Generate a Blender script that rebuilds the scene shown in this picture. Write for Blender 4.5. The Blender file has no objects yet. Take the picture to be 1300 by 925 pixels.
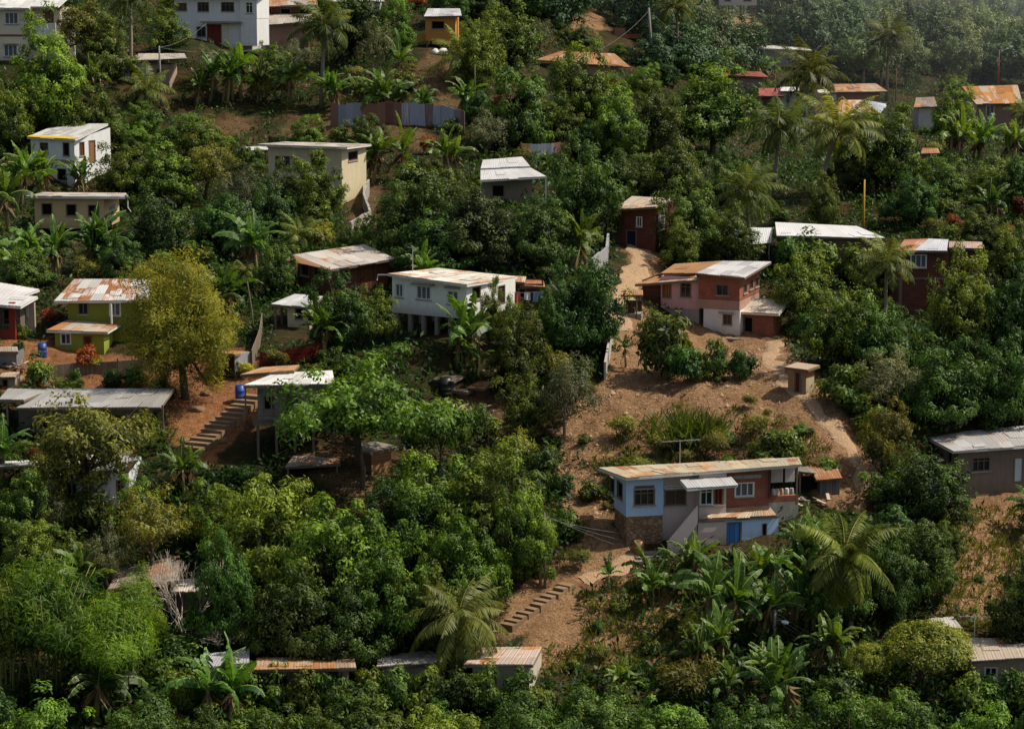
import bpy, math, random
import numpy as np
from mathutils import Vector

SC = bpy.context.scene
COL = SC.collection
R = math.radians
rng = np.random.default_rng(7)
random.seed(7)

# ---------------------------------------------------------------- camera
F = 3000.0; U0 = 650.0; V0 = 462.5; VH = -35.0
CAMZ = 50.0
TH = math.atan((V0 - VH) / F)
CT, ST = math.cos(TH), math.sin(TH)
CAM = np.array([0.0, 0.0, CAMZ])
cam = bpy.data.cameras.new('camera'); cam_o = bpy.data.objects.new('camera', cam)
COL.objects.link(cam_o); cam_o.location = (0, 0, CAMZ)
cam_o.rotation_euler = (math.pi / 2 - TH, 0, 0)
cam.sensor_fit = 'HORIZONTAL'; cam.sensor_width = 36.0; cam.lens = 36.0 * F / 1300.0
cam.clip_start = 1.0; cam.clip_end = 6000.0
SC.camera = cam_o

def ray(u, v):
    x = (u - U0) / F; y = -(v - V0) / F
    return np.array([x, CT + y * ST, -ST + y * CT])
def P(u, v, D): return CAM + D * ray(u, v)
def proj(p):
    d = np.asarray(p, float) - CAM
    depth = d[..., 1] * CT - d[..., 2] * ST
    up = d[..., 1] * ST + d[..., 2] * CT
    return U0 + F * d[..., 0] / depth, V0 - F * up / depth, depth

# ---------------------------------------------------------------- scale (pixels per metre) measured on the photo
SA = [(-200, 3.6), (-100, 5.5), (0, 9.9), (100, 11.4), (200, 13), (290, 15), (350, 17), (430, 18.5), (500, 19.3), (610, 20.3),
      (740, 22), (840, 23.2), (925, 24.4), (1100, 27), (1400, 34)]
SB = [(-200, 2.9), (-100, 3.75), (0, 5.0), (50, 6.3), (100, 8.3), (150, 10), (200, 12), (290, 15), (350, 17), (430, 18.5),
      (500, 19.3), (610, 20.3), (740, 22), (840, 23.2), (925, 24.4), (1100, 27), (1400, 34)]
def sc_of(u, v):
    a = np.interp(v, *zip(*SA)); b = np.interp(v, *zip(*SB))
    t = min(1, max(0, (u - 820) / 180.0))
    return a * (1 - t) + b * t

# ---------------------------------------------------------------- terrain : thin plate spline through measured ground points
ANCH = []
for v in (-200, -100, 0, 50, 100, 150, 200, 290, 350, 430, 500, 610, 740, 840, 925, 1100, 1400):
    for u in (-250, 100, 400, 650, 900, 1150, 1550):
        ANCH.append((u, v, F / sc_of(u, v)))
HOUSE_ANCH = []            # filled by the house table
TPS = {}
def tps_setup():
    pts = []
    keep = [a for a in ANCH if not any(math.hypot((a[0] - h[0]) * .55, a[1] - h[1]) < 62 for h in HOUSE_ANCH)]
    for (u, v, D) in keep + HOUSE_ANCH:
        p = P(u, v, D); pts.append((p[0] / p[1] * 3.0, math.log(p[1]) * 2.2, p[2]))
    pts = np.array(pts)
    X = pts[:, :2]; n = len(X)
    d2 = ((X[:, None] - X[None]) ** 2).sum(-1)
    K = np.where(d2 > 0, d2 * np.log(d2 + 1e-12) * 0.5, 0) + np.eye(n) * 0.0006
    Pm = np.hstack([np.ones((n, 1)), X])
    A = np.block([[K, Pm], [Pm.T, np.zeros((3, 3))]])
    sol = np.linalg.solve(A, np.concatenate([pts[:, 2], np.zeros(3)]))
    TPS['X'] = X; TPS['w'] = sol[:n]; TPS['a'] = sol[n:]
def bumps(x, y):
    return (0.16 * np.sin(x * .61 + 1.3 * np.sin(y * .23)) * np.sin(y * .53 + .9 * np.sin(x * .31))
            + 0.09 * np.sin(x * 1.7 + y * .6) * np.sin(y * 1.31 - x * .7 + 1)
            - 0.34 * np.clip(np.sin(x * 1.25 + 1.1 * np.sin(y * .33) + .5 * np.sin(y * .9)), 0, 1) ** 9 * np.clip((y - 136) / 6, 0, 1) * np.clip((182 - y) / 8, 0, 1) * np.clip((x - 1) / 3, 0, 1) * (.5 + .5 * np.sin(y * .21 + x * .13))
            + 0.045 * np.sin(x * 3.9 - y * 1.1 + 2) * np.sin(y * 3.3 + x * .8))
def ground(x, y):
    x = np.asarray(x, float); y = np.maximum(np.asarray(y, float), 5.0)
    a = np.clip(x / y, -.35, .35) * 3.0; b = np.log(np.clip(y, 70, 1100)) * 2.2
    X = TPS['X']
    d2 = (a[..., None] - X[:, 0]) ** 2 + (b[..., None] - X[:, 1]) ** 2
    z = (np.where(d2 > 0, d2 * np.log(d2 + 1e-12) * 0.5, 0) * TPS['w']).sum(-1) + TPS['a'][0] + TPS['a'][1] * a + TPS['a'][2] * b
    return z + bumps(x, y)
def hit(u, v):
    """point of the terrain seen at photo position (u, v)"""
    D = np.exp(np.linspace(math.log(75), math.log(1100), 240))
    p = CAM + D[:, None] * ray(u, v)
    below = p[:, 2] < ground(p[:, 0], p[:, 1])
    k = int(np.argmax(below)) if below.any() else len(D) - 1
    if k > 0 and below.any():
        lo, hi = D[k - 1], D[k]
        for _ in range(14):
            m = .5 * (lo + hi); q = CAM + m * ray(u, v)
            if q[2] < ground(q[0], q[1]): hi = m
            else: lo = m
        return CAM + hi * ray(u, v), hi
    return p[k], D[k]

# ---------------------------------------------------------------- object helpers
def tag(o, label=None, cat=None, group=None, kind=None):
    if label: o['label'] = label
    if cat: o['category'] = cat
    if group: o['group'] = group
    if kind: o['kind'] = kind
    return o
def empty(name, loc=(0, 0, 0), rz=0.0, label=None, cat=None, group=None):
    o = bpy.data.objects.new(name, None); COL.objects.link(o)
    o.location = tuple(float(c) for c in loc); o.rotation_euler = (0, 0, rz); o.empty_display_size = .3
    return tag(o, label, cat, group)
def link(name, me, parent=None):
    o = bpy.data.objects.new(name, me); COL.objects.link(o)
    if parent: o.parent = parent
    return o

class MB:
    """collects quads, boxes and tubes and links them as one mesh object"""
    def __init__(s): s.v = []; s.f = []; s.uv = []; s.m = []
    def face(s, pts, uv=None, m=0):
        b = len(s.v); s.v += [tuple(float(c) for c in p) for p in pts]
        s.f.append(tuple(range(b, b + len(pts))))
        s.uv += list(uv) if uv else [(p[0], p[2]) for p in pts]
        s.m.append(m)
    def box(s, x0, y0, z0, x1, y1, z1, m=0):
        if x1 < x0: x0, x1 = x1, x0
        if y1 < y0: y0, y1 = y1, y0
        if z1 < z0: z0, z1 = z1, z0
        q = lambda *p: s.face(p, [(a[0] + a[1], a[2]) if abs(p[0][2] - p[2][2]) > 1e-6 else (a[0], a[1]) for a in p], m)
        q((x0, y0, z0), (x1, y0, z0), (x1, y0, z1), (x0, y0, z1))
        q((x1, y1, z0), (x0, y1, z0), (x0, y1, z1), (x1, y1, z1))
        q((x0, y1, z0), (x0, y0, z0), (x0, y0, z1), (x0, y1, z1))
        q((x1, y0, z0), (x1, y1, z0), (x1, y1, z1), (x1, y0, z1))
        q((x0, y0, z1), (x1, y0, z1), (x1, y1, z1), (x0, y1, z1))
        q((x0, y1, z0), (x1, y1, z0), (x1, y0, z0), (x0, y0, z0))
    def bar(s, p, q, w, h, m=0):
        """box of width w, height h along p->q"""
        p = np.array(p, float); q = np.array(q, float); d = q - p; L = np.linalg.norm(d)
        if L < 1e-6: return
        d /= L; up = np.array([0, 0, 1.0]) if abs(d[2]) < .95 else np.array([0, 1.0, 0])
        sx = np.cross(d, up); sx /= np.linalg.norm(sx); sz = np.cross(sx, d)
        c = [p + a * sx * w / 2 + b * sz * h / 2 for a, b in ((-1, -1), (1, -1), (1, 1), (-1, 1))]
        e = [k + d * L for k in c]
        for i in range(4):
            j = (i + 1) % 4
            s.face((c[i], c[j], e[j], e[i]), [(0, 0), (w, 0), (w, L), (0, L)], m)
        s.face((c[3], c[2], c[1], c[0]), None, m); s.face((e[0], e[1], e[2], e[3]), None, m)
    def tube(s, pts, rad, n=6, m=0, cap=True):
        pts = [np.array(p, float) for p in pts]; rings = []; L = 0
        for i, p in enumerate(pts):
            a = pts[max(i - 1, 0)]; b = pts[min(i + 1, len(pts) - 1)]
            d = b - a; d /= (np.linalg.norm(d) + 1e-9)
            up = np.array([0, 0, 1.0]) if abs(d[2]) < .9 else np.array([1.0, 0, 0])
            x = np.cross(d, up); x /= np.linalg.norm(x); y = np.cross(d, x)
            r = rad[i] if hasattr(rad, '__len__') else rad
            b0 = len(s.v)
            for k in range(n):
                t = 2 * math.pi * k / n
                s.v.append(tuple(p + r * (math.cos(t) * x + math.sin(t) * y)))
            rings.append(b0)
        for i in range(len(rings) - 1):
            for k in range(n):
                j = (k + 1) % n
                s.f.append((rings[i] + k, rings[i + 1] + k, rings[i + 1] + j, rings[i] + j))
                s.uv += [(k / n, i), (k / n, i + 1), ((k + 1) / n, i + 1), ((k + 1) / n, i)]; s.m.append(m)
        if cap:
            for b0, fl in ((rings[0], False), (rings[-1], True)):
                idx = [b0 + k for k in range(n)]
                s.f.append(tuple(idx if not fl else idx[::-1])); s.uv += [(0, 0)] * n; s.m.append(m)
    def mesh(s, name, mats, smooth=False):
        me = bpy.data.meshes.new(name); me.from_pydata(s.v, [], s.f)
        for mt in (mats if isinstance(mats, (list, tuple)) else [mats]): me.materials.append(mt)
        uvl = me.uv_layers.new(name='UVMap')
        uvl.data.foreach_set('uv', np.array(s.uv, dtype=np.float32).ravel())
        me.polygons.foreach_set('material_index', np.array(s.m, dtype=np.int32))
        if smooth: me.polygons.foreach_set('use_smooth', np.ones(len(s.f), dtype=bool))
        me.update(); return me
    def build(s, name, mats, parent=None, smooth=False, loc=None):
        o = link(name, s.mesh(name, mats, smooth), parent)
        if loc is not None: o.location = tuple(float(c) for c in loc)
        return o

# ---------------------------------------------------------------- materials
class NT:
    def __init__(s, name):
        s.mat = bpy.data.materials.new(name); s.mat.use_nodes = True
        s.t = s.mat.node_tree; s.t.nodes.clear()
        s.out = s.t.nodes.new('ShaderNodeOutputMaterial')
    def n(s, typ, **kw):
        o = s.t.nodes.new('ShaderNode' + typ)
        for k, v in kw.items():
            if k.startswith('i_'):
                key = k[2:]; key = int(key) if key.isdigit() else key.replace('_', ' ')
                s.set(o.inputs[key], v)
            else: setattr(o, k, v)
        return o
    def set(s, inp, v):
        if isinstance(v, bpy.types.NodeSocket): s.t.links.new(v, inp)
        elif isinstance(v, (tuple, list)) and len(v) == 3 and inp.type == 'RGBA': inp.default_value = (*v, 1)
        else: inp.default_value = v
    def math(s, op, a, b=0.0, clamp=False):
        o = s.n('Math', operation=op, use_clamp=clamp); s.set(o.inputs[0], a); s.set(o.inputs[1], b); return o.outputs[0]
    def mix(s, f, a, b):
        o = s.n('Mix', data_type='RGBA'); s.set(o.inputs[0], f); s.set(o.inputs[6], a); s.set(o.inputs[7], b); return o.outputs[2]
    def noise(s, vec, scale, detail=3.0, rough=.6):
        o = s.n('TexNoise'); s.set(o.inputs['Vector'], vec); o.inputs['Scale'].default_value = scale
        o.inputs['Detail'].default_value = detail; o.inputs['Roughness'].default_value = rough; return o.outputs['Fac']
    def ramp(s, f, lo, hi):
        o = s.n('MapRange', clamp=True); s.set(o.inputs[0], f); s.set(o.inputs[1], lo); s.set(o.inputs[2], hi); return o.outputs[0]
    def scale(s, vec, xyz):
        o = s.n('Mapping'); s.set(o.inputs['Vector'], vec); o.inputs['Scale'].default_value = xyz; return o.outputs[0]
    def bsdf(s, col, rough=.7, spec=.3, metal=0.0, bump=None, bd=.02):
        p = s.n('BsdfPrincipled'); s.set(p.inputs['Base Color'], col); s.set(p.inputs['Roughness'], rough)
        p.inputs['Specular IOR Level'].default_value = spec; s.set(p.inputs['Metallic'], metal)
        if bump is not None:
            b = s.n('Bump'); s.set(b.inputs['Height'], bump); b.inputs['Distance'].default_value = bd; b.inputs['Strength'].default_value = .8
            s.t.links.new(b.outputs[0], p.inputs['Normal'])
        s.t.links.new(p.outputs[0], s.out.inputs[0]); return p
    def uv(s): return s.n('UVMap').outputs[0]
    def obj(s): return s.n('TexCoord').outputs['Object']

_mc = {}
def paint(rgb, grime=.35, rough=.75):
    key = ('p', rgb, grime)
    if key in _mc: return _mc[key]
    t = NT('painted_wall'); c = t.obj()
    n1 = t.noise(c, 1.3, 4); n2 = t.noise(t.scale(c, (3.5, 3.5, .35)), 1.6, 4); n3 = t.noise(c, 14, 2)
    n5 = t.noise(c, 4.5, 4, .7); f = t.math('MULTIPLY', t.ramp(t.math('ADD', t.math('MULTIPLY', n1, .45), t.math('ADD', t.math('MULTIPLY', n2, .5), t.math('MULTIPLY', n5, .25))), .5, .82), min(.85, grime * 1.7))
    dirty = tuple(a * .42 + b * .08 for a, b in zip(rgb, (.5, .36, .22)))
    col = t.mix(f, rgb, dirty)
    sz = t.n('SeparateXYZ'); t.set(sz.inputs[0], c); col = t.mix(t.math('MULTIPLY', t.ramp(t.math('ADD', sz.outputs[2], t.math('MULTIPLY', n5, -.9)), .35, -.35), .6), col, tuple(a * .35 + b * .12 for a, b in zip(rgb, (.5, .33, .18))))
    col = t.mix(t.math('MULTIPLY', n3, .18), col, tuple(a * .65 for a in rgb))
    t.bsdf(col, rough, .25, bump=n3, bd=.006); _mc[key] = t.mat; return t.mat
def planks(rgb, w=.16, horiz=False, dark=.5):
    key = ('k', rgb, w, horiz)
    if key in _mc: return _mc[key]
    t = NT('board_wall'); sx = t.n('SeparateXYZ'); t.set(sx.inputs[0], t.uv())
    a = sx.outputs[1 if horiz else 0]
    cell = t.math('FLOOR', t.math('DIVIDE', a, w)); fr = t.math('FRACT', t.math('DIVIDE', a, w))
    wn = t.n('TexWhiteNoise', noise_dimensions='1D'); t.set(wn.inputs['W'], cell)
    g = t.noise(t.scale(t.uv(), (2, 14, 1) if horiz else (14, 2, 1)), 1.0, 3)
    col = t.mix(t.math('ADD', t.math('MULTIPLY', wn.outputs[0], .6), t.math('MULTIPLY', g, .4)), tuple(c * dark for c in rgb), rgb)
    gap = t.math('LESS_THAN', fr, .09)
    col = t.mix(gap, col, tuple(c * .2 for c in rgb))
    t.bsdf(col, .85, .15, bump=t.math('SUBTRACT', 1.0, gap), bd=.015); _mc[key] = t.mat; return t.mat
def brick(c1, c2, mortar, size=.4):
    key = ('b', c1, size)
    if key in _mc: return _mc[key]
    t = NT('clay_block_wall'); b = t.n('TexBrick', offset=.5)
    t.set(b.inputs['Vector'], t.uv()); t.set(b.inputs['Color1'], c1); t.set(b.inputs['Color2'], c2); t.set(b.inputs['Mortar'], mortar)
    b.inputs['Scale'].default_value = 1.0; b.inputs['Brick Width'].default_value = size; b.inputs['Row Height'].default_value = size * .5
    b.inputs['Mortar Size'].default_value = .018; b.inputs['Bias'].default_value = -.1
    n = t.noise(t.obj(), 1.5, 4)
    col = t.mix(t.math('MULTIPLY', t.ramp(n, .4, .75), .5), b.outputs['Color'], tuple(c * .5 for c in c1))
    t.bsdf(col, .9, .1, bump=t.math('SUBTRACT', 1.0, b.outputs['Fac']), bd=.01); _mc[key] = t.mat; return t.mat
def stone(c1, c2):
    key = ('s', c1)
    if key in _mc: return _mc[key]
    t = NT('rubble_stone'); v = t.n('TexVoronoi', feature='F1'); t.set(v.inputs['Vector'], t.obj()); v.inputs['Scale'].default_value = 3.2
    ed = t.n('TexVoronoi', feature='DISTANCE_TO_EDGE'); t.set(ed.inputs['Vector'], t.obj()); ed.inputs['Scale'].default_value = 3.2
    sp = t.n('SeparateColor'); t.set(sp.inputs[0], v.outputs['Color'])
    col = t.mix(sp.outputs[0], c1, c2); col = t.mix(t.ramp(ed.outputs['Distance'], .0, .08), (.12, .09, .07), col)
    t.bsdf(col, .9, .1, bump=t.ramp(ed.outputs['Distance'], 0, .15), bd=.05); _mc[key] = t.mat; return t.mat
SILVER = (.42, .42, .43)
def sheet(base=SILVER, rust=.4, seed=0, rcol=((.30, .11, .035), (.50, .25, .09)), var=.25, sw=.85, sl=2.3, worn=(.5, .42, .3), cw=.34):
    """corrugated roofing sheets with rust; UV in metres"""
    key = ('r', base, rust, seed, rcol, cw)
    if key in _mc: return _mc[key]
    t = NT('corrugated_sheet'); sx = t.n('SeparateXYZ'); t.set(sx.inputs[0], t.uv()); a, b = sx.outputs[0], sx.outputs[1]
    ca = t.math('FLOOR', t.math('DIVIDE', a, sw))
    off = t.n('TexWhiteNoise', noise_dimensions='1D'); t.set(off.inputs['W'], t.math('ADD', ca, seed * 3.1))
    cb = t.math('FLOOR', t.math('ADD', t.math('DIVIDE', b, sl), t.math('MULTIPLY', off.outputs[0], .6)))
    cv = t.n('CombineXYZ'); t.set(cv.inputs[0], ca); t.set(cv.inputs[1], cb); cv.inputs[2].default_value = seed * 7.7
    wn = t.n('TexWhiteNoise', noise_dimensions='3D'); t.set(wn.inputs['Vector'], cv.outputs[0])
    sp = t.n('SeparateColor'); t.set(sp.inputs[0], wn.outputs['Color'])
    off3 = t.n('VectorMath', operation='ADD'); t.set(off3.inputs[0], t.uv()); off3.inputs[1].default_value = (seed * 13.1, seed * 5.3, 0)
    uvs = off3.outputs[0]
    streak = t.noise(t.scale(uvs, (5.0, .55, 1)), 1.0, 5, .65); blot = t.noise(uvs, .7, 4)
    fine = t.noise(t.scale(uvs, (1, .3, 1)), 22, 2)
    fr = t.math('FRACT', t.math('DIVIDE', a, sw))
    edge = t.ramp(t.math('ABSOLUTE', t.math('SUBTRACT', fr, .5)), .36, .5)
    val = t.math('ADD', t.math('ADD', t.math('MULTIPLY', sp.outputs[0], cw), t.math('MULTIPLY', streak, .62)), t.math('ADD', t.math('MULTIPLY', blot, .45 + (.62 - cw)), t.math('MULTIPLY', edge, .1)))
    thr = 1.32 - rust * .78
    m = t.ramp(val, thr - .07, thr + .11)
    lo = tuple(c * (1 - var) for c in base); hi = tuple(min(1, c * (1 + var)) for c in base)
    silver = t.mix(sp.outputs[1], lo, hi)
    silver = t.mix(t.math('MULTIPLY', t.ramp(streak, .4, .8), .5), silver, worn)
    rustc = t.mix(t.ramp(t.math('ADD', t.math('MULTIPLY', sp.outputs[2], .6), t.math('MULTIPLY', fine, .5)), .25, .85), rcol[0], rcol[1])
    col = t.mix(m, silver, rustc)
    col = t.mix(t.math('MULTIPLY', fine, .25), col, (.1, .075, .05))
    w = t.math('SINE', t.math('MULTIPLY', a, 2 * math.pi / .15))
    rough = t.math('ADD', t.math('MULTIPLY', m, .3), .5)
    t.bsdf(col, rough, .35, t.math('MULTIPLY', t.math('SUBTRACT', 1.0, m), .25), bump=w, bd=.006)
    _mc[key] = t.mat; return t.mat
def plain(name, rgb, rough=.7, spec=.3, metal=0.0, var=.25, sc=4.0):
    key = ('q', name, rgb)
    if key in _mc: return _mc[key]
    t = NT(name); n = t.noise(t.obj(), sc, 4)
    t.bsdf(t.mix(n, tuple(c * (1 - var) for c in rgb), tuple(min(1, c * (1 + var)) for c in rgb)), rough, spec, metal); _mc[key] = t.mat; return t.mat

GLASS = plain('window_glass', (.018, .022, .03), .12, .5)
VOID = plain('dark_interior', (.012, .010, .009), .9, .05)  # near-black colour stands in for shade inside openings and under floors
WHITE = paint((.72, .71, .68), .25)
WOODD = planks((.10, .06, .035), .14)
WOODG = planks((.26, .21, .16), .15)
CONC = paint((.36, .33, .29), .6)
POSTW = plain('weathered_post', (.17, .13, .10), .9, .1)
TIN = sheet((.35, .35, .36), .3, 77)

def leafmat(name, dark, light, hue=.0, trans=.28, tr_col=None, rough=.5, spec=.25):
    t = NT(name)
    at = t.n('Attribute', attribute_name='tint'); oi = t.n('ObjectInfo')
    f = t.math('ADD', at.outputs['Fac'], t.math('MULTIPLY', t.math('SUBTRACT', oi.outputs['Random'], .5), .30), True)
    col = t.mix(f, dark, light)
    hs = t.n('HueSaturation'); t.set(hs.inputs['Color'], col)
    t.set(hs.inputs['Hue'], t.math('ADD', .5 + hue, t.math('MULTIPLY', t.math('SUBTRACT', t.math('FRACT', t.math('MULTIPLY', oi.outputs['Random'], 7.31)), .5), .045)))
    t.set(hs.inputs['Value'], t.math('ADD', .70, t.math('MULTIPLY', t.math('FRACT', t.math('MULTIPLY', oi.outputs['Random'], 3.77)), .62)))
    p = t.n('BsdfPrincipled'); t.set(p.inputs['Base Color'], hs.outputs[0]); p.inputs['Roughness'].default_value = rough
    p.inputs['Specular IOR Level'].default_value = spec
    tl = t.n('BsdfTranslucent')
    tcm = t.n('Mix', data_type='RGBA', blend_type='MULTIPLY'); tcm.inputs[0].default_value = 1.0
    t.set(tcm.inputs[6], hs.outputs[0]); t.set(tcm.inputs[7], tr_col or (1.9, 1.7, .55)); t.set(tl.inputs['Color'], tcm.outputs[2])
    mx = t.n('MixShader'); mx.inputs[0].default_value = trans
    t.t.links.new(p.outputs[0], mx.inputs[1]); t.t.links.new(tl.outputs[0], mx.inputs[2]); t.t.links.new(mx.outputs[0], t.out.inputs[0])
    return t.mat
# ================================================================ plants
def unit(a): return a / (np.linalg.norm(a, axis=-1, keepdims=True) + 1e-9)
def rdir(n): return unit(rng.normal(size=(n, 3)))

class Leaves:
    """many kite shaped leaves gathered into one mesh with a per-leaf tint"""
    def __init__(s): s.q = []; s.t = []
    def add(s, base, d, nrm, length, width, tint, bend=.25):
        n = len(base); d = unit(d); side = unit(np.cross(d, nrm)); nn = np.cross(side, d)
        L = np.broadcast_to(np.asarray(length, float).reshape(-1, 1), (n, 1)); W = np.broadcast_to(np.asarray(width, float).reshape(-1, 1), (n, 1))
        mid = base + d * L * .45
        q = np.stack([base, mid + side * W * .5 - nn * W * .12, base + d * L - nn * L * bend, mid - side * W * .5 - nn * W * .12], 1)
        s.q.append(q); s.t.append(np.clip(np.broadcast_to(tint, (n,)), 0, 1))
    def mesh(s, name, mat):
        q = np.concatenate(s.q).astype(np.float32); t = np.concatenate(s.t).astype(np.float32); n = len(q)
        me = bpy.data.meshes.new(name)
        me.vertices.add(n * 4); me.vertices.foreach_set('co', q.reshape(-1))
        me.loops.add(n * 4); me.loops.foreach_set('vertex_index', np.arange(n * 4, dtype=np.int32))
        me.polygons.add(n); me.polygons.foreach_set('loop_start', np.arange(0, n * 4, 4, dtype=np.int32))
        a = me.attributes.new('tint', 'FLOAT', 'FACE'); a.data.foreach_set('value', t)
        me.materials.append(mat); me.update(calc_edges=True); me.validate(); return me

def clumpy(lv, W, H, z0, nclump, per, leaf, crad, tint0=.35, flat=1.0, droop=.3, lump=.28, top=.25, shell=.62, spread=1.0, upright=0.0, taper=0.0, low=.5, core=0.0):
    """crown of leaf clumps: width W, from z0 to H"""
    c = np.array([0, 0, z0 + (H - z0) * low]); ax = np.array([W / 2, W / 2, (H - z0) / 2])
    ph = rng.uniform(0, 6.28, 6)
    d = rdir(nclump); d[:, 2] = d[:, 2] * (1 - top) + top * np.abs(d[:, 2]); d = unit(d)
    az = np.arctan2(d[:, 1], d[:, 0])
    lum = 1 + lump * (np.sin(az * 3 + ph[0] + d[:, 2] * 2) * .5 + np.sin(az * 5 + ph[1] - d[:, 2] * 3) * .3 + np.sin(d[:, 2] * 6 + ph[2] + az) * .4) - lump * .4
    r = (shell + (1 - shell) * rng.random(nclump) ** .6) * lum
    axz = np.where(d[:, 2] > 0, (H - z0) * (1 - low), (H - z0) * low); AX = np.stack([np.full(nclump, W / 2), np.full(nclump, W / 2), axz], 1)
    cc = c + d * r[:, None] * (AX - crad * .5)
    if taper: cc[:, :2] *= (1 - taper * np.clip((cc[:, 2:3] - z0) / (H - z0), 0, 1))
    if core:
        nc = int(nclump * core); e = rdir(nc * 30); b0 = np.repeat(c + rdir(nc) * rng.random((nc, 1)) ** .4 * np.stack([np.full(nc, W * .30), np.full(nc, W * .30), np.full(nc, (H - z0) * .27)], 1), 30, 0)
        lv.add(b0 + e * crad * rng.random((nc * 30, 1)), rdir(nc * 30), rdir(nc * 30), leaf[0] * 1.3, leaf[1] * 1.3, .02)  # core leaves take the darkest tint: inner crown shade put into their colour
    for k in range(nclump):
        n = int(per * rng.uniform(.7, 1.35)); cr = crad * rng.uniform(.6, 1.3)
        e = rdir(n); e[:, 2] = e[:, 2] * .7 + .25
        e = unit(e); pos = cc[k] + e * (cr * (rng.random((n, 1)) ** .35)) * np.array([1, 1, flat])
        out = unit(e * spread + d[k] * .5 + np.array([0, 0, .25 + upright]))
        tang = unit(np.cross(out, rdir(n)))
        ld = unit(tang * .85 + out * .32 + np.array([0, 0, -droop * .6 + upright]) + rdir(n) * .25)
        nn = unit(out + rdir(n) * .30)
        ct = tint0 + rng.normal() * .20 + .24 * (e[:, 2] - .25) + .10 * d[k][2] + rng.normal(size=n) * .08  # tops of clumps and crown tinted lighter, undersides darker, as if lit from above
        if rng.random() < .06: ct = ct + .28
        lv.add(pos, ld, nn, leaf[0] * rng.uniform(.7, 1.3, n), leaf[1] * rng.uniform(.75, 1.25, n), ct)
    return cc

BARK = plain('bark', (.095, .075, .055), .95, .1, sc=6)
BARKL = plain('pale_bark', (.24, .20, .16), .95, .1, sc=6)
def trunk_mesh(H, z0, W, r=.2, limbs=6, lean=.3, mat=None, rise=.75, cc=None, name='trunk', twig=0):
    m = MB(); top = np.array([rng.normal() * lean, rng.normal() * lean, z0 + (H - z0) * .3])
    m.tube([(0, 0, -1.2), (rng.normal() * .08, rng.normal() * .08, z0 * .5), top], [r * 1.35, r, r * .7], 7)
    fork = np.array([top[0] * .7, top[1] * .7, z0 * .75])
    for k in range(limbs):
        a = 2 * math.pi * k / limbs + rng.uniform(-.4, .4)
        if cc is not None: e = cc[rng.integers(len(cc))] * np.array([.85, .85, .95])
        else: e = np.array([math.cos(a) * W * .36, math.sin(a) * W * .36, z0 + (H - z0) * rng.uniform(.4, rise)])
        s = fork + (top - fork) * rng.random()
        mid = s * .5 + e * .5 + np.array([0, 0, rng.uniform(-.1, .12) * W * .4]) + rng.normal(size=3) * W * .03
        m.tube([s, mid, e], [r * .55, r * .35, r * .12], 5, cap=False)
        for j in range(twig):
            s2 = mid + (e - mid) * rng.random(); e2 = e + rng.normal(size=3) * np.array([W * .13, W * .13, W * .1])
            m.tube([s2, s2 * .5 + e2 * .5 + np.array([0, 0, .1 * W * .2]), e2], [r * .22, r * .14, r * .05], 4, cap=False)
    return m.mesh(name, mat or BARK, True)

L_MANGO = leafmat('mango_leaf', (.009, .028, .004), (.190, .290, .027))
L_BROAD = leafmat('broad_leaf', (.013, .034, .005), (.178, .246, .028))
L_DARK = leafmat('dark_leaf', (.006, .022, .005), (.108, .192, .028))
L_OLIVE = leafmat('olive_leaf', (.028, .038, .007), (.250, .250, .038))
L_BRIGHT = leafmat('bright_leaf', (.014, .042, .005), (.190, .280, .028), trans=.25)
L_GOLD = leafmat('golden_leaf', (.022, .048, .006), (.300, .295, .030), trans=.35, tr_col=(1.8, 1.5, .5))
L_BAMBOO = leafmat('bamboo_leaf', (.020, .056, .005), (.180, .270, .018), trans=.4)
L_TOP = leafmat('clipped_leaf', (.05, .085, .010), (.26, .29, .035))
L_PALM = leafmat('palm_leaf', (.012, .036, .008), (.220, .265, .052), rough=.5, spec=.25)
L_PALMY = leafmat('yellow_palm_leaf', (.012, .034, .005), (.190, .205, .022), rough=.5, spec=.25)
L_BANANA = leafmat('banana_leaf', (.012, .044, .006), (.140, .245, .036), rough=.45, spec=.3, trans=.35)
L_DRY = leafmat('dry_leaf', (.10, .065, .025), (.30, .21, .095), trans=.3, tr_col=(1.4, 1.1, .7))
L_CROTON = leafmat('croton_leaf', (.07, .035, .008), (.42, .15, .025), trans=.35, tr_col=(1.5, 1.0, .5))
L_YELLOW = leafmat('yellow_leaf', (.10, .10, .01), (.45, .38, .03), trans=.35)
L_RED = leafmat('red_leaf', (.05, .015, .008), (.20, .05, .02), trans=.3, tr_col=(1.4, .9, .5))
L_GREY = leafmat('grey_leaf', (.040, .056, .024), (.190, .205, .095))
L_HAZE = leafmat('far_leaf', (.034, .070, .032), (.115, .175, .066), trans=.15)  # distance haze is put into these leaf colours, paler than near foliage
L_HAZEY = leafmat('far_pale_leaf', (.10, .145, .06), (.20, .255, .095), trans=.15)  # palest far leaves, haze mixed into the base colour

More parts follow.
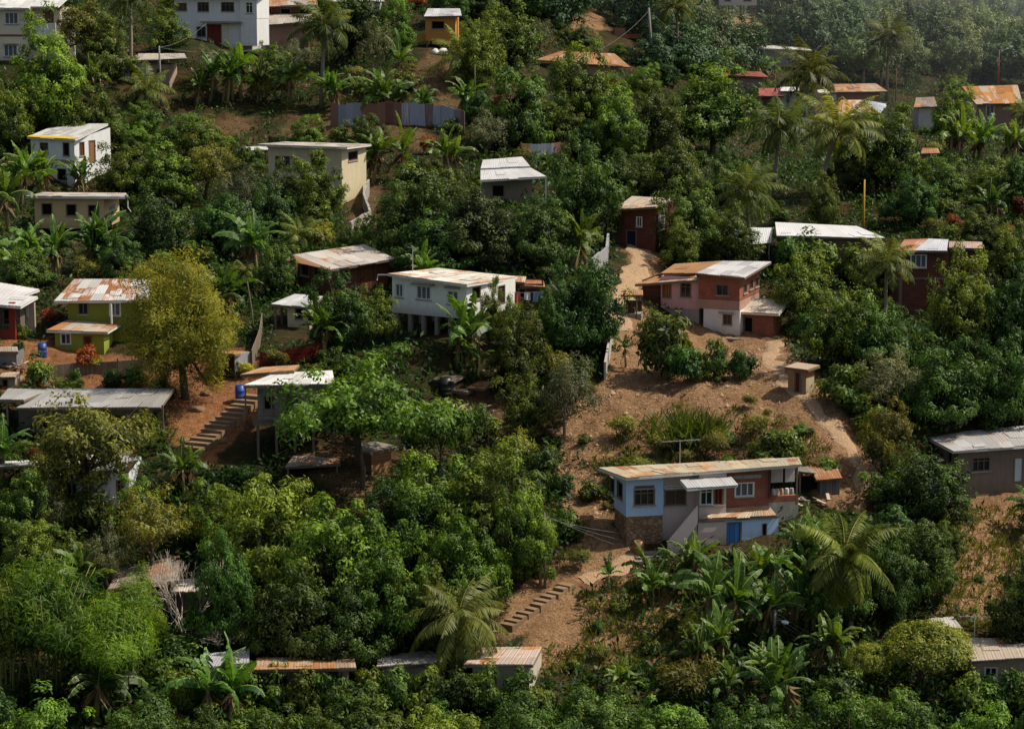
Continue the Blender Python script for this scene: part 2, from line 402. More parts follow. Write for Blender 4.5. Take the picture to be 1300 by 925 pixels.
def make_crown_proto(kind, i):
    lv = Leaves()
    if kind == 'mango':
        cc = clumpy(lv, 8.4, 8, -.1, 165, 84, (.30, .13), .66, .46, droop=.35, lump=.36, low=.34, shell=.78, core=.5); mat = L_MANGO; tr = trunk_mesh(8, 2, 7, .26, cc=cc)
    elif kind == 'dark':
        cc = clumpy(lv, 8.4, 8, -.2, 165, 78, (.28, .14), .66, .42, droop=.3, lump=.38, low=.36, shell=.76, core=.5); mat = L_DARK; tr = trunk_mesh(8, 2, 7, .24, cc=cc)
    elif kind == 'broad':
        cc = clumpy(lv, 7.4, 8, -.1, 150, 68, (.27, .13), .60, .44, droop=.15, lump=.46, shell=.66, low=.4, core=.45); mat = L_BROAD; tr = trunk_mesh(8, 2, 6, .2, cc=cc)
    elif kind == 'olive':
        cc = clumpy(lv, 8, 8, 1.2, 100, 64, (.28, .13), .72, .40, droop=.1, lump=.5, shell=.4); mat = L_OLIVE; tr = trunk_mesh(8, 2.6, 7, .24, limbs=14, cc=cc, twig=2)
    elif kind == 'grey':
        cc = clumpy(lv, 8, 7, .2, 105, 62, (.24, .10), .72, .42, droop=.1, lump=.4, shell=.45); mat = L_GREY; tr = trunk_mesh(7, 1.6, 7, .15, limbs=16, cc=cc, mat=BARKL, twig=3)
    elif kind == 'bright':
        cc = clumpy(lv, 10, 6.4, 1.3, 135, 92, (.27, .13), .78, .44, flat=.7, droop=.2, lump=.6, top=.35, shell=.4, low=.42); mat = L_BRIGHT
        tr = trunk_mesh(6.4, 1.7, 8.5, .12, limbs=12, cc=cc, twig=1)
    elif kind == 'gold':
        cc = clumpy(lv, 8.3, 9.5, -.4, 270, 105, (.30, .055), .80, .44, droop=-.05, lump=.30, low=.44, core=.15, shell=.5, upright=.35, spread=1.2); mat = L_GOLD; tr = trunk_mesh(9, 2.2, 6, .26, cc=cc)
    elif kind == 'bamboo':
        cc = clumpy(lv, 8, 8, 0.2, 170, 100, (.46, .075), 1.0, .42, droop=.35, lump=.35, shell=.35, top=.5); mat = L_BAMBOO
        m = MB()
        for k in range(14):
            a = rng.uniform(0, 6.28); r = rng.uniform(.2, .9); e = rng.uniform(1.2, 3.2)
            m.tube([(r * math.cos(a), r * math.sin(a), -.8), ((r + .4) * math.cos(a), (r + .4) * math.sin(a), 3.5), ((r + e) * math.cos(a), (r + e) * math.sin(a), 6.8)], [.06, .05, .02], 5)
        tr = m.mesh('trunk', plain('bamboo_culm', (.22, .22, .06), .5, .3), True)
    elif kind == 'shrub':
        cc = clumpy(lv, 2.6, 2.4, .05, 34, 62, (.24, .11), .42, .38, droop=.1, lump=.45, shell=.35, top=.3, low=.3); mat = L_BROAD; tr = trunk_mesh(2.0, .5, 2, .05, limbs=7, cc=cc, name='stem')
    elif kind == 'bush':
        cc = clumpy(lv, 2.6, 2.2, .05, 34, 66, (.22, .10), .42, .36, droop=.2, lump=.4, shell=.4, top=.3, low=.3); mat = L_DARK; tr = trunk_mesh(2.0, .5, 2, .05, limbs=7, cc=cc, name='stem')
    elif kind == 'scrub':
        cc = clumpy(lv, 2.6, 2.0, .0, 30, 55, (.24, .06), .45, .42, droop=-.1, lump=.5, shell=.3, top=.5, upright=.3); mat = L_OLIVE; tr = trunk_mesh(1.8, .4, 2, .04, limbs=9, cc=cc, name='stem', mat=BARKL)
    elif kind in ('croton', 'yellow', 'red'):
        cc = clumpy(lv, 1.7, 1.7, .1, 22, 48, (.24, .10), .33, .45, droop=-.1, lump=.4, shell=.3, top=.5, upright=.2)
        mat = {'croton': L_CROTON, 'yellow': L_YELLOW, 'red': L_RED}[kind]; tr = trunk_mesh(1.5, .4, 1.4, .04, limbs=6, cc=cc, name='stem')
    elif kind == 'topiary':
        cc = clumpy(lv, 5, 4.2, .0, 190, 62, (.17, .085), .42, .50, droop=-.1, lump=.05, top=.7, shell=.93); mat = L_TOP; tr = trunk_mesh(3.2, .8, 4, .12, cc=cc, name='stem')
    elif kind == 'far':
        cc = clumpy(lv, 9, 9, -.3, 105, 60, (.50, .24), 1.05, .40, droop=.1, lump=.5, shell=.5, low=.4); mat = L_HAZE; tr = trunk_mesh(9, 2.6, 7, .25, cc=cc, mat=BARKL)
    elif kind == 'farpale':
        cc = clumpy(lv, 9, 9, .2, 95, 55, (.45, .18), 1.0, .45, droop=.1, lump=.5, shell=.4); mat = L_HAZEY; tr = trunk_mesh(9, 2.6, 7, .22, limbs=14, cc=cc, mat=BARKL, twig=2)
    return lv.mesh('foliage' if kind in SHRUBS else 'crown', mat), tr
SHRUBS = ('shrub', 'bush', 'scrub', 'croton', 'yellow', 'red', 'topiary')
NOM = {'mango': (8, 8), 'dark': (8, 8), 'broad': (7, 8), 'olive': (8, 8), 'grey': (8, 7), 'bright': (10, 6.4), 'gold': (7.5, 9.5), 'bamboo': (8, 8),
       'shrub': (2.6, 2.4), 'bush': (2.6, 2.2), 'scrub': (2.6, 2.0), 'croton': (1.7, 1.7), 'yellow': (1.7, 1.7), 'red': (1.7, 1.7), 'topiary': (5, 4.2), 'far': (9, 9), 'farpale': (9, 9)}
NVAR = {'mango': 5, 'dark': 5, 'broad': 5, 'olive': 4, 'grey': 3, 'shrub': 4, 'bush': 4, 'scrub': 3, 'far': 4, 'farpale': 3, 'bright': 3, 'bamboo': 2}

# ---- palms
def frond(lv, L, e0, az, curl, base, tint, pairs=30, leaflet=.75, hang=.5, seg=11, rib=None, weep=False):
    pts = []; p = np.array(base, float); el = e0; h = np.array([math.cos(az), math.sin(az), 0])
    for k in range(seg + 1):
        pts.append(p.copy()); d = h * math.cos(el) + np.array([0, 0, math.sin(el)]); p = p + d * L / seg
        el = max(-1.5, el - curl / seg * ((0.5 + k / seg) if not weep else (1.75 - 1.3 * k / seg)))
    pts = np.array(pts)
    if rib is not None: rib.tube(pts, [.028 * (1 - .8 * k / seg) for k in range(seg + 1)], 4, cap=False)
    t = np.linspace(.10, 1.0, pairs); ix = t * seg; i0 = np.minimum(ix.astype(int), seg - 1); fr = (ix - i0)[:, None]
    pos = pts[i0] * (1 - fr) + pts[i0 + 1] * fr; d = unit(pts[i0 + 1] - pts[i0])
    side = unit(np.cross(d, np.array([0, 0, 1.0])) + 1e-6); up = np.cross(side, d)
    ln = leaflet * np.sin(np.clip(t * 1.02 + .06, 0, 1) * math.pi) ** .55 + .12
    for sg in (-1, 1):
        ld = side * sg * 1.0 + d * .65 - np.array([0, 0, hang]) + rng.normal(size=(pairs, 3)) * .10
        lv.add(pos, ld, up + rng.normal(size=(pairs, 3)) * .15, ln * rng.uniform(.85, 1.1, pairs), .10, tint + rng.normal(size=pairs) * .10, bend=.22)
def palm_proto(style, i):
    H = {'tall': 9.0, 'mid': 5.5, 'low': 2.2, 'droop': 4.2, 'droopdark': 4.2, 'thin': 6.0}[style]
    lv = Leaves(); rib = MB(); m = MB()
    lean = rng.normal(size=2) * (.5 if style != 'low' else .15); r = .17 if style != 'thin' else .07
    m.tube([(0, 0, -1), (lean[0] * .1, lean[1] * .1, H * .35), (lean[0] * .5, lean[1] * .5, H * .7), (lean[0], lean[1], H)], [r * 1.3, r, r * .85, r * .8], 8)
    top = np.array([lean[0], lean[1], H])
    n = {'tall': 24, 'mid': 24, 'low': 18, 'droop': 34, 'droopdark': 30, 'thin': 10}[style]; L = {'tall': 3.6, 'mid': 3.7, 'low': 3.6, 'droop': 4.6, 'droopdark': 4.6, 'thin': 1.2}[style]
    for k in range(n):
        f = k / (n - 1); az = k * 2.399 + rng.normal() * .12
        if style[:5] == 'droop': e0 = 1.42 - f * 1.0 + rng.normal() * .12; curl = 2.4 + rng.normal() * .55; hang = 1.5
        if style[:5] == 'droop' and rng.random() < .22: e0 = rng.uniform(1.2, 1.5); curl = rng.uniform(.9, 1.5); hang = .7
        else: e0 = 1.35 - f * 1.65; curl = 1.15 + f * .55 + rng.normal() * .12; hang = .45 + .3 * f
        frond(lv, L * rng.uniform(.75, 1.15), e0, az, curl, top, .34 + .25 * (1 - f) + rng.normal() * .10 + (.25 if rng.random() < .15 else 0), pairs=54 if style[:5] == 'droop' else (34 if style != 'thin' else 14), leaflet=(1.0 if style[:5] == 'droop' else .9) if style != 'thin' else .35, hang=hang, rib=rib, weep=style[:5] == 'droop')
    cr = lv.mesh('crown', L_PALMY if style in ('droop', 'thin') else L_PALM)
    ribm = rib.mesh('frond_ribs', plain('frond_rib', (.30, .27, .05), .5, .3), True)
    return cr, m.mesh('trunk', BARKL, True), ribm, H + L * .62
# ---- bananas
def banana_proto(i, nstem=2, small=False):
    lv = Leaves(); dry = Leaves(); st = MB(); Htop = 0
    for s in range(nstem):
        b = np.array([rng.normal() * .35, rng.normal() * .35, 0]) * (1 if nstem > 1 else 0)
        H = rng.uniform(1.5, 2.3) * (.55 if small else 1); top = b + np.array([rng.normal() * .15, rng.normal() * .15, H])
        st.tube([b + np.array([0, 0, -.5]), b * .5 + top * .5, top], [.14, .11, .07], 7)
        nl = int(rng.integers(7, 10)) if not small else 6
        for k in range(nl):
            az = k * 2.4 + rng.normal() * .3; f = k / (nl - 1); e0 = 1.50 - f * .85 + rng.normal() * .16; L = rng.uniform(1.3, 2.6) * (.55 if small else 1); curl = rng.uniform(.7, 1.9) * (.5 + f) * (1.9 if rng.random() < .2 else 1); seg = 12
            p = top.copy(); el = e0; h = np.array([math.cos(az), math.sin(az), 0]); sd = np.array([-math.sin(az), math.cos(az), 0]); pts = []
            for j in range(seg + 1):
                pts.append(p.copy()); p = p + (h * math.cos(el) + np.array([0, 0, math.sin(el)])) * L / seg; el -= curl / seg * (.4 + 1.2 * j / seg)
            pts = np.array(pts); w = .25 * (.6 if small else 1) * np.sin(np.clip(np.linspace(.03, 1, seg + 1) * .97, 0, 1) * math.pi) ** .5
            w[0] = .02; w[1] = .04; t0 = .38 + rng.normal() * .14
            tilt = rng.normal() * .35
            for sg in (-1, 1):
                for j in range(1, seg):
                    gap = .06 if rng.random() < .3 else 0.0
                    dn = -.35 + rng.normal() * .12 - (.5 if gap else 0)
                    o0 = (sd * sg + np.array([0, 0, dn + tilt * sg])) * w[j]; o1 = (sd * sg + np.array([0, 0, dn + tilt * sg])) * w[j + 1]
                    a, c = pts[j], pts[j + 1] - (pts[j + 1] - pts[j]) * gap * 2
                    q = np.array([[a, a + o0, c + o1 * (1 - gap), c]])
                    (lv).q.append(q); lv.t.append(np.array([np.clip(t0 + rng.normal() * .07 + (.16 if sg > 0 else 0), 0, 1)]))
            st.tube(pts[::2], [.03] + [.018] * (len(pts[::2]) - 1), 4, m=1, cap=False)
        Htop = max(Htop, H + 1.3 * (.55 if small else 1))
        for k in range(3):
            az = rng.uniform(0, 6.28); n = 6
            bs = np.repeat(top[None], n, 0); dd = np.array([math.cos(az) * .5, math.sin(az) * .5, -1.0]) + rng.normal(size=(n, 3)) * .18
            dry.add(bs, dd, rdir(n), rng.uniform(.7, 1.3, n), .16, .35 + rng.normal(size=n) * .15)
    return lv.mesh('leaves', L_BANANA), dry.mesh('dead_leaves', L_DRY), st.mesh('stem', [plain('banana_stem', (.20, .17, .07), .6, .3), plain('banana_midrib', (.30, .34, .10), .5, .4)], True), Htop
# ---- reed clump (spiky grass-like plant)
def reed_proto(i, mat, H=2.0, n=260, W=.9):
    lv = Leaves(); b = np.column_stack([rng.normal(size=n) * W * .5, rng.normal(size=n) * W * .5, np.zeros(n)])
    d = np.column_stack([rng.normal(size=n) * .35, rng.normal(size=n) * .35, np.ones(n)])
    lv.add(b, d, rdir(n), H * rng.uniform(.5, 1.1, n), .08, .4 + rng.normal(size=n) * .18, bend=.3); return lv.mesh('blades', mat)
# ---- leafless tree
def bare_proto(i, H=5.0, mat=None):
    m = MB()
    def grow(p, d, L, r, lev):
        e = p + d * L; m.tube([p, e], [r, r * .74], 5 if lev < 3 else 3, cap=False)
        if lev >= 7: return
        for k in range(3 if rng.random() < .3 else 2):
            nd = unit(d + unit(np.cross(d, rdir(1)[0])) * rng.uniform(.28, .62) + np.array([0, 0, .07])); grow(e, nd, L * rng.uniform(.68, .88), max(r * .70, .010), lev + 1)
    for k in range(4):
        grow(np.array([rng.normal() * .12, rng.normal() * .12, -.4]), unit(np.array([math.cos(k * 1.7 + .4) * .5, math.sin(k * 1.7 + .4) * .5, 1])), H * .27, .062, 1)
    return m.mesh('branches', mat or plain('bare_bark', (.50, .42, .36), .9, .1), True)

_pr = {}
def proto(kind, i, fn):
    if (kind, i) not in _pr: _pr[(kind, i)] = fn()
    return _pr[(kind, i)]
count = {}
PLANTED = []
NAMES = {'mango': ('broadleaf_tree', 'tree'), 'dark': ('broadleaf_tree', 'tree'), 'broad': ('broadleaf_tree', 'tree'), 'olive': ('broadleaf_tree', 'tree'), 'grey': ('broadleaf_tree', 'tree'),
         'bright': ('broadleaf_tree', 'tree'), 'gold': ('feathery_tree', 'tree'), 'bamboo': ('bamboo_clump', 'bamboo'), 'far': ('broadleaf_tree', 'tree'), 'farpale': ('broadleaf_tree', 'tree'),
         'shrub': ('shrub', 'shrub'), 'bush': ('shrub', 'shrub'), 'scrub': ('shrub', 'shrub'), 'croton': ('croton_shrub', 'shrub'), 'yellow': ('croton_shrub', 'shrub'), 'red': ('croton_shrub', 'shrub'), 'topiary': ('clipped_bush', 'shrub'),
         'tall': ('palm_tree', 'palm'), 'mid': ('palm_tree', 'palm'), 'low': ('palm_tree', 'palm'), 'droop': ('palm_tree', 'palm'), 'droopdark': ('palm_tree', 'palm'), 'thin': ('palm_tree', 'palm'),
         'banana': ('banana_plant', 'banana plant'), 'banana1': ('banana_plant', 'banana plant'), 'reed': ('reed_clump', 'reeds'), 'dryreed': ('reed_clump', 'reeds'), 'bare': ('leafless_tree', 'tree')}
GROUP = {'tree': 'trees on the hillside', 'palm': 'palms among the houses', 'banana plant': 'banana plants on the slope', 'shrub': 'shrubs on the slope', 'reeds': 'reed clumps', 'bamboo': 'bamboo clumps'}
def plant(kind, p, h, w, label, group=None):
    """one plant of its kind with its base at p, height h and width w in metres"""
    k = count.get(kind, 0); count[kind] = k + 1
    nm, cat = NAMES[kind]
    root = empty(nm, (p[0], p[1], p[2] - .08), rng.uniform(0, 6.28), label, cat, group or GROUP[cat])
    tl = .14 if 'banana' in kind else (.05 if kind not in ('reed', 'topiary') else 0); root.rotation_euler.x = rng.normal() * tl; root.rotation_euler.y = rng.normal() * tl
    if 'banana' in kind: h *= rng.uniform(.82, 1.2)
    PLANTED.append((root, kind, p, h, w))
    if kind in NOM:
        nv = NVAR.get(kind, 2); cr, tr = proto(kind, k % nv, lambda: make_crown_proto(kind, k % nv)); n0 = NOM[kind]; s = (w / n0[0], w / n0[0], h / n0[1])
        for me in (tr, cr): o = link(me.name.split('.')[0], me, root); o.scale = s
    elif kind in ('tall', 'mid', 'low', 'droop', 'droopdark', 'thin'):
        cr, tr, rb, H = proto(kind, k % 3, lambda: palm_proto(kind, k % 3)); s = w / 6.2 if kind != 'thin' else w / 2.2
        a = link('trunk', tr, root); b = link('crown', cr, root); c = link('frond_rib', rb, b)
        sz = h / H; a.scale = (s, s, sz); z = {'tall': 9.0, 'mid': 5.5, 'low': 2.2, 'droop': 4.2, 'droopdark': 4.2, 'thin': 6.0}[kind]
        b.scale = (s, s, s); b.location = (0, 0, z * sz - z * s)
    elif kind in ('banana', 'banana1'):
        lvm, dr, st, H = proto(kind, k % 5, lambda: banana_proto(k % 5, 3 if kind == 'banana' else 1, False)); s = h / H
        a = link('stem', st, root); b = link('leaf_crown', lvm, root); c = link('dead_leaves', dr, a)
        a.scale = b.scale = (s, s, s)
    elif kind in ('reed', 'dryreed'):
        me = proto(kind, k % 2, lambda: reed_proto(k % 2, L_BROAD if kind == 'reed' else L_DRY)); o = link('blades', me, root); o.scale = (w / 1.6, w / 1.6, h / 2.0)
    elif kind == 'bare':
        me = proto(kind, k % 2, lambda: bare_proto(k % 2)); o = link('branches', me, root); o.scale = (w / 5, w / 5, h / 5)
    return root
def plant_px(kind, u, vtop, vbase, wpx, label, D=None, group=None):
    if D is None: p, D = hit(u, vbase)
    else: p = P(u, vbase, D)
    s = F / D
    return plant(kind, p, max(.4, (vbase - vtop) / s), wpx / s, label, group)
# ================================================================ buildings
CLEAR = []       # photo rectangles that stay free of random planting: (u0, v0, u1, v1, depth)
FOOT = []        # footprints
class House:
    def __init__(s, name, label, cat, u, v, sc, rot=0.0, group=None, clear=None, vb=None):
        s.D = F / sc
        dh = hit(u, v if vb is None else vb)[1]
        if abs(dh / s.D - 1) < .12: s.D = dh + .25      # stand on the ground that is really there
        s.sc = sc = F / s.D; s.o = P(u, v, s.D); s.rot = R(rot); s.c, s.s = math.cos(s.rot), math.sin(s.rot)
        s.root = empty(name, s.o, s.rot, label, cat, group); s.label = label
        if clear: CLEAR.append((*clear, s.D))
    def loc(s, p):
        d = np.asarray(p) - s.o; return np.array([d[0] * s.c + d[1] * s.s, -d[0] * s.s + d[1] * s.c, d[2]])
    def world(s, p):
        return s.o + np.array([p[0] * s.c - p[1] * s.s, p[0] * s.s + p[1] * s.c, p[2]])
    def _ray(s, u, v):
        r = ray(u, v); o = s.loc(CAM); d = np.array([r[0] * s.c + r[1] * s.s, -r[0] * s.s + r[1] * s.c, r[2]]); return o, d
    def pt(s, u, v, y=0.0):
        o, d = s._ray(u, v); t = (y - o[1]) / d[1]; return o + d * t
    def px(s, u, v, x):
        o, d = s._ray(u, v); t = (x - o[0]) / d[0]; return o + d * t
    def pz(s, u, v, z):
        o, d = s._ray(u, v); t = (z - o[2]) / d[2]; return o + d * t
    def part(s, m, name, mat, parent=None): return m.build(name, mat, parent or s.root)
    # ---- openings
    def opening(s, A, ax, nrm, x0, x1, z0, z1, kind, col=None):
        """window or door in the rectangle (x0..x1, z0..z1) of the wall plane A + ax*x + z; nrm points out of the wall"""
        A = np.array(A, float); ax = np.array(ax, float); nrm = np.array(nrm, float); Z = np.array([0, 0, 1.0])
        pt = lambda x, z, d: A + ax * x + Z * z + nrm * d
        def plate(m, xa, xb, za, zb, d0, d1, mi=0):
            c = [pt(xa, za, d1), pt(xb, za, d1), pt(xb, zb, d1), pt(xa, zb, d1)]; e = [pt(xa, za, d0), pt(xb, za, d0), pt(xb, zb, d0), pt(xa, zb, d0)]
            uv = [(xa, za), (xb, za), (xb, zb), (xa, zb)]
            m.face(c, uv, mi)
            for i in range(4):
                j = (i + 1) % 4; m.face((e[i], e[j], c[j], c[i]), None, mi)
        w = x1 - x0; h = z1 - z0; t = min(.07, w * .12)
        fr = MB()
        for (a, b, c, d) in ((x0 - .03, x0 + t, z0, z1), (x1 - t, x1 + .03, z0, z1), (x0 + t, x1 - t, z1 - t, z1), (x0 + t, x1 - t, z0, z0 + t)):
            plate(fr, a, b, c, d, -.10, .025)
        if kind == 'door':
            dm = col or planks((.20, .09, .05)); o = s.part(fr, 'door', POSTW); pn = MB(); plate(pn, x0 + t, x1 - t, z0 + t, z1 - t, -.12, -.04)
            s.part(pn, 'door_leaf', dm, o); return
        fm = {'lou': WHITE, 'gl': WHITE, 'hood': WHITE, 'grid': WHITE}.get(kind, POSTW)
        pn = MB(); plate(pn, x0 + t, x1 - t, z0 + t, z1 - t, -.16, -.10)
        bars = MB()
        if kind in ('gl', 'grid', 'pl'):
            n = max(2, int(round(w / .45))); 
            for k in range(1, n): x = x0 + w * k / n; plate(fr, x - .025, x + .025, z0 + t, z1 - t, -.1, -.01)
            if h > .9: z = z0 + h * .72; plate(fr, x0 + t, x1 - t, z - .025, z + .025, -.1, -.005)
        elif kind == 'lou':
            n = max(2, int(round(w / .45)))
            for k in range(1, n): x = x0 + w * k / n; plate(fr, x - .03, x + .03, z0 + t, z1 - t, -.1, -.01)
            nb = max(4, int(h / .13))
            for k in range(nb):
                z = z0 + t + (h - 2 * t) * (k + .5) / nb; plate(bars, x0 + t, x1 - t, z - .035, z + .02, -.09, -.05)
        elif kind == 'sh':
            x = (x0 + x1) / 2; plate(fr, x - .02, x + .02, z0 + t, z1 - t, -.1, -.01)
        o = s.part(fr, 'window', fm)
        s.part(pn, 'pane', col if col and kind == 'sh' else (VOID if kind == 'dk' else GLASS), o)
        if bars.f: s.part(bars, 'louvre', plain('louvre_glass', (.20, .24, .27), .25, .5), o)
        sl = MB(); plate(sl, x0 - .08, x1 + .08, z0 - .07, z0 - .004, 0, .09); s.part(sl, 'sill', CONC, o)
    def _wall(s, m, A, ax, L, z0, z1, holes, nrm, mi=0):
        A = np.array(A, float); ax = np.array(ax, float); nrm = np.array(nrm, float)
        xs = sorted({0.0, L, *[h[0] for h in holes], *[h[1] for h in holes]}); zs = sorted({z0, z1, *[h[2] for h in holes], *[h[3] for h in holes]})
        pt = lambda x, z, d=0: A + ax * x + np.array([0, 0, z]) + nrm * d
        off = abs(A[0]) * .37 + abs(A[1])
        for i in range(len(xs) - 1):
            for j in range(len(zs) - 1):
                xm, zm = (xs[i] + xs[i + 1]) / 2, (zs[j] + zs[j + 1]) / 2
                if any(h[0] < xm < h[1] and h[2] < zm < h[3] for h in holes): continue
                m.face((pt(xs[i], zs[j]), pt(xs[i + 1], zs[j]), pt(xs[i + 1], zs[j + 1]), pt(xs[i], zs[j + 1])),
                       [(xs[i] + off, zs[j]), (xs[i + 1] + off, zs[j]), (xs[i + 1] + off, zs[j + 1]), (xs[i] + off, zs[j + 1])], mi)
        for h in holes:
            c = [(h[0], h[2]), (h[1], h[2]), (h[1], h[3]), (h[0], h[3])]
            for i in range(4):
                a, b = c[i], c[(i + 1) % 4]; m.face((pt(*a), pt(*b), pt(*b, -.17), pt(*a, -.17)), None, mi)
    def walls(s, u0, u1, vt, vb, depth, mat, front=(), right=(), left=(), y0=0.0, uref=None, name='wall', rise=0.0, x0=None, x1=None, z0=None, z1=None, down=.0):
        """a storey: front wall between photo columns u0 and u1, top and bottom rows vt and vb read at column uref"""
        vm = (vt + vb) / 2
        if uref is None: uref = u1 if s.rot < -.03 else (u0 if s.rot > .03 else (u0 + u1) / 2)
        xa = s.pt(u0, vm, y0)[0] if x0 is None else x0; xb = s.pt(u1, vm, y0)[0] if x1 is None else x1
        zt = s.pt(uref, vt, y0)[2] if z1 is None else z1; zb = (s.pt(uref, vb, y0)[2] if z0 is None else z0) - down
        m = MB(); L = xb - xa; y1 = y0 + depth
        def rects(lst, side):
            out = []
            for w in lst:
                a, b, c, d = w[:4]; uc, vc = (a + c) / 2, (b + d) / 2
                if side == 'f': p0, p1 = s.pt(a, vc, y0)[0] - xa, s.pt(c, vc, y0)[0] - xa; za, zbb = s.pt(uc, b, y0)[2], s.pt(uc, d, y0)[2]; LL = L
                else:
                    X = xb if side == 'r' else xa; q0, q1 = s.px(a, vc, X)[1], s.px(c, vc, X)[1]; za, zbb = s.px(uc, b, X)[2], s.px(uc, d, X)[2]; LL = depth
                    p0, p1 = (q0 - y0, q1 - y0) if side == 'r' else (y1 - q0, y1 - q1)
                p0, p1 = max(.06, min(p0, p1)), min(LL - .06, max(p0, p1)); lo, hi = max(zb + .02, min(za, zbb)), min(zt - .05, max(za, zbb))
                if p1 - p0 > .12 and hi - lo > .12: out.append((p0, p1, lo, hi, w[4], w[5] if len(w) > 5 else None))
            return out
        F_, R_, L_ = rects(front, 'f'), rects(right, 'r'), rects(left, 'l')
        faces = (((xa, y0, 0), (1, 0, 0), L, F_, (0, -1, 0)), ((xb, y0, 0), (0, 1, 0), depth, R_, (1, 0, 0)),
                 ((xa, y1, 0), (0, -1, 0), depth, L_, (-1, 0, 0)), ((xb, y1, 0), (-1, 0, 0), L, [], (0, 1, 0)))
        for A, ax, LL, hs, nr in faces: s._wall(m, A, ax, LL, zb, zt, hs, nr)
        if rise > 0:
            for X in (xa, xb): m.face(((X, y0, zt), (X, y1, zt), (X, y1, zt + rise)), [(y0, zt), (y1, zt), (y1, zt + rise)])
            m.face(((xb, y1, zt), (xa, y1, zt), (xa, y1, zt + rise), (xb, y1, zt + rise)), [(xb, zt), (xa, zt), (xa, zt + rise), (xb, zt + rise)])
        m.face(((xa, y0, zb), (xa, y1, zb), (xb, y1, zb), (xb, y0, zb)), [(xa, y0), (xa, y1), (xb, y1), (xb, y0)])
        o = s.part(m, name, mat)
        for A, ax, LL, hs, nr in faces:
            for h in hs: s.opening(A, ax, nr, h[0], h[1], h[2], h[3], h[4], h[5])
        FOOT.append((s.world(((xa + xb) / 2, (y0 + y1) / 2, 0)), max(L, depth) / 2))
        return xa, xb, zb, zt, y0, y1
    # ---- roofs
    def sheet(s, eL, eR, bR, bL, mat, name='roof', fascia=True, thick=.05, ragged=.16, parent=None, wave=True):
        """corrugated roof plane; corners (local points): eave near the viewer L, R, back R, back L"""
        eL, eR, bR, bL = [np.array(p, float) for p in (eL, eR, bR, bL)]
        W = np.linalg.norm(eR - eL); n = max(2, int(round(W / .85))); m = MB()
        nr = np.cross(eR - eL, bL - eL); nr /= np.linalg.norm(nr)
        if nr[2] < 0: nr = -nr
        Lm = (np.linalg.norm(bL - eL) + np.linalg.norm(bR - eR)) / 2
        for k in range(n):
            a, b = k / n, (k + 1) / n; j = random.uniform(-ragged, ragged) / max(Lm, .5); lift = random.uniform(0, .012)
            nn = 8 if wave else 1
            for q in range(nn):
                f0, f1 = a + (b - a) * q / nn, a + (b - a) * (q + 1) / nn
                h0, h1 = ((.006 if q % 2 else -.006), (-.006 if q % 2 else .006)) if wave else (0, 0)
                e0 = eL + (eR - eL) * f0; e1 = eL + (eR - eL) * f1; t0 = bL + (bR - bL) * f0; t1 = bL + (bR - bL) * f1
                e0 = e0 + (e0 - t0) * j; e1 = e1 + (e1 - t1) * j
                z0, z1 = nr * (h0 + lift), nr * (h1 + lift); dn = nr * thick
                uv = [(W * f0, 0), (W * f1, 0), (W * f1, Lm), (W * f0, Lm)]
                m.face((e0 + z0, e1 + z1, t1 + z1, t0 + z0), uv)
                m.face((e0 + z0 - dn, t0 + z0 - dn, t1 + z1 - dn, e1 + z1 - dn), uv)
                m.face((e0 + z0 - dn, e1 + z1 - dn, e1 + z1, e0 + z0), uv)
                m.face((t1 + z1 - dn, t0 + z0 - dn, t0 + z0, t1 + z1), uv)
                if k == 0 and q == 0: m.face((t0 + z0 - dn, e0 + z0 - dn, e0 + z0, t0 + z0), uv)
                if k == n - 1 and q == nn - 1: m.face((e1 + z1 - dn, t1 + z1 - dn, t1 + z1, e1 + z1), uv)
        for q in range(int(W * Lm / 11)):      # patched sheets lying on top
            f0 = random.uniform(.02, .9); fw = min(.9 / W, .98 - f0); g0 = random.uniform(.0, .6); gw = min(random.uniform(1.0, 2.2) / max(Lm, .5), .98 - g0); sk = random.uniform(-.03, .03); up = nr * (.034 + .004 * (q % 4))
            P4 = [(f0, g0), (f0 + fw, g0 + sk), (f0 + fw + sk, g0 + gw), (f0 + sk, g0 + gw - sk)]; du = random.randint(3, 40) * 1.7
            bl = lambda a, b: (eL * (1 - a) + eR * a) * (1 - b) + (bL * (1 - a) + bR * a) * b + up
            if wave and W > 2: m.face([bl(*x) for x in P4], [(W * a + du, Lm * b + du) for a, b in P4])
        o = s.part(m, name, mat, parent)
        if fascia:
            fb = MB(); d = np.array([0, 0, -.13]); bk = (bL - eL) / Lm * .10
            fb.bar(eL + d + bk, eR + d + bk, .03, .13)
            fb.bar(eR + d + bk, bR + d, .03, .11); fb.bar(eL + d + bk, bL + d, .03, .11)
            s.part(fb, 'fascia', fascia if not isinstance(fascia, bool) else POSTW, o)
        return o
    def roof(s, e0, e1, b1, b0, mat, **kw):
        """corners as (u, v, y) : photo position on the local plane y"""
        ms = math.tan(R(kw.pop('slope', -6.0))); trim = kw.pop('trim', kw.get('name', 'roof') == 'roof')
        p = [s.pt(*c) for c in (e0, e1, b1, b0)]
        def back(e, c):        # a sheet roof never falls towards the hill: shorten it until it rises a little
            q = s.pt(*c)
            for _ in range(40):
                if q[2] - e[2] >= ms * (q[1] - e[1]): break
                c = (c[0], c[1], e[1] + (c[2] - e[1]) * .94); q = s.pt(*c)
            return q
        p[3] = back(p[0], b0); p[2] = back(p[1], b1)
        ym = min(p[2][1], p[3][1]); p[2] = s.pt(b1[0], b1[1], ym); p[3] = s.pt(b0[0], b0[1], ym)
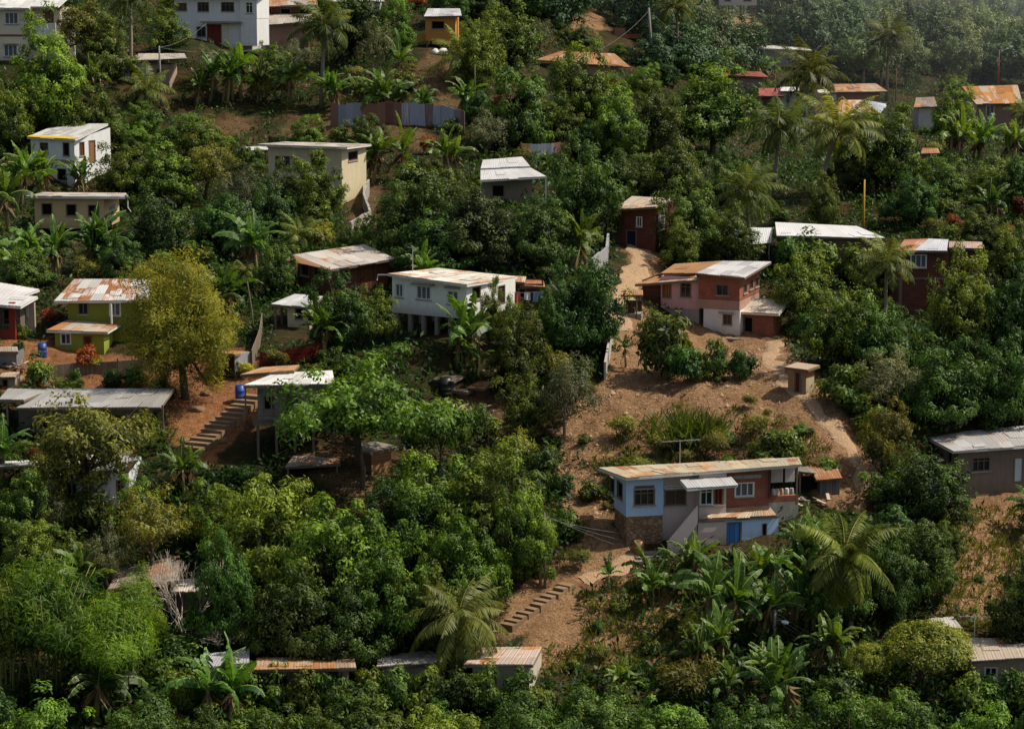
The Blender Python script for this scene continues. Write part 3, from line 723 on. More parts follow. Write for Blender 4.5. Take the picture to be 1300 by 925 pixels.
        if trim:
            A = np.array([[q[0], q[1], 1] for q in p]); co = np.linalg.lstsq(A, np.array([q[2] for q in p]), rcond=None)[0]
            xa, xb = min(q[0] for q in p) - .3, max(q[0] for q in p) + .3
            for o in s.root.children:
                if o.type == 'MESH' and ('wall' in o.name or 'foundation' in o.name or 'plinth' in o.name):
                    for vt in o.data.vertices:
                        c = vt.co
                        if not (xa < c.x < xb): continue
                        if c.y > ym - .3: c.y = ym - .3
                        f = co[0] * c.x + co[1] * c.y + co[2] - .06
                        if f < c.z < f + 1.6: c.z = f
        if DEBUG:
            for a, b in ((0, 3), (1, 2)):
                d = p[b] - p[a]; print('ROOF %-22s dx %.1f dy %.1f dz %.2f slope %.0f' % (s.root.name, d[0], d[1], d[2], math.degrees(math.atan2(d[2], math.hypot(d[0], d[1])))))
        s.sheet(*p, mat, **kw); return p
    def post(s, u, v0, v1, y=0.0, w=.14, mat=None, name='post', r=None):
        a, b = s.pt(u, v0, y), s.pt(u, v1, y); m = MB(); m.box(b[0] - w / 2, y - w / 2, b[2], b[0] + w / 2, y + w / 2, a[2]); return s.part(m, name, mat or POSTW)
    def slab(s, u0, u1, vt, vb, y0, y1, mat, name='slab', uref=None):
        uref = (u0 + u1) / 2 if uref is None else uref; a, b = s.pt(u0, vt, y0), s.pt(u1, vt, y0); m = MB()
        m.box(a[0], y0, s.pt(uref, vb, y0)[2], b[0], y1, s.pt(uref, vt, y0)[2]); return s.part(m, name, mat)
    def found(s, x0, x1, y0, y1, z1, mat=None, depth=3.0, name='foundation', inset=.03):
        m = MB(); m.box(x0 + inset, y0 + inset, z1 - depth, x1 - inset, y1 - inset, z1 - .004); return s.part(m, name, mat or CONC)
    def stilts(s, xs, ys, z1, depth=3.5, w=.2, mat=None, name='stilt'):
        for x in xs:
            for y in ys: m = MB(); m.box(x - w / 2, y - w / 2, z1 - depth, x + w / 2, y + w / 2, z1); s.part(m, name, mat or POSTW)
DEBUG = False
# ================================================================ the houses
GH = 'hillside houses'
# measured ground points under the houses (u, v, px per metre)
for (u, v, sc) in ((30, 80, 12.2), (260, 64, 11.6), (190, 113, 12), (92, 240, 13.4), (100, 302, 15), (555, 66, 11.6), (400, 262, 14), (560, 437, 18.5), (505, 432, 18.1), (535, 398, 17.5), (125, 452, 18.2),
                   (110, 560, 20), (130, 655, 21), (900, 432, 17.2), (805, 322, 16), (860, 694, 21.3), (1250, 626, 20), (1170, 400, 16.5), (370, 425, 18), (420, 378, 17),
                   (1250, 165, 10), (1080, 185, 11), (1100, 136, 9), (900, 22, 8.3), (660, 262, 14.5), (465, 605, 20.5), (350, 575, 20), (585, 520, 19)):
    HOUSE_ANCH.append((u, v, F / sc))
tps_setup()
RUSTY = sheet(SILVER, .62, 1); RUSTX = sheet((.40, .31, .24), .80, 2, rcol=((.24, .085, .03), (.42, .20, .075))); GREYR = sheet((.56, .56, .57), .22, 3, worn=(.36, .33, .29)); WHITER = sheet((.76, .75, .72), .10, 4, worn=(.6, .55, .48))
OLDR = sheet((.56, .51, .45), .34, 5, worn=(.34, .28, .21)); TANR = sheet((.58, .51, .37), .46, 6, worn=(.52, .40, .22), var=.14); REDR = sheet((.34, .07, .05), .3, 7, rcol=((.24, .05, .03), (.36, .10, .05)), worn=(.34, .12, .08))
BLUEG = sheet((.33, .37, .44), .12, 8, worn=(.35, .36, .38)); REDB = brick((.27, .075, .045), (.34, .11, .07), (.30, .17, .12), .28); DREDB = brick((.10, .028, .018), (.15, .042, .028), (.14, .09, .07), .3)
def hs(*a, **k): return House(*a, group=k.pop('group', GH), **k)

# ---- cream two storey house, top left corner
h = hs('cream_house', 'large cream two storey house with a red floor band and white balcony', 'house', 34, 80, 12.2, -8, clear=(0, 0, 40, 80))
CRM = paint((.70, .64, .48), .18)
b = h.walls(-40, 34, 7, 78, 7, CRM, front=[(6, 16, 23, 31, 'lou'), (5, 57, 22, 72, 'lou')])
h.found(b[0], b[1], 0, 7, b[2], CONC)
m = MB(); m.box(b[0] - .05, -.05, h.pt(34, 46.5)[2], b[1] + .05, -.003, h.pt(34, 44)[2]); m.box(b[1] + .003, -.05, h.pt(34, 46.5)[2], b[1] + .06, 7, h.pt(34, 44)[2]); h.part(m, 'floor_band', plain('red_paint', (.28, .05, .04)))
for vv in (12.5, 56): m = MB(); m.box(h.pt(5, vv)[0], -.35, h.pt(20, vv)[2] - .03, h.pt(24, vv)[0], -.003, h.pt(20, vv)[2] + .04); h.part(m, 'window_hood', CONC)
zf, zt = h.pt(34, 45)[2], b[3]
w2 = h.walls(36, 76, 10, 78, 5, CRM, y0=1.5, x0=b[1] + .02, front=[(37, 13, 44, 28, 'gl'), (55, 12, 68, 30, 'door', planks((.22, .12, .10)))], name='wing_wall')
m = MB(); m.box(b[1] + .07, .2, zf, w2[1], .32, zf + 1.25); m.box(b[1] + .07, .2, zf - .12, w2[1], 1.49, zf); h.part(m, 'balcony', WHITE)
z = h.pt(34, 9)[2]
h.sheet((b[0] - 1, -.8, z - .1), (b[1] + .6, -.8, z - .1), (b[1] + .6, 3.6, z + 1.25), (b[0] - 1, 3.6, z + 1.25), WHITER, fascia=WHITE)
h.sheet((b[1] + .62, -.3, z + .05), (w2[1] + .5, -.3, z + .05), (w2[1] + .5, 3.6, z + 1.1), (b[1] + .62, 3.6, z + 1.1), WHITER, name='wing_roof', fascia=WHITE)
h.sheet((b[1] + .6, 8, z - .1), (b[0] - 1, 8, z - .1), (b[0] - 1, 3.62, z + 1.25), (b[1] + .6, 3.62, z + 1.25), WHITER, name='rear_roof', fascia=False)

# ---- tall white house at the top edge
h = hs('white_house', 'tall white two storey house with square blue windows over a brick panel', 'house', 300, 64, 11.6, -14, clear=(222, 0, 325, 62))
WB = paint((.74, .74, .74), .22)
b = h.walls(222, 306, -4, 60, 8, WB, uref=264, front=[(223, 4, 237, 14, 'pl'), (251, 3, 265, 15, 'pl'), (281, 3, 297, 15, 'pl'), (250, 34, 261, 47, 'pl'), (263, 31, 281, 55, 'door', planks((.24, .05, .03)))])
h.found(b[0], b[1], 0, 8, b[2], WB)
m = MB(); m.box(h.pt(258, 28)[0], -.9, h.pt(280, 29)[2], b[1] + .3, -.003, h.pt(280, 27)[2]); h.part(m, 'canopy', CONC)
m = MB(); m.box(h.pt(282, 40)[0], -.12, b[2], h.pt(290, 40)[0], -.004, h.pt(285, 30)[2]); h.part(m, 'cream_panel', CRM)
w2 = h.walls(308, 326, 0, 24, 4, WB, y0=-.3, uref=318, front=[(312, 3, 321, 17, 'gl')], name='annex_wall', x0=b[1] + .02)
h.found(w2[0], w2[1], -.3, 3.7, w2[2], WB)
z = b[3]; h.sheet((b[0] - .6, -.8, z), (w2[1] + .6, -.8, z), (w2[1] + .6, 4.2, z + 1.3), (b[0] - .6, 4.2, z + 1.3), OLDR)
h.sheet((w2[1] + .6, 9, z), (b[0] - .6, 9, z), (b[0] - .6, 4.22, z + 1.3), (w2[1] + .6, 4.22, z + 1.3), OLDR, name='rear_roof', fascia=False)

# ---- rusty roofed house beside it
h = hs('rusty_house', 'pinkish house with two stepped rusty roofs beside the tall white house', 'house', 330, 62, 11.6, 4, clear=(318, 0, 402, 34))
b = h.walls(322, 392, 26, 60, 6, paint((.34, .21, .17), .4), y0=.5); h.found(b[0], b[1], .5, 6.5, b[2])
h.roof((314, 33, -.6), (404, 27, -.6), (402, 18, 3.0), (322, 18, 3.0), OLDR)
b2 = h.walls(325, 398, 10, 20, 3.2, planks((.16, .08, .05)), y0=3.2, name='upper_wall', front=[(332, 11, 345, 18, 'dk'), (356, 11, 369, 18, 'dk'), (380, 11, 392, 18, 'dk')])
h.roof((318, 9, 2.6), (403, 6, 2.6), (402, -3, 6), (318, -3, 6), RUSTY, name='upper_roof')

# ---- small block house
h = hs('block_house', 'small pale block house with a crooked grey tin roof behind a utility pole', 'house', 190, 113, 12, -6, clear=(153, 70, 215, 108))
b = h.walls(153, 191, 80, 112, 4, paint((.48, .50, .52), .5), uref=172, front=[(165, 88, 180, 99, 'dk')]); h.found(b[0], b[1], 0, 4, b[2])
w2 = h.walls(192, 215, 82, 112, 3.4, paint((.40, .31, .24), .5), y0=.4, uref=200, name='side_wall', x0=b[1] + .02, front=[(199, 88, 207, 99, 'dk')]); h.found(w2[0], w2[1], .4, 3.8, w2[2])
h.roof((167, 77, -.5), (237, 74, -.5), (234, 68, 4.2), (176, 68, 4.2), OLDR)
h.roof((145, 81, -.4), (169, 78, -.4), (176, 70, 4.2), (150, 75, 4.2), OLDR, name='side_roof')

# ---- orange cabin on stilts
h = hs('orange_cabin', 'small orange plywood cabin on stilts under a grey tin roof', 'house', 578, 66, 11.6, -4, clear=(528, 11, 584, 64))
OR = paint((.55, .26, .065), .2)
b = h.walls(540, 578, 21, 52, 4.5, OR, uref=560, front=[(548, 27, 564, 37, 'dk')])
w2 = h.walls(529, 540, 44, 53, 3, OR, y0=.4, uref=535, name='side_wall', x1=b[0] - .02)
h.stilts((b[0] + .2, (b[0] + b[1]) / 2, b[1] - .2), (.2, 4.2), b[2], w=.16)
h.roof((538, 21, -.6), (586, 20, -.6), (584, 11, 4.9), (543, 11, 4.9), GREYR)
h.post(580.5, 20, 52, -.5, .1)

# ---- white house with yellow edged roof
h = hs('white_cottage', 'white two storey cottage whose pale roof has a yellow edge', 'house', 95, 240, 13.4, -31, clear=(42, 157, 143, 215))
b = h.walls(40, 95, 178, 240, 5.2, paint((.76, .76, .76), .22), front=[(51, 181, 61, 195, 'pl'), (80, 181, 88, 198, 'dk'), (73, 214, 84, 229, 'dk')], rise=.9,
            right=[(101, 180, 107, 198, 'sh', planks((.30, .13, .05))), (113, 178, 121, 206, 'door', planks((.33, .16, .07)))])
h.found(b[0], b[1], 0, 5.2, b[2])
m = MB(); m.box(b[0], -.25, h.pt(95, 206)[2], b[1] + .2, -.003, h.pt(95, 203.5)[2]); h.part(m, 'floor_ledge', CONC)
p = h.roof((34, 174, -.5), (95, 177, -.5), (137, 157, 5.6), (74, 157, 5.6), sheet((.66, .66, .66), .05, 31), fascia=WHITE)
a, e = p[0], p[1]; d = (p[3] - p[0]); d /= np.linalg.norm(d)
m = MB(); up = np.array([0, 0, .05]); m.face((a + up, e + up, e + d * .75 + up, a + d * .75 + up)); m.face((a + up, a + up * 0 - up, e - up, e + up)); h.part(m, 'yellow_edge', plain('yellow_paint', (.62, .42, .02)))

# ---- beige house
h = hs('beige_house', 'long beige single storey house with three dark blue windows on short stilts', 'house', 88, 290, 15, -3, vb=300, clear=(33, 245, 163, 296))
BEI = paint((.60, .45, .24), .18)
b = h.walls(44, 132, 250, 290, 6, BEI, uref=88, front=[(53, 258, 66, 273, 'dk'), (84, 259, 97, 274, 'dk'), (112, 260, 125, 275, 'dk')], right=[(138, 259, 146, 270, 'gl')])
h.stilts((b[0] + .2, b[0] + 2.2, b[0] + 4, b[1] - .3), (.2, 5.7), b[2], w=.25)
h.roof((32, 249, -.6), (164, 250, -.6), (160, 245, 6.6), (56, 244, 6.6), OLDR, fascia=WHITE)
m = MB(); q = h.pt(162, 250, -.4); m.tube([q, q + np.array([0, 0, -.9]), q + np.array([.25, .1, -1.3])], .05, 6); h.part(m, 'downpipe', WHITE)

# ---- cream flat roofed house among the trees
h = hs('flat_roof_house', 'cream house with a thin flat roof half hidden by leafy shrubs', 'house', 434, 262, 14, -18, clear=(343, 181, 470, 206))
b = h.walls(341, 434, 186, 262, 6, paint((.58, .50, .33), .25), uref=390, front=[(350, 198, 368, 215, 'pl'), (395, 196, 412, 214, 'dk')], right=[(442, 192, 454, 204, 'dk')]); h.found(b[0], b[1], 0, 6, b[2])
h.roof((326, 183, -.8), (440, 187, -.8), (472, 183, 6.6), (362, 180, 6.6), OLDR, fascia=WHITE)
h = House('shed', 'tiny dark shed with a pale tin roof beside the flat roofed cream house', 'shed', 322, 205, 13.6, 0)
b = h.walls(309, 338, 192, 206, 2, WOODD, uref=322); h.found(b[0], b[1], 0, 2, b[2]); h.roof((303, 191, -.5), (342, 190, -.5), (338, 186, 2.5), (307, 186, 2.5), WHITER)
# ---- grey pavilion
h = hs('pavilion_house', 'open sided house with a broad two tier pale grey roof', 'house', 660, 262, 14.5, 0, clear=(610, 199, 695, 228))
LG = sheet((.72, .71, .71), .03, 33, var=.12)
h.roof((610, 229, -.6), (694, 224, -.6), (674, 213, 2.2), (610, 216, 2.2), LG, fascia=WHITE)
h.roof((610, 214, 2.3), (673, 211, 2.3), (663, 199, 6), (613, 203, 6), LG, name='upper_roof', fascia=WHITE)
b = h.walls(612, 676, 228, 262, 5, paint((.28, .24, .19), .5), y0=1.6, uref=640, front=[(625, 235, 640, 250, 'dk')]); h.found(b[0], b[1], 1.6, 6.6, b[2])
h.post(693, 225, 262, -.4, .1, WHITE)
# ---- hip roofed rusty house behind mango
h = hs('hip_roof_house', 'low house with a rusty orange hipped roof mostly behind a mango tree', 'house', 740, 100, 11, 0, clear=(682, 66, 712, 80))
b = h.walls(694, 786, 84, 100, 6, paint((.32, .22, .15), .4), uref=740); h.found(b[0], b[1], 0, 6, b[2])
h.roof((679, 76, -.5), (800, 85, -.5), (780, 68, 3.2), (712, 65, 3.2), RUSTX)
# ---- red brick ruin
h = House('brick_ruin', 'low unfinished red brick wall shell on a bare terrace', 'ruin', 790, 48, 9, 2, clear=(755, 36, 816, 48))
b = h.walls(757, 780, 40, 48, 3, REDB, uref=770, front=[(765, 42, 770, 48, 'dk')]); w = h.walls(781, 794, 36, 50, 3, brick((.30, .13, .08), (.36, .18, .11), (.3, .22, .17)), y0=-.3, uref=790, name='corner_wall', x0=b[1] + .01); h.walls(795, 815, 44, 49, 3, REDB, uref=805, name='low_wall', x0=w[1] + .01)
# ---- stilt house top right
h = hs('stilt_house', 'white house standing on tall thin stilts at the top edge', 'house', 936, 22, 8.3, 0, clear=(912, 0, 963, 22))
b = h.walls(913, 961, -12, 7, 6, paint((.48, .47, .44), .2), uref=936, front=[(920, -7, 928, 2, 'dk'), (944, -7, 954, 2, 'dk')]); h.stilts(np.linspace(b[0] + .2, b[1] - .2, 4), (.2, 5.7), b[2], w=.2, depth=3.0)
z = b[3]; h.sheet((b[0] - .5, -.6, z), (b[1] + .5, -.6, z), (b[1] + .5, 6.5, z + 1), (b[0] - .5, 6.5, z + 1), GREYR)
# ---- red roofs
h = hs('red_roof_house', 'house hidden in leaves showing only a flat red roof edge', 'house', 945, 118, 10.2, 2, clear=(925, 90, 975, 99))
b = h.walls(926, 968, 99, 122, 5, paint((.3, .22, .2), .4), uref=945); h.found(b[0], b[1], 0, 5, b[2]); h.roof((915, 95, -.5), (976, 98, -.5), (966, 91, 5.5), (920, 90, 5.5), REDR)
h = hs('dark_red_roof_house', 'small house with a dull red roof and white block wall behind a palm', 'house', 985, 150, 10.5, -6, clear=(966, 112, 1008, 148))
b = h.walls(968, 990, 122, 150, 4, paint((.12, .10, .09), .3), uref=980, front=[(974, 128, 983, 138, 'dk')]); h.found(b[0], b[1], 0, 4, b[2]); h.roof((962, 122, -.5), (995, 122, -.5), (991, 112, 4.5), (964, 112, 4.5), REDR)
w2 = h.walls(991, 1010, 116, 150, 3, paint((.55, .56, .58), .2), uref=1000, name='block_wall', x0=b[1] + .05, y0=.3); h.found(w2[0], w2[1], .3, 3.3, w2[2])
z = w2[3]; h.sheet((w2[0], 0, z + .03), (w2[1] + .4, 0, z + .03), (w2[1] + .4, 3.6, z + .35), (w2[0], 3.6, z + .35), WHITER, name='flat_roof')
h = hs('low_grey_house', 'distant low house with a thin white roof line in front of the forest', 'house', 1000, 88, 8.3, -3, clear=(965, 56, 1030, 72))
b = h.walls(968, 1020, 63, 86, 5, paint((.27, .26, .25), .4), uref=1000, front=[(1003, 66, 1012, 74, 'dk')]); h.found(b[0], b[1], 0, 5, b[2]); h.roof((962, 61, -.6), (1031, 64, -.6), (1018, 58, 5.5), (964, 57, 5.5), WHITER, fascia=WHITE)
m = MB(); q = h.pt(993, 58, 3); m.box(q[0] - .9, 3, q[2], q[0] + .9, 3.3, q[2] + .08); m.box(q[0] - .05, 3.1, q[2] - 1, q[0] + .05, 3.2, q[2]); h.part(m, 'antenna', POSTW)
# ---- rusty roof houses on the right ridge
h = hs('ochre_house', 'ochre house with a rusty roof and a white side block at the tall palm', 'house', 1100, 138, 9.3, -8, clear=(1040, 105, 1125, 130))
b = h.walls(1062, 1117, 117, 136, 4.5, paint((.38, .16, .07), .35), uref=1100); h.found(b[0], b[1], 0, 4.5, b[2]); h.roof((1056, 117, -.6), (1127, 116, -.6), (1112, 106, 4.9), (1050, 107, 4.9), sheet((.5, .40, .30), .62, 41))
w2 = h.walls(1040, 1062, 118, 136, 3, paint((.60, .60, .60), .2), uref=1050, name='side_block', x1=b[0] - .02, y0=-.4); h.found(w2[0], w2[1], -.4, 2.6, w2[2])
z = w2[3]; h.sheet((w2[0] - .3, -.7, z + .03), (w2[1], -.7, z + .03), (w2[1], 2.9, z + .3), (w2[0] - .3, 2.9, z + .3), WHITER, name='flat_roof')
h = hs('rust_hip_house', 'grey house with a patchy orange and white hipped roof', 'house', 1075, 188, 11, -4, clear=(1053, 126, 1113, 176))
b = h.walls(1058, 1108, 147, 186, 5, paint((.42, .41, .40), .4), uref=1070, front=[(1060, 156, 1068, 168, 'dk'), (1085, 155, 1096, 168, 'dk')]); h.found(b[0], b[1], 0, 5, b[2])
RP = sheet((.58, .53, .46), .66, 43, rcol=((.36, .14, .035), (.60, .30, .09)))
h.roof((1052, 147, -.7), (1118, 144, -.7), (1098, 127, 2.6), (1068, 127, 2.6), RP)
q = [h.pt(1118, 144, -.7), h.pt(1126, 132, 5), h.pt(1100, 127.5, 2.7), h.pt(1098, 127, 2.6)]
h.sheet(q[0], q[1], q[2], q[3] + np.array([.01, .01, 0]), BLUEG, name='side_roof', fascia=False)
h = hs('rust_roof_house', 'brown house under a big orange rusted roof with one white window', 'house', 1268, 166, 10, -12, clear=(1222, 107, 1297, 156))
b = h.walls(1240, 1290, 132, 164, 5.5, paint((.31, .20, .16), .4), uref=1265, front=[(1252, 134, 1262, 148, 'lou')]); h.found(b[0], b[1], 0, 5.5, b[2])
RO = sheet((.60, .50, .40), .74, 44, cw=.62, rcol=((.36, .14, .035), (.58, .27, .07)))
h.roof((1239, 132, -.6), (1298, 131, -.6), (1292, 108, 5), (1221, 110, 5), RO)
h = House('hut', 'small hut with a white wall and brown roof between ridge trees', 'hut', 1175, 168, 10, 0, clear=(1164, 122, 1186, 135))
b = h.walls(1166, 1186, 136, 166, 4, paint((.5, .48, .46), .4), uref=1175); h.found(b[0], b[1], 0, 4, b[2]); h.roof((1160, 136, -.4), (1190, 135, -.4), (1186, 123, 4.4), (1163, 124, 4.4), sheet((.25, .2, .17), .5, 45))
h = House('shed', 'narrow grey block shed with a rusty tin roof among the ridge bananas', 'shed', 1180, 216, 12, 0, clear=(1170, 187, 1192, 214))
b = h.walls(1171, 1190, 195, 216, 2, paint((.13, .12, .13), .3), uref=1180); h.found(b[0], b[1], 0, 2, b[2]); h.roof((1169, 195, -.3), (1193, 194, -.3), (1191, 188, 2.4), (1171, 188, 2.4), RUSTX)

# ---- dark red house at the head of the path
h = hs('dark_brick_house', 'dark red brick house with a blue door at the head of the dirt path', 'house', 832, 322, 16, -26, clear=(783, 250, 832, 318))
b = h.walls(783, 832, 264, 322, 4.2, DREDB, uref=832, front=[(795, 292, 808, 319, 'door', planks((.02, .025, .05))), (808, 275, 815, 288, 'gl')], right=[(836, 268, 843, 292, 'gl')], rise=.5); h.found(b[0], b[1], 0, 4.2, b[2])
h.roof((779, 266, -.7), (832, 262, -.7), (860, 252, 4.8), (802, 249, 4.8), sheet((.62, .50, .38), .38, 51))
# ---- white tarpaulin roofs
h = hs('white_roof_house', 'low house under a bright white sheet roof among shrubs', 'house', 1050, 345, 15.5, 4, clear=(985, 283, 1122, 304))
b = h.walls(1000, 1105, 303, 345, 5, paint((.12, .09, .07), .4), uref=1050); h.found(b[0], b[1], 0, 5, b[2])
h.roof((986, 299, -.5), (1124, 302, -.5), (1088, 287, 5.5), (984, 282, 5.5), sheet((.80, .80, .80), .02, 52, var=.08, worn=(.75, .75, .75)))
h = House('canopy', 'small white canopy on thin posts under a drooping palm', 'canopy', 962, 330, 15.8, 0, clear=(944, 290, 982, 312))
h.roof((945, 310, -.4), (979, 308, -.4), (981, 289, 3), (952, 289, 3), sheet((.78, .80, .82), .0, 53, var=.08), fascia=False)
for (u, y) in ((950, 0), (963, -.3), (976, 0), (955, 2.8), (979, 2.8)): h.post(u, 300, 332, y, .07, WHITE)
# ---- dark brick house at right
h = hs('dark_brick_house', 'tall dark brick house with a white window and red and white roof', 'house', 1170, 402, 16.5, -2, clear=(1140, 304, 1196, 385))
b = h.walls(1140, 1203, 318, 402, 6, DREDB, uref=1165, front=[(1156, 323, 1176, 340, 'lou')]); h.found(b[0], b[1], 0, 6, b[2])
m = MB(); m.box(b[0] - .03, -.05, h.pt(1170, 354.5)[2], b[1] + .03, -.004, h.pt(1170, 352)[2]); h.part(m, 'concrete_beam', paint((.17, .13, .11), .4))
for u in (1143, 1186): m = MB(); x = h.pt(u, 370)[0]; m.box(x - .12, -.047, b[2], x + .12, -.006, h.pt(1170, 354.6)[2]); h.part(m, 'concrete_column', paint((.17, .13, .11), .4))
h.roof((1137, 318, -.6), (1160, 318, -.6), (1178, 303, 6.4), (1148, 304, 6.4), sheet((.55, .55, .58), .75, 54, rcol=((.34, .12, .06), (.45, .20, .10))), name='roof')
h.roof((1160.5, 318, -.6), (1202, 318, -.6), (1204, 304, 6.4), (1178.5, 303, 6.4), sheet((.62, .64, .69), .05, 55, var=.1), name='pale_roof', trim=True)
w2 = h.walls(1206, 1240, 315, 345, 4, WOODD, y0=1, uref=1220, name='lean_to_wall', x0=b[1] + .03)
h.roof((1204.5, 314, .5), (1248, 315, .5), (1247, 307, 5), (1205, 306, 5), sheet((.5, .36, .33), .5, 56), name='lean_to_roof')

# ---- brown wooden house
h = hs('wooden_house', 'brown board house with a wide striped tin roof behind a rounded dark tree', 'house', 420, 380, 17, 35, clear=(362, 310, 500, 345))
WB2 = planks((.17, .065, .035), .2)
b = h.walls(420, 492, 340, 380, 5.0, WB2, uref=420, left=[(382, 329, 392, 350, 'dk'), (398, 334, 410, 354, 'dk')], front=[(432, 343, 444, 358, 'dk')], rise=.8); h.found(b[0], b[1], 0, 5, b[2], depth=4)
h.roof((421, 342, -.6), (502, 328, -.6), (463, 310, 5.2), (373, 323, 5.2), sheet((.64, .59, .53), .42, 61, worn=(.42, .30, .2)))
q = [h.pt(421, 342, -.6), h.pt(373, 323, 5.2)]
m = MB(); a, e = q[0], q[1]; dd = np.array([-.8, 0, -.35]); m.face((a, e, e + dd, a + dd * .1)); m.face((a + dd * .1 + (0, 0, -.05), e + dd + (0, 0, -.05), e + (0, 0, -.05), a + (0, 0, -.05))); h.part(m, 'side_eave', RUSTX)
# ---- small cream hut
h = hs('cream_hut', 'tiny cream hut with one dark window below the brown board house', 'hut', 393, 420, 18, -8, clear=(343, 373, 402, 420))
b = h.walls(365, 393, 387, 419, 3, paint((.66, .56, .36), .2), uref=380, front=[(375, 390, 384, 405, 'dk')]); h.found(b[0], b[1], 0, 3, b[2], depth=2)
h.roof((343, 386, -.5), (396, 390, -.5), (410, 376, 3.4), (374, 373, 3.4), GREYR); h.post(350, 386, 424, -.3); h.post(358, 386, 424, 1)
# ---- white house on stilts
h = hs('white_stilt_house', 'white house with three white barred windows on concrete stilts and a rusty topped roof', 'house', 592, 405, 18.6, -32, vb=437, clear=(497, 340, 632, 425))
WH = paint((.80, .79, .74), .18)
b = h.walls(498, 592, 357, 405, 6.4, WH, front=[(502, 360, 512, 377, 'lou'), (529, 363, 547, 380, 'lou'), (568, 369, 582, 386, 'lou')], right=[(600, 364, 610, 380, 'dk'), (632, 362, 641, 386, 'door', planks((.04, .03, .03)))])
for (u0, u1, v) in ((524, 552, 361), (566, 584, 365)): m = MB(); m.box(h.pt(u0, v)[0], -.3, h.pt((u0 + u1) / 2, v)[2] - .05, h.pt(u1, v)[0], -.004, h.pt((u0 + u1) / 2, v)[2] + .06); h.part(m, 'window_hood', CONC)
h.stilts(np.linspace(b[0] + .3, b[1] - .3, 6), (.2, 3.2, 6.2), b[2], w=.28, mat=CONC, depth=4)
m = MB(); m.box(b[0], 4.5, b[2] - 4, b[1], 4.7, b[2] - .01); h.part(m, 'shade_wall', VOID)  # near-black sheet painted in for the shade beneath the raised floor
h.roof((492, 347, -.7), (592, 361, -.7), (657, 351, 7), (556, 340, 7), sheet((.82, .77, .68), .50, 62, rcol=((.34, .16, .07), (.50, .27, .12))), fascia=WHITE)
m = MB(); q = h.pt(524, 345, 1); m.tube([q, q + np.array([0, 0, 1.7])], .03, 5); m.bar(q + np.array([-.45, 0, 1.7]), q + np.array([.45, 0, 1.7]), .04, .04); m.bar(q + np.array([-.25, .3, 1.6]), q + np.array([.25, .3, 1.6]), .03, .03); h.part(m, 'antenna', plain('aluminium', (.5, .5, .5), .4, .5, .8))
m = MB(); q = h.pt(497, 349, -.6); m.tube([q, q + np.array([-1.3, .2, -.1]), q + np.array([-1.4, .2, -.5])], .05, 6); h.part(m, 'downpipe', WHITE)
# ---- lean-tos right of it
h = House('lean_to', 'small dark lean-to with two stepped rusty roofs beside the white stilt house', 'shed', 670, 392, 18, 0, clear=(652, 350, 690, 375))
b = h.walls(652, 690, 360, 392, 3, WOODD, uref=670, front=[(658, 366, 668, 378, 'dk')]); h.found(b[0], b[1], 0, 3, b[2]); h.roof((646, 357, -.5), (666, 358, -.5), (668, 351, 3.2), (650, 350, 3.2), sheet((.6, .45, .35), .5, 63)); h.roof((660, 362, -.4), (692, 364, -.4), (690, 356, 3), (668.5, 355, 3), RUSTX, name='lower_roof')
# ---- green house
h = hs('green_house', 'olive green two storey house with rust striped roofs beside the golden feathery tree', 'house', 132, 452, 18.2, -4, clear=(60, 354, 190, 452))
GR = paint((.185, .215, .024), .15); GRL = paint((.27, .33, .04), .12)
b = h.walls(87, 192, 382, 450, 5, GR, y0=2.6, uref=130, front=[(99, 384, 112, 399, 'pl'), (139, 384, 153, 401, 'lou')]); h.found(b[0], b[1], 2.6, 7.6, b[2])
w2 = h.walls(70, 132, 420, 452, 2.57, GRL, uref=100, name='annex_wall', front=[(77, 423, 90, 437, 'gl'), (106, 426, 117, 449, 'door', planks((.20, .03, .015)))]); h.found(w2[0], w2[1], 0, 2.6, w2[2])
RS = sheet((.70, .68, .65), .50, 66, cw=.75, rcol=((.20, .07, .022), (.36, .15, .05)))
h.roof((68, 382, 2.0), (188, 381, 2.0), (192, 354, 7.8), (94, 354, 7.8), RS, fascia=WHITE)
h.roof((58, 419, -.6), (136, 421, -.6), (153, 411, 2.5), (85, 406, 2.5), sheet((.62, .58, .5), .62, 67), name='lower_roof', fascia=WHITE)
m = MB(); q = h.pt(141, 386, 1.5); m.tube([q, q + np.array([0, 0, -1.4])], .07, 8); h.part(m, 'porch_column', WHITE)
# ---- red house at the left edge
h = hs('red_porch_house', 'house at the photo edge with a red porch wall under a pale grey roof', 'house', 40, 436, 18, -6, clear=(0, 358, 50, 440))
REDP = paint((.22, .025, .015), .25)
b = h.walls(-30, 26, 384, 436, 5, paint((.16, .13, .11), .4), y0=1.2, uref=20, front=[(4, 392, 14, 412, 'dk')]); h.found(b[0], b[1], 1.2, 6.2, b[2])
m = MB(); a = h.pt(-30, 418); e = h.pt(18, 418); m.box(a[0], 0, h.pt(10, 436)[2] - 1, e[0], .15, h.pt(10, 418)[2]); h.part(m, 'porch_wall', REDP)
m = MB(); x = h.pt(15, 400)[0]; m.box(x - .22, -.02, h.pt(15, 436)[2] - 1, x + .22, .3, h.pt(15, 384)[2]); h.part(m, 'porch_pillar', REDP)
rl = MB(); z0 = h.pt(8, 418)[2]; z1 = h.pt(8, 406)[2]
for k in range(14): x = a[0] + (x - .25 - a[0]) * 1 if False else a[0] + k * .22; rl.box(x, .05, z0, x + .04, .09, z1)
rl.box(a[0], .03, z1, a[0] + 14 * .22, .11, z1 + .06); h.part(rl, 'balustrade', plain('dark_green_paint', (.02, .05, .03)))
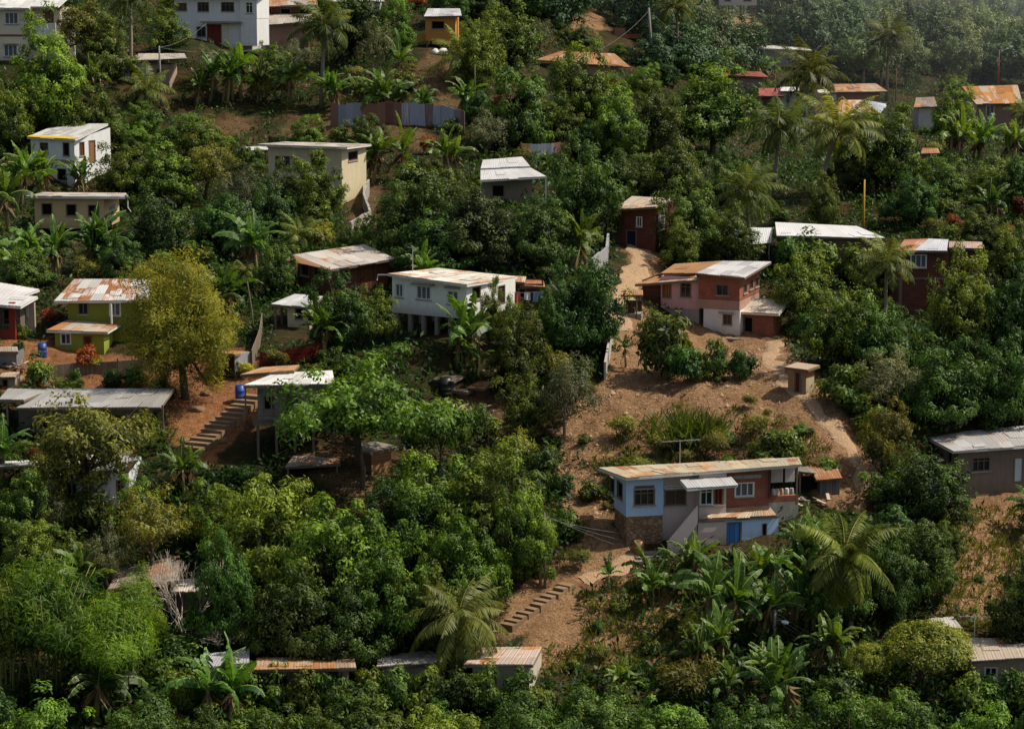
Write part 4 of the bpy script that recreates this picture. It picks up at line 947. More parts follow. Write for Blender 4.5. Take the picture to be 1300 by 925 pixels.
w2 = h.walls(24, 44, 384, 432, 3, paint((.42, .36, .28), .3), y0=2.4, uref=35, name='side_wall', x0=b[1] + .02, front=[(27, 388, 36, 402, 'gl')]); h.found(w2[0], w2[1], 2.4, 5.4, w2[2])
h.roof((-40, 383, -.7), (26, 389, -.7), (48, 376, 3), (-40, 372, 3), LG, fascia=WHITE); h.roof((-40, 374, 3.0), (24, 377, 3.0), (50, 367, 6.5), (-40, 352, 6.5), LG, name='upper_roof', fascia=WHITE)
# ---- shed under the golden tree
h = House('shed', 'dark slatted shed with a grey block side beside the concrete stairs', 'shed', 297, 482, 19, -38, clear=(272, 445, 314, 482))
b = h.walls(275, 297, 450, 482, 1.6, planks((.09, .03, .015), .2, True), uref=297, x0=-1.6); m = MB(); m.box(b[1] + .004, .02, b[2], b[1] + .08, 1.58, b[3]); h.part(m, 'block_side', paint((.33, .33, .34), .5)); h.found(b[0], b[1], 0, 1.6, b[2], depth=1.5)
h.roof((270, 448, -.4), (298, 449, -.4), (316, 446, 2), (284, 444, 2), RUSTX)
# ---- long grey roofed house
h = hs('long_roof_house', 'long house under a plain grey roof partly behind the open olive tree', 'house', 110, 562, 20, 0, clear=(0, 492, 60, 530))
b = h.walls(24, 188, 518, 562, 5.5, paint((.17, .155, .13), .4), y0=1.2, uref=110, front=[(50, 527, 66, 544, 'dk'), (95, 527, 112, 544, 'dk'), (140, 526, 156, 560, 'door', WOODD)]); h.found(b[0], b[1], 1.2, 6.7, b[2])
G2 = sheet((.42, .41, .39), .10, 71, worn=(.33, .29, .24))
h.roof((21, 517, -.7), (204, 516, -.7), (221, 493, 4.5), (60, 493, 4.5), G2); h.roof((-2, 507, -.2), (30, 507, -.2), (62, 494, 4.5), (10, 493, 4.5), G2, name='side_roof')
h.post(207, 514, 545, -.4, .12); h.post(10, 507, 540, 0, .12)
# ---- white house lower left
h = hs('white_low_house', 'white house with a bright railing behind the trunk of the open olive tree', 'house', 150, 650, 21, 0, clear=(145, 600, 195, 642))
b = h.walls(62, 164, 600, 648, 5, paint((.66, .69, .73), .2), y0=1, uref=130, front=[(84, 612, 98, 628, 'gl'), (148, 609, 158, 629, 'pl')]); h.found(b[0], b[1], 1, 6, b[2])
m = MB(); a = h.pt(143, 632); e = h.pt(196, 632); m.box(a[0], 0, h.pt(160, 643)[2], e[0], .12, h.pt(160, 631)[2]); m.box(a[0], .12, h.pt(160, 643)[2] - .15, e[0], .98, h.pt(160, 643)[2]); h.part(m, 'railing', WHITE); h.found(a[0], e[0], 0, .95, h.pt(160, 643)[2] - .16)
WR = sheet((.70, .69, .69), .16, 72)
h.roof((50, 606, -.6), (88, 601, -.6), (90, 582, 3), (36, 586, 3), WR); h.roof((88.5, 601, -.6), (160, 594, -.6), (165, 572, 4.5), (90.5, 580, 4.5), sheet((.70, .69, .68), .3, 73), name='main_roof')
h.roof((-10, 592, .5), (37, 590, .5), (37, 584, 5), (-10, 586, 5), WR, name='side_roof')

# ---- brick house on the slope
h = hs('brick_house', 'two storey brick house with a pink wing and white lower wall on the bare slope', 'house', 939, 427, 17.2, -21.5, clear=(815, 331, 985, 428))
PK = paint((.62, .36, .36), .2); PKD = paint((.42, .26, .20), .35)
b = h.walls(887, 939, 347, 382, 5.4, REDB, name='upper_wall', front=[(909, 361, 925, 375, 'pl')], right=[(944, 360, 948, 372, 'pl'), (951.5, 355, 956, 367, 'pl'), (958.5, 352, 963, 364, 'pl')], rise=.5)
w1 = h.walls(887, 939, 382, 394, 5.36, PKD, name='concrete_band', x0=b[0] - .03, x1=b[1] + .03, z1=b[2] - .004, y0=-.03)
w2 = h.walls(893, 939, 394, 427, 5.2, paint((.74, .72, .70), .25), name='lower_wall', z1=w1[2] - .004, front=[(918, 399, 929, 412, 'pl')]); h.found(w2[0], w2[1], 0, 5.2, w2[2])
m = MB(); m.box(h.pt(913, 396)[0], -.25, h.pt(922, 397)[2] - .04, h.pt(934, 396)[0], -.035, h.pt(922, 396)[2]); h.part(m, 'window_hood', CONC)
w3 = h.walls(839, 886, 351, 392, 4.4, PK, y0=.3, uref=870, x1=b[0] - .02, name='pink_wall', front=[(864, 359, 877, 377, 'pl'), (841, 360, 852, 378, 'sh', planks((.48, .19, .06)))]); h.found(w3[0], w3[1], .3, 4.7, w3[2])
w4 = h.walls(815, 838, 356, 388, 3.6, planks((.15, .06, .045), .2, True), y0=.6, uref=828, x1=w3[0] - .02, name='board_wall'); h.found(w4[0], w4[1], .6, 4.2, w4[2], depth=2)
z = b[3]
h.roof((884, 346, -.6), (945, 352, -.6), (979, 332, 5.9), (917, 331, 5.9), sheet((.62, .61, .62), .10, 81, worn=(.45, .42, .38)))
h.roof((838, 347, 1.0), (884, 346, 1.0), (916, 331, 5.9), (856, 335, 5.9), sheet((.42, .27, .15), .85, 82, rcol=((.28, .13, .055), (.42, .22, .09))), name='rusty_roof', trim=True)
h.roof((805, 361, -.3), (884, 355, -.3), (884, 347.5, 1.6), (832, 351, 1.6), sheet((.45, .34, .24), .6, 83), name='lower_roof')
x0 = b[1] + .03
w5 = h.walls(940, 976, 398, 425, 2.3, REDB, y0=1.0, x0=x0, x1=x0 + 2.3, z0=w2[2], z1=w2[2] + 1.75, name='annex_wall', front=[(944, 402, 956, 426, 'dk')], right=[(966, 396, 974, 408, 'sh', planks((.2, .2, .2)))]); h.found(w5[0], w5[1], 1, 3.3, w5[2] , depth=2.5)
zz = w5[3]; h.sheet((x0, .3, zz + .05), (x0 + 2.9, .3, zz + .05), (x0 + 2.9, 3.6, zz + .65), (x0, 3.6, zz + .65), sheet((.62, .54, .44), .3, 84), name='annex_roof', fascia=WHITE)
m = MB(); m.box(w2[0] + .2, -.9, w2[2] - .22, w2[1] + .6, -.005, w2[2] - .05); h.part(m, 'apron_slab', CONC)
# ---- dirt path hut
h = House('goat_pen', 'open board stall with a plank roof at the bend of the dirt path', 'shed', 803, 405, 17.5, -10, clear=(790, 368, 816, 405))
h.roof((788, 374, -.4), (816, 374, -.4), (816, 368, 1.6), (792, 368, 1.6), sheet((.35, .25, .17), .6, 85))
for (u, y) in ((793, 0), (808, 0), (796, 1.4), (812, 1.4)): h.post(u, 372, 408, y, .1, WOODG)
m = MB(); a = h.pt(790, 398); e = h.pt(814, 398); m.box(a[0], -.05, h.pt(800, 404)[2] - .6, e[0], 1.5, h.pt(800, 398)[2]); h.part(m, 'floor_deck', CONC)
m = MB(); m.box(a[0] + .1, 1.2, h.pt(800, 398)[2], e[0] - .1, 1.28, h.pt(800, 384)[2]); m.box(a[0] + .3, .1, h.pt(800, 398)[2], a[0] + .9, .5, h.pt(800, 391)[2]); h.part(m, 'back_boards', WOODD)
# ---- outhouse
h = House('outhouse', 'narrow rust and cream sheet outhouse alone on the bare slope', 'outhouse', 1022, 504, 19, -40, clear=(998, 462, 1040, 508))
b = h.walls(1003, 1022, 468, 503, 1.0, sheet((.28, .2, .14), .6, 86), uref=1022, x0=-1.35, x1=0, front=[(1009, 472, 1016, 500, 'door', planks((.16, .05, .025)))]); h.found(b[0], b[1], 0, 1, b[2], depth=1.5)
m = MB(); m.box(.004, .02, b[2], .05, .98, b[2] + 1.2); h.part(m, 'cream_panel', paint((.48, .40, .26), .3)); m = MB(); m.box(.004, .02, b[2] + 1.205, .055, .98, b[3] - .02); h.part(m, 'rust_panel', sheet((.4, .2, .1), .95, 87))
z = b[3]; h.sheet((-1.5, -.25, z + .02), (.3, -.25, z + .02), (.3, 1.25, z + .12), (-1.5, 1.25, z + .12), sheet((.5, .36, .26), .4, 88))

# ---- blue house
h = hs('blue_house', 'long single storey house with a pale blue wing, pink porch and brick end', 'house', 795, 694, 21.3, 13, clear=(762, 583, 1018, 690))
BL = paint((.42, .58, .80), .10); PKP = paint((.58, .47, .42), .18); STN = stone((.22, .13, .07), (.36, .24, .14)); BRW = plain('brown_blind', (.085, .05, .032))
b = h.walls(795, 842, 604, 656, 4.2, BL, front=[(805, 620, 831, 641, 'pl'), (806, 616, 830, 619.5, 'dk')], left=[(774, 606, 780, 626, 'dk'), (783.5, 611, 790.5, 632, 'dk')])
h.found(b[0], b[1], 0, 4.2, b[2], STN, depth=3.2, name='stone_plinth')
w1 = h.walls(842, 882, 603, 690, 3.6, PKP, y0=.25, uref=860, x0=b[1] + .01, name='recess_wall', front=[(844, 616, 871, 620, 'gl'), (844, 621, 871, 641, 'sh', BRW)])
w2 = h.walls(879, 922, 602, 658, 3.4, PKP, y0=-.55, uref=900, x0=w1[1] + .01, name='porch_wall', front=[(885, 618, 905, 641, 'grid'), (906, 618, 918, 641, 'sh', planks((.30, .035, .02)))])
h.found(w2[0], w2[1], -.55, 2.8, w2[2], PKP, depth=3)
w3 = h.walls(922, 976, 598, 645, 3.4, REDB, y0=.1, uref=945, x0=w2[1] + .01, name='brick_wall', front=[(933, 612, 957, 630, 'lou')]); h.found(w3[0], w3[1], .1, 3.5, w3[2], depth=3)
m = MB(); m.box(h.pt(930, 603, .1)[0], .02, h.pt(945, 607, .1)[2], h.pt(966, 603, .1)[0], .097, h.pt(945, 602.5, .1)[2]); h.part(m, 'lintel', CONC)
# open back porch at the end
xe0, xe1 = w3[1] + .01, h.pt(1014, 620, .1)[0]; zfl = h.pt(990, 632, .1)[2]; ztp = h.pt(990, 594, .1)[2]
m = MB(); m.box(xe0, .1, zfl - .25, xe1, .35, h.pt(990, 620, .1)[2] - .45); h.part(m, 'porch_parapet', REDB); m = MB(); m.box(xe0, .1, zfl - 3, xe1, 3.4, zfl - .255); h.part(m, 'porch_base', CONC)
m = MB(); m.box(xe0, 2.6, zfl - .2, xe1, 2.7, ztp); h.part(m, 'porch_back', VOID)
for u0, u1 in ((979, 994), (997, 1009)): m = MB(); m.box(h.pt(u0, 600, 1.4)[0], 1.4, h.pt(990, 612, 1.4)[2], h.pt(u1, 600, 1.4)[0], 1.46, h.pt(990, 594, 1.4)[2]); h.part(m, 'white_board', paint((.55, .53, .50), .4))
for k, u in enumerate((982, 987, 992, 999, 1005)):
    q = h.pt(u, 622, .8); m = MB(); m.tube([(q[0], .8, zfl - .2), (q[0], .8, zfl + .2), (q[0], .8, zfl + .42)], [.14, .16, .12], 8); h.part(m, 'bucket', plain('bucket_plastic', [(.6, .5, .4), (.55, .55, .5), (.5, .3, .2), (.6, .58, .5), (.3, .3, .32)][k]))
h.post(1011, 590, 640, -.2, .1, POSTW); h.post(976.5, 592, 632, -.05, .1, WOODD)
# roof
h.roof((795, 606, -.75), (1018, 589, -.75), (1014, 580, 4.6), (760, 593, 4.6), TANR, fascia=WHITE)
h.roof((873, 620, -1.9), (937, 615, -1.9), (928, 604.5, -.62), (863, 608.5, -.62), sheet((.56, .57, .60), .03, 91, var=.1), name='awning', fascia=WHITE)
h.roof((884, 659, -1.15), (986, 654, -1.15), (976, 641, .05), (923, 645, .05), sheet((.48, .40, .30), .5, 92), name='lower_roof')
# lower rooms
w4 = h.walls(886, 920, 662, 694, 2.0, PKP, y0=-1.0, uref=910, name='lower_pink_wall'); w5 = h.walls(921, 988, 659, 694, 2.2, paint((.46, .64, .84), .10), y0=-1.0, uref=955, x0=w4[1] + .01, name='lower_blue_wall', front=[(923, 662, 941, 692, 'door', planks((.07, .26, .62), .3)), (968, 664, 973, 680, 'dk')])
h.found(w4[0], w5[1], -1.0, 1, w4[2], CONC)
# outside stair with its solid side wall
st = MB(); a = h.pt(880, 640, -.5); e = h.pt(842, 692, -.5); n = 9
for k in range(n):
    x = a[0] + (e[0] - a[0]) * k / n; x2 = a[0] + (e[0] - a[0]) * (k + 1) / n; z = a[2] + (e[2] - a[2]) * (k + 1) / n - .55; st.box(x2, -1.3, z - 2.5, x, -.35, z)
h.part(st, 'stair', CONC)
sw = MB(); y = -1.42
for yy in (-1.42, -1.31): pass
P0, P1, P2, P3 = np.array([a[0], y, a[2] + .15]), np.array([e[0], y, e[2] + .45]), np.array([e[0], y, e[2] - 1.2]), np.array([a[0], y, a[2] - .95])
bk = np.array([0, .1, 0]); sw.face((P1, P2, P3, P0)); sw.face((P0 + bk, P3 + bk, P2 + bk, P1 + bk)); sw.face((P0, P0 + bk, P1 + bk, P1)); sw.face((P3, P2, P2 + bk, P3 + bk)); sw.face((P1, P1 + bk, P2 + bk, P2)); sw.face((P0, P3, P3 + bk, P0 + bk)); h.part(sw, 'stair_wall', paint((.72, .58, .52), .12))
m = MB(); q = h.pt(863, 594, 3); m.tube([q + np.array([0, 0, -.3]), q + np.array([0, 0, 1.75])], .03, 5); t = q + np.array([0, 0, 1.7]); m.bar(t + np.array([-1.15, 0, -.02]), t + np.array([1.3, 0, .02]), .035, .035)
for k in range(7): x = -1.0 + k * .35; m.bar(t + np.array([x, -.3, 0]), t + np.array([x, .3, 0]), .02, .02)
h.part(m, 'antenna', plain('aluminium', (.5, .5, .5), .4, .5, .8))
m = MB()
for k, (u, v, y) in enumerate(((905, 592, 2.2), (913, 590, 2.4), (921, 591, 2.0), (960, 588, 2.2))):
    q = h.pt(u, v, y); m = MB(); m.tube([q + np.array([-.22, 0, -.02]), q + np.array([0, 0, .06]), q + np.array([.22, .05, -.02])], [.06, .16, .05], 7); h.part(m, 'roof_stone', plain('roof_rock', (.13, .10, .08), .9, .1))
# steps at the foot of the plinth
h2 = House('doorstep', 'low concrete steps at the foot of the stone plinth of the blue house', 'steps', 815, 706, 21.6, 13); m = MB(); 
for k in range(3): q = h2.pt(800 + k * 4, 706 - k * 5); m.box(q[0], -1.1 + k * .45, -1 , q[0] + 2.0, -.6 + k * .45, .0 + k * .12)
h2.part(m, 'step', CONC)
# ---- rust shack beside it
h = hs('rust_shack', 'small grey board shack with a rusty tin roof beside the blue house', 'shed', 1042, 632, 20.6, 8, clear=(1014, 588, 1068, 634), group='sheds and shacks')
b = h.walls(1041, 1066, 606, 632, 1.6, planks((.17, .16, .16), .2), uref=1050); h.found(b[0], b[1], 0, 1.6, b[2], depth=1)
h.roof((1036, 608, -.4), (1069, 606, -.4), (1062, 591, 1.7), (1027, 592, 1.7), RUSTX)
m = MB(); q = h.pt(1018, 632, .6); m.box(q[0], .6, q[2], b[0] - .01, .7, b[3]); h.part(m, 'shade_sheet', VOID); h.roof((1012, 597, .2), (1036, 600, .2), (1030, 592, 2), (1012, 592, 2), sheet((.3, .26, .22), .4, 93), name='side_roof', fascia=False); h.post(1015, 597, 633, .3, .1)  # near-black upright sheet stands in for the shaded opening beside the shack
# ---- grey house at right edge
h = hs('grey_block_house', 'long grey block house with a flat tin roof rusted along one end', 'house', 1216, 628, 20, 17, clear=(1173, 540, 1300, 628))
GB = paint((.205, .155, .125), .5)
b = h.walls(1216, 1345, 570, 628, 4.4, GB, front=[(1234, 580, 1257, 598, 'pl'), (1287, 580, 1299, 612, 'door', paint((.55, .58, .62), .2))], left=[(1203, 572, 1209, 588, 'dk')], rise=.3); h.found(b[0], b[1], 0, 4.4, b[2])
h.roof((1210, 572, -.6), (1350, 562, -.6), (1345, 536, 4.9), (1172, 552, 4.9), sheet((.54, .54, .56), .34, 94, rcol=((.32, .13, .05), (.46, .22, .08))), fascia=WHITE)
m = MB(); q = h.pt(1192, 552, 5.3); 
for dx in (-.7, .7): m.box(q[0] + dx - .05, 5.3, q[2] - 1.6, q[0] + dx + .05, 5.4, q[2] + .55)
h.part(m, 'porch_post', POSTW); h.roof((1180, 541, 5.0), (1207, 541, 5.0), (1205, 537, 6.6), (1182, 537, 6.6), sheet((.4, .33, .27), .5, 95), name='porch_roof')

# ---- house behind the bright tree
h = hs('porch_house', 'house on posts with a glaring white roof behind the spreading bright tree', 'house', 350, 585, 20, 6, clear=(308, 464, 350, 530))
GW = paint((.30, .29, .28), .4)
b = h.walls(327, 420, 498, 532, 4.5, GW, y0=1.2, uref=360, front=[(335, 503, 348, 520, 'dk'), (365, 503, 380, 528, 'door', planks((.12, .1, .09))), (395, 503, 410, 518, 'gl')])
h.roof((308, 489, -.6), (425, 487, -.6), (422, 470, 3.4), (350, 473, 3.4), sheet((.78, .77, .75), .10, 96, worn=(.7, .55, .35))); h.roof((305, 475, 2.6), (372, 470, 2.6), (380, 463, 5.5), (332, 466, 5.5), sheet((.50, .35, .24), .7, 97), name='rear_roof')
h.stilts(np.linspace(b[0], b[1], 5), (.1, 1.4, 5.4), b[2], w=.16, depth=3.4)
m = MB(); z = b[2]; m.box(b[0] - .3, -.1, z - .14, b[1] + .2, 1.19, z); h.part(m, 'porch_floor', WOODG)
m = MB()
for zz in (z + .45, z + .85): m.box(b[0] - .3, -.08, zz, b[1] + .2, -.02, zz + .07)
for k in range(9): x = b[0] - .28 + (b[1] - b[0] + .45) * k / 8; m.box(x, -.09, z, x + .06, -.01, z + .85)
h.part(m, 'railing', WOODG)
for u in (312, 345, 420): h.post(u, 488, 530, -.35, .1, WOODG)
h = House('shed', 'small plank crate-like shed with a flat roof under the spreading bright tree', 'shed', 471, 606, 20.5, -48, clear=(447, 566, 489, 606))
b = h.walls(448, 471, 573, 606, 1.6, planks((.15, .085, .045), .17, True), uref=471, x0=-1.7, x1=0); m = MB(); m.box(.004, 0.02, b[2] + .02, .05, 1.58, b[3] - .05); h.part(m, 'plank_side', planks((.40, .20, .09), .2, True)); h.found(b[0], b[1], 0, 1.6, b[2], depth=1.2)  # side planks are a lighter copy of the boards, sunlight put into their colour
z = b[3]; h.sheet((-2, -.35, z + .02), (.35, -.35, z + .02), (.35, 1.95, z + .1), (-2, 1.95, z + .1), sheet((.3, .27, .24), .2, 98))
h = House('shed', 'low open lean-to with a grey board roof and dark inside under the bright tree', 'shed', 390, 606, 20.5, 4, clear=(365, 575, 430, 608))
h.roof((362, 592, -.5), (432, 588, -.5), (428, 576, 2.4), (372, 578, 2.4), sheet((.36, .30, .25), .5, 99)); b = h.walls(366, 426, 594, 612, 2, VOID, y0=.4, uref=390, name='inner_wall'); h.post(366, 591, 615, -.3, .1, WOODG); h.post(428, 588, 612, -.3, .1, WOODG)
# ---- junk shacks
GS = 'sheds and shacks'
h = House('shack', 'dark board shack carrying a black roof beside rubble in the middle of the slope', 'shed', 573, 505, 19.2, -25, group=GS, clear=(556, 470, 580, 502))
b = h.walls(556, 570, 482, 505, 1.4, planks((.14, .13, .13), .2), uref=570, x0=-1.0, x1=.0); h.found(b[0], b[1], 0, 1.4, b[2], depth=1.5); z = b[3]; h.sheet((-1.3, -.3, z + .02), (.3, -.3, z + .02), (.3, 1.7, z + .15), (-1.3, 1.7, z + .15), sheet((.08, .075, .07), .2, 101))
h = House('crate', 'big tan wooden crate beside the dark board shack', 'crate', 590, 512, 19.2, -35, group=None, clear=(575, 490, 600, 512)); b = h.walls(577, 590, 497, 512, 1.1, planks((.20, .09, .05), .2, True), uref=590, x0=-.9, x1=0); z = b[3]; h.sheet((-1.1, -.2, z + .01), (.2, -.2, z + .01), (.2, 1.3, z + .06), (-1.1, 1.3, z + .06), sheet((.42, .33, .24), .1, 102), name='lid')
h = House('shack', 'leaning grey screen shack of upright boards next to a tan crate', 'shed', 612, 512, 19.2, -30, group=GS, clear=(602, 484, 618, 512)); b = h.walls(604, 612, 490, 514, 1.0, planks((.13, .07, .05), .12), uref=612, x0=-.8, x1=0); z = b[3]; h.sheet((-1, -.3, z - .1), (.2, -.3, z - .1), (.2, 1.3, z + .1), (-1, 1.3, z + .1), RUSTX)
# ---- left edge shacks
h = House('shack', 'low grey shack with a cluttered flat roof below the red porch house', 'shed', 15, 468, 18.6, -4, group=GS, clear=(0, 440, 24, 466)); b = h.walls(-15, 21, 446, 468, 2, paint((.2, .2, .21), .5), uref=10); h.found(b[0], b[1], 0, 2, b[2], depth=2); h.roof((-15, 446, -.4), (23, 446, -.4), (22, 440, 2.2), (-15, 440, 2.2), sheet((.42, .4, .36), .4, 103))
h = House('shack', 'tiny cream shack with a rusty orange roof above the long grey roof', 'shed', 14, 494, 19, -6, group=GS, clear=(0, 472, 22, 493)); b = h.walls(-15, 19, 480, 494, 2, paint((.42, .36, .27), .4), uref=10, front=[(3, 481, 10, 492, 'dk')]); h.found(b[0], b[1], 0, 2, b[2], depth=2); h.roof((-15, 479, -.4), (19, 478, -.4), (25, 472, 2.2), (-15, 473, 2.2), sheet((.55, .42, .3), .5, 104))
# ---- roofs at the lower edge
h = hs('leaf_strewn_house', 'low house with a leaf littered rusty roof behind the leafless tree', 'house', 215, 790, 22.4, 6, clear=(205, 726, 268, 750))
LR = sheet((.42, .34, .27), .55, 105, rcol=((.20, .09, .05), (.36, .17, .09)))
b = h.walls(140, 225, 748, 790, 5, paint((.25, .21, .17), .5), y0=.6, uref=200); h.found(b[0], b[1], .6, 5.6, b[2]); h.roof((136, 748, -.4), (226, 736, -.4), (228, 704, 5.6), (150, 722, 5.6), LR)
w2 = h.walls(226, 266, 752, 790, 3, paint((.16, .13, .11), .5), uref=245, name='side_wall', x0=b[1] + .02); h.roof((218, 751, -.6), (267, 749, -.6), (267, 733, 2.6), (226.5, 735, 2.6), sheet((.62, .55, .48), .15, 106), name='side_roof')
h = hs('valley_house', 'house at the lower edge with a pale grey roof beside the drooping palm', 'house', 512, 880, 23.6, 5, clear=None)
b = h.walls(486, 560, 846, 880, 4, paint((.3, .27, .22), .5), uref=520, front=[(500, 852, 515, 870, 'dk')]); h.found(b[0], b[1], 0, 4, b[2]); h.roof((478, 845, -.6), (566, 838, -.6), (546, 825, 4.6), (480, 832, 4.6), sheet((.42, .40, .38), .12, 107))
h = hs('valley_house', 'house at the lower edge with a half rusty half white roof near the lower steps', 'house', 650, 890, 23.6, -10, clear=(628, 820, 686, 836))
b = h.walls(600, 672, 842, 890, 4, paint((.52, .47, .38), .3), uref=672, front=[(615, 850, 630, 868, 'dk')]); h.found(b[0], b[1], 0, 4, b[2]); h.roof((588, 843, -.7), (676, 843, -.7), (688, 820, 4.6), (612, 821, 4.6), sheet((.60, .48, .42), .55, 108))
h = hs('valley_house', 'house at the lower edge with a plain white roof below the leafless tree', 'house', 290, 890, 23.4, 8, clear=(262, 822, 316, 836))
b = h.walls(255, 315, 846, 890, 4, paint((.4, .36, .3), .5), uref=280); h.found(b[0], b[1], 0, 4, b[2]); h.roof((244, 848, -.6), (316, 840, -.6), (317, 823, 4.2), (262, 829, 4.2), sheet((.60, .60, .64), .03, 109))
h = hs('valley_house', 'house at the lower edge with a long rusty roof line between broad mango trees', 'house', 385, 900, 23.4, 0, clear=None)
b = h.walls(330, 440, 848, 900, 4, paint((.35, .26, .2), .5), uref=385, front=[(350, 856, 366, 874, 'dk'), (400, 856, 416, 874, 'dk')]); h.found(b[0], b[1], 0, 4, b[2]); h.roof((322, 849, -.6), (452, 847, -.6), (450, 833, 4.4), (326, 834, 4.4), sheet((.5, .36, .25), .6, 110))
h = hs('valley_house', 'house in the lower corner with a white and rusty roof beside the clipped round bush', 'house', 1262, 890, 22.5, -4, clear=(1226, 808, 1300, 836))
b = h.walls(1236, 1330, 838, 890, 5, paint((.4, .33, .25), .5), uref=1280, front=[(1250, 846, 1266, 862, 'gl')]); h.found(b[0], b[1], 0, 5, b[2])
h.roof((1233, 838, -.7), (1340, 832, -.7), (1330, 810, 5.4), (1222, 809, 5.4), sheet((.60, .50, .40), .5, 111))
m = MB(); q = h.pt(1237, 808, 4); m.tube([q + np.array([0, 0, -.6]), q + np.array([0, 0, 1.25])], .03, 5); t = q + np.array([0, 0, 1.15]); m.bar(t + np.array([-.9, 0, 0]), t + np.array([.9, 0, 0]), .03, .03)
for k in range(6): m.bar(t + np.array([-.8 + k * .32, -.3, 0]), t + np.array([-.8 + k * .32, .3, 0]), .018, .018)
h.part(m, 'antenna', plain('aluminium', (.5, .5, .5), .4, .5, .8))
h = House('shed', 'small shed with a tattered pale roof behind the clipped round bush', 'shed', 1200, 815, 22, 6, clear=(1178, 780, 1222, 798)); b = h.walls(1183, 1218, 794, 815, 1.6, WOODG, uref=1200); h.found(b[0], b[1], 0, 1.6, b[2], depth=1.5); h.roof((1178, 792, -.4), (1222, 797, -.4), (1210, 782, 2), (1182, 784, 2), sheet((.52, .5, .46), .3, 112))
# small patch of white roof at the very top
h = hs('ridge_house', 'ridge house at the top edge showing slivers of white wall behind dark trees', 'house', 436, 20, 10.4, 0)
b = h.walls(418, 482, 0, 20, 5, paint((.55, .54, .52), .3), uref=440, front=[(428, 3, 436, 12, 'dk')]); h.found(b[0], b[1], 0, 5, b[2]); h.roof((412, 2, -.5), (488, 2, -.5), (484, -8, 5.4), (416, -8, 5.4), WHITER)
# ================================================================ ground, paths, stairs, fences, poles
def poly_sd(u, v, poly):
    """signed distance in photo pixels to a polygon (positive inside)"""
    p = np.array(poly, float); q = np.roll(p, -1, 0); d = np.full(u.shape, 1e9); ins = np.zeros(u.shape, bool)
    for (x0, y0), (x1, y1) in zip(p, q):
        ex, ey = x1 - x0, y1 - y0; t = np.clip(((u - x0) * ex + (v - y0) * ey) / (ex * ex + ey * ey + 1e-9), 0, 1)
        d = np.minimum(d, np.hypot(u - x0 - t * ex, v - y0 - t * ey))
        c = (y0 > v) != (y1 > v); ins ^= c & (u < (x1 - x0) * (v - y0) / ((y1 - y0) if abs(y1 - y0) > 1e-9 else 1e-9) + x0)
    return np.where(ins, d, -d)
BARE = [[(775, 400), (800, 345), (790, 318), (835, 318), (850, 345), (820, 400), (990, 425), (1010, 455), (1060, 500), (1100, 560), (1128, 640), (1040, 645), (1015, 590), (870, 585), (765, 592), (712, 585), (705, 552), (745, 500), (770, 470)],
        [(700, 590), (760, 600), (775, 650), (795, 690), (850, 705), (800, 725), (745, 740), (665, 800), (625, 815), (640, 770), (690, 725), (735, 690)],
        [(1215, 615), (1310, 622), (1310, 690), (1280, 740), (1262, 790), (1190, 775), (1205, 700), (1235, 650)],
        [(560, 500), (640, 500), (690, 560), (640, 590), (560, 560)], [(585, 90), (600, 60), (545, 62), (500, 95), (560, 150), (590, 140)], [(355, 150), (420, 135), (560, 165), (560, 200), (470, 185), (345, 180)],
        [(440, 235), (470, 210), (490, 240), (470, 310), (430, 300)], [(715, 20), (765, 16), (775, 36), (720, 40)], [(925, 20), (965, 20), (965, 40), (920, 40)], [(1050, 232), (1135, 215), (1130, 240), (1060, 245)], [(230, 150), (330, 140), (320, 185), (240, 165)],
        [(395, 560), (520, 575), (500, 640), (440, 640), (380, 600)], [(620, 480), (660, 470), (690, 470), (640, 440), (600, 440)], [(715, 735), (860, 735), (885, 840), (660, 850), (665, 812)]]
RED = [[(0, 428), (70, 430), (130, 450), (190, 448), (275, 440), (330, 450), (335, 520), (270, 585), (225, 570), (205, 520), (90, 500), (0, 500)], [(225, 500), (330, 480), (300, 560), (240, 580)]]
us = np.concatenate([np.linspace(-2600, -160, 26)[:-1], np.arange(-160, 1461, 4.0), np.linspace(1460, 3900, 26)[1:]])
ys = np.concatenate([np.linspace(18, 78, 22)[:-1], np.exp(np.linspace(math.log(78), math.log(1050), 470)), np.array([1300, 1700, 2300, 3200, 4500])])
UU, YY = np.meshgrid(us, ys); XX = (UU - U0) / F * YY / CT * 1.0
ZZ = np.zeros_like(XX)
for i in range(len(ys)): ZZ[i] = ground(XX[i], YY[i])
gv = np.stack([XX, YY, ZZ], -1); pu, pv, pd = proj(gv)
nz = np.sin(XX * 1.9 + np.sin(YY * 1.3)) * 4 + np.sin(YY * 2.7 + XX * .8) * 3 + np.sin(XX * 5.1 - YY * 3.3) * 2.5
def soft(polys, w=9.0):
    m = np.zeros(XX.shape)
    for k, p in enumerate(polys): m = np.maximum(m, np.clip(.5 + (poly_sd(pu, pv, p) + nz) / (2 * w), 0, 1) * ((.3 if k == 12 else .42) if polys is BARE and k in (3, 4, 5, 6, 9, 10, 11, 12) else 1))
    return m
MB_, MR_ = soft(BARE), soft(RED, 7)
nr_, nc_ = XX.shape
idx = np.arange(nr_ * nc_).reshape(nr_, nc_)
qf = np.stack([idx[:-1, :-1], idx[:-1, 1:], idx[1:, 1:], idx[1:, :-1]], -1).reshape(-1, 4)
gm = bpy.data.meshes.new('ground'); gm.vertices.add(nr_ * nc_); gm.vertices.foreach_set('co', gv.reshape(-1).astype(np.float32))
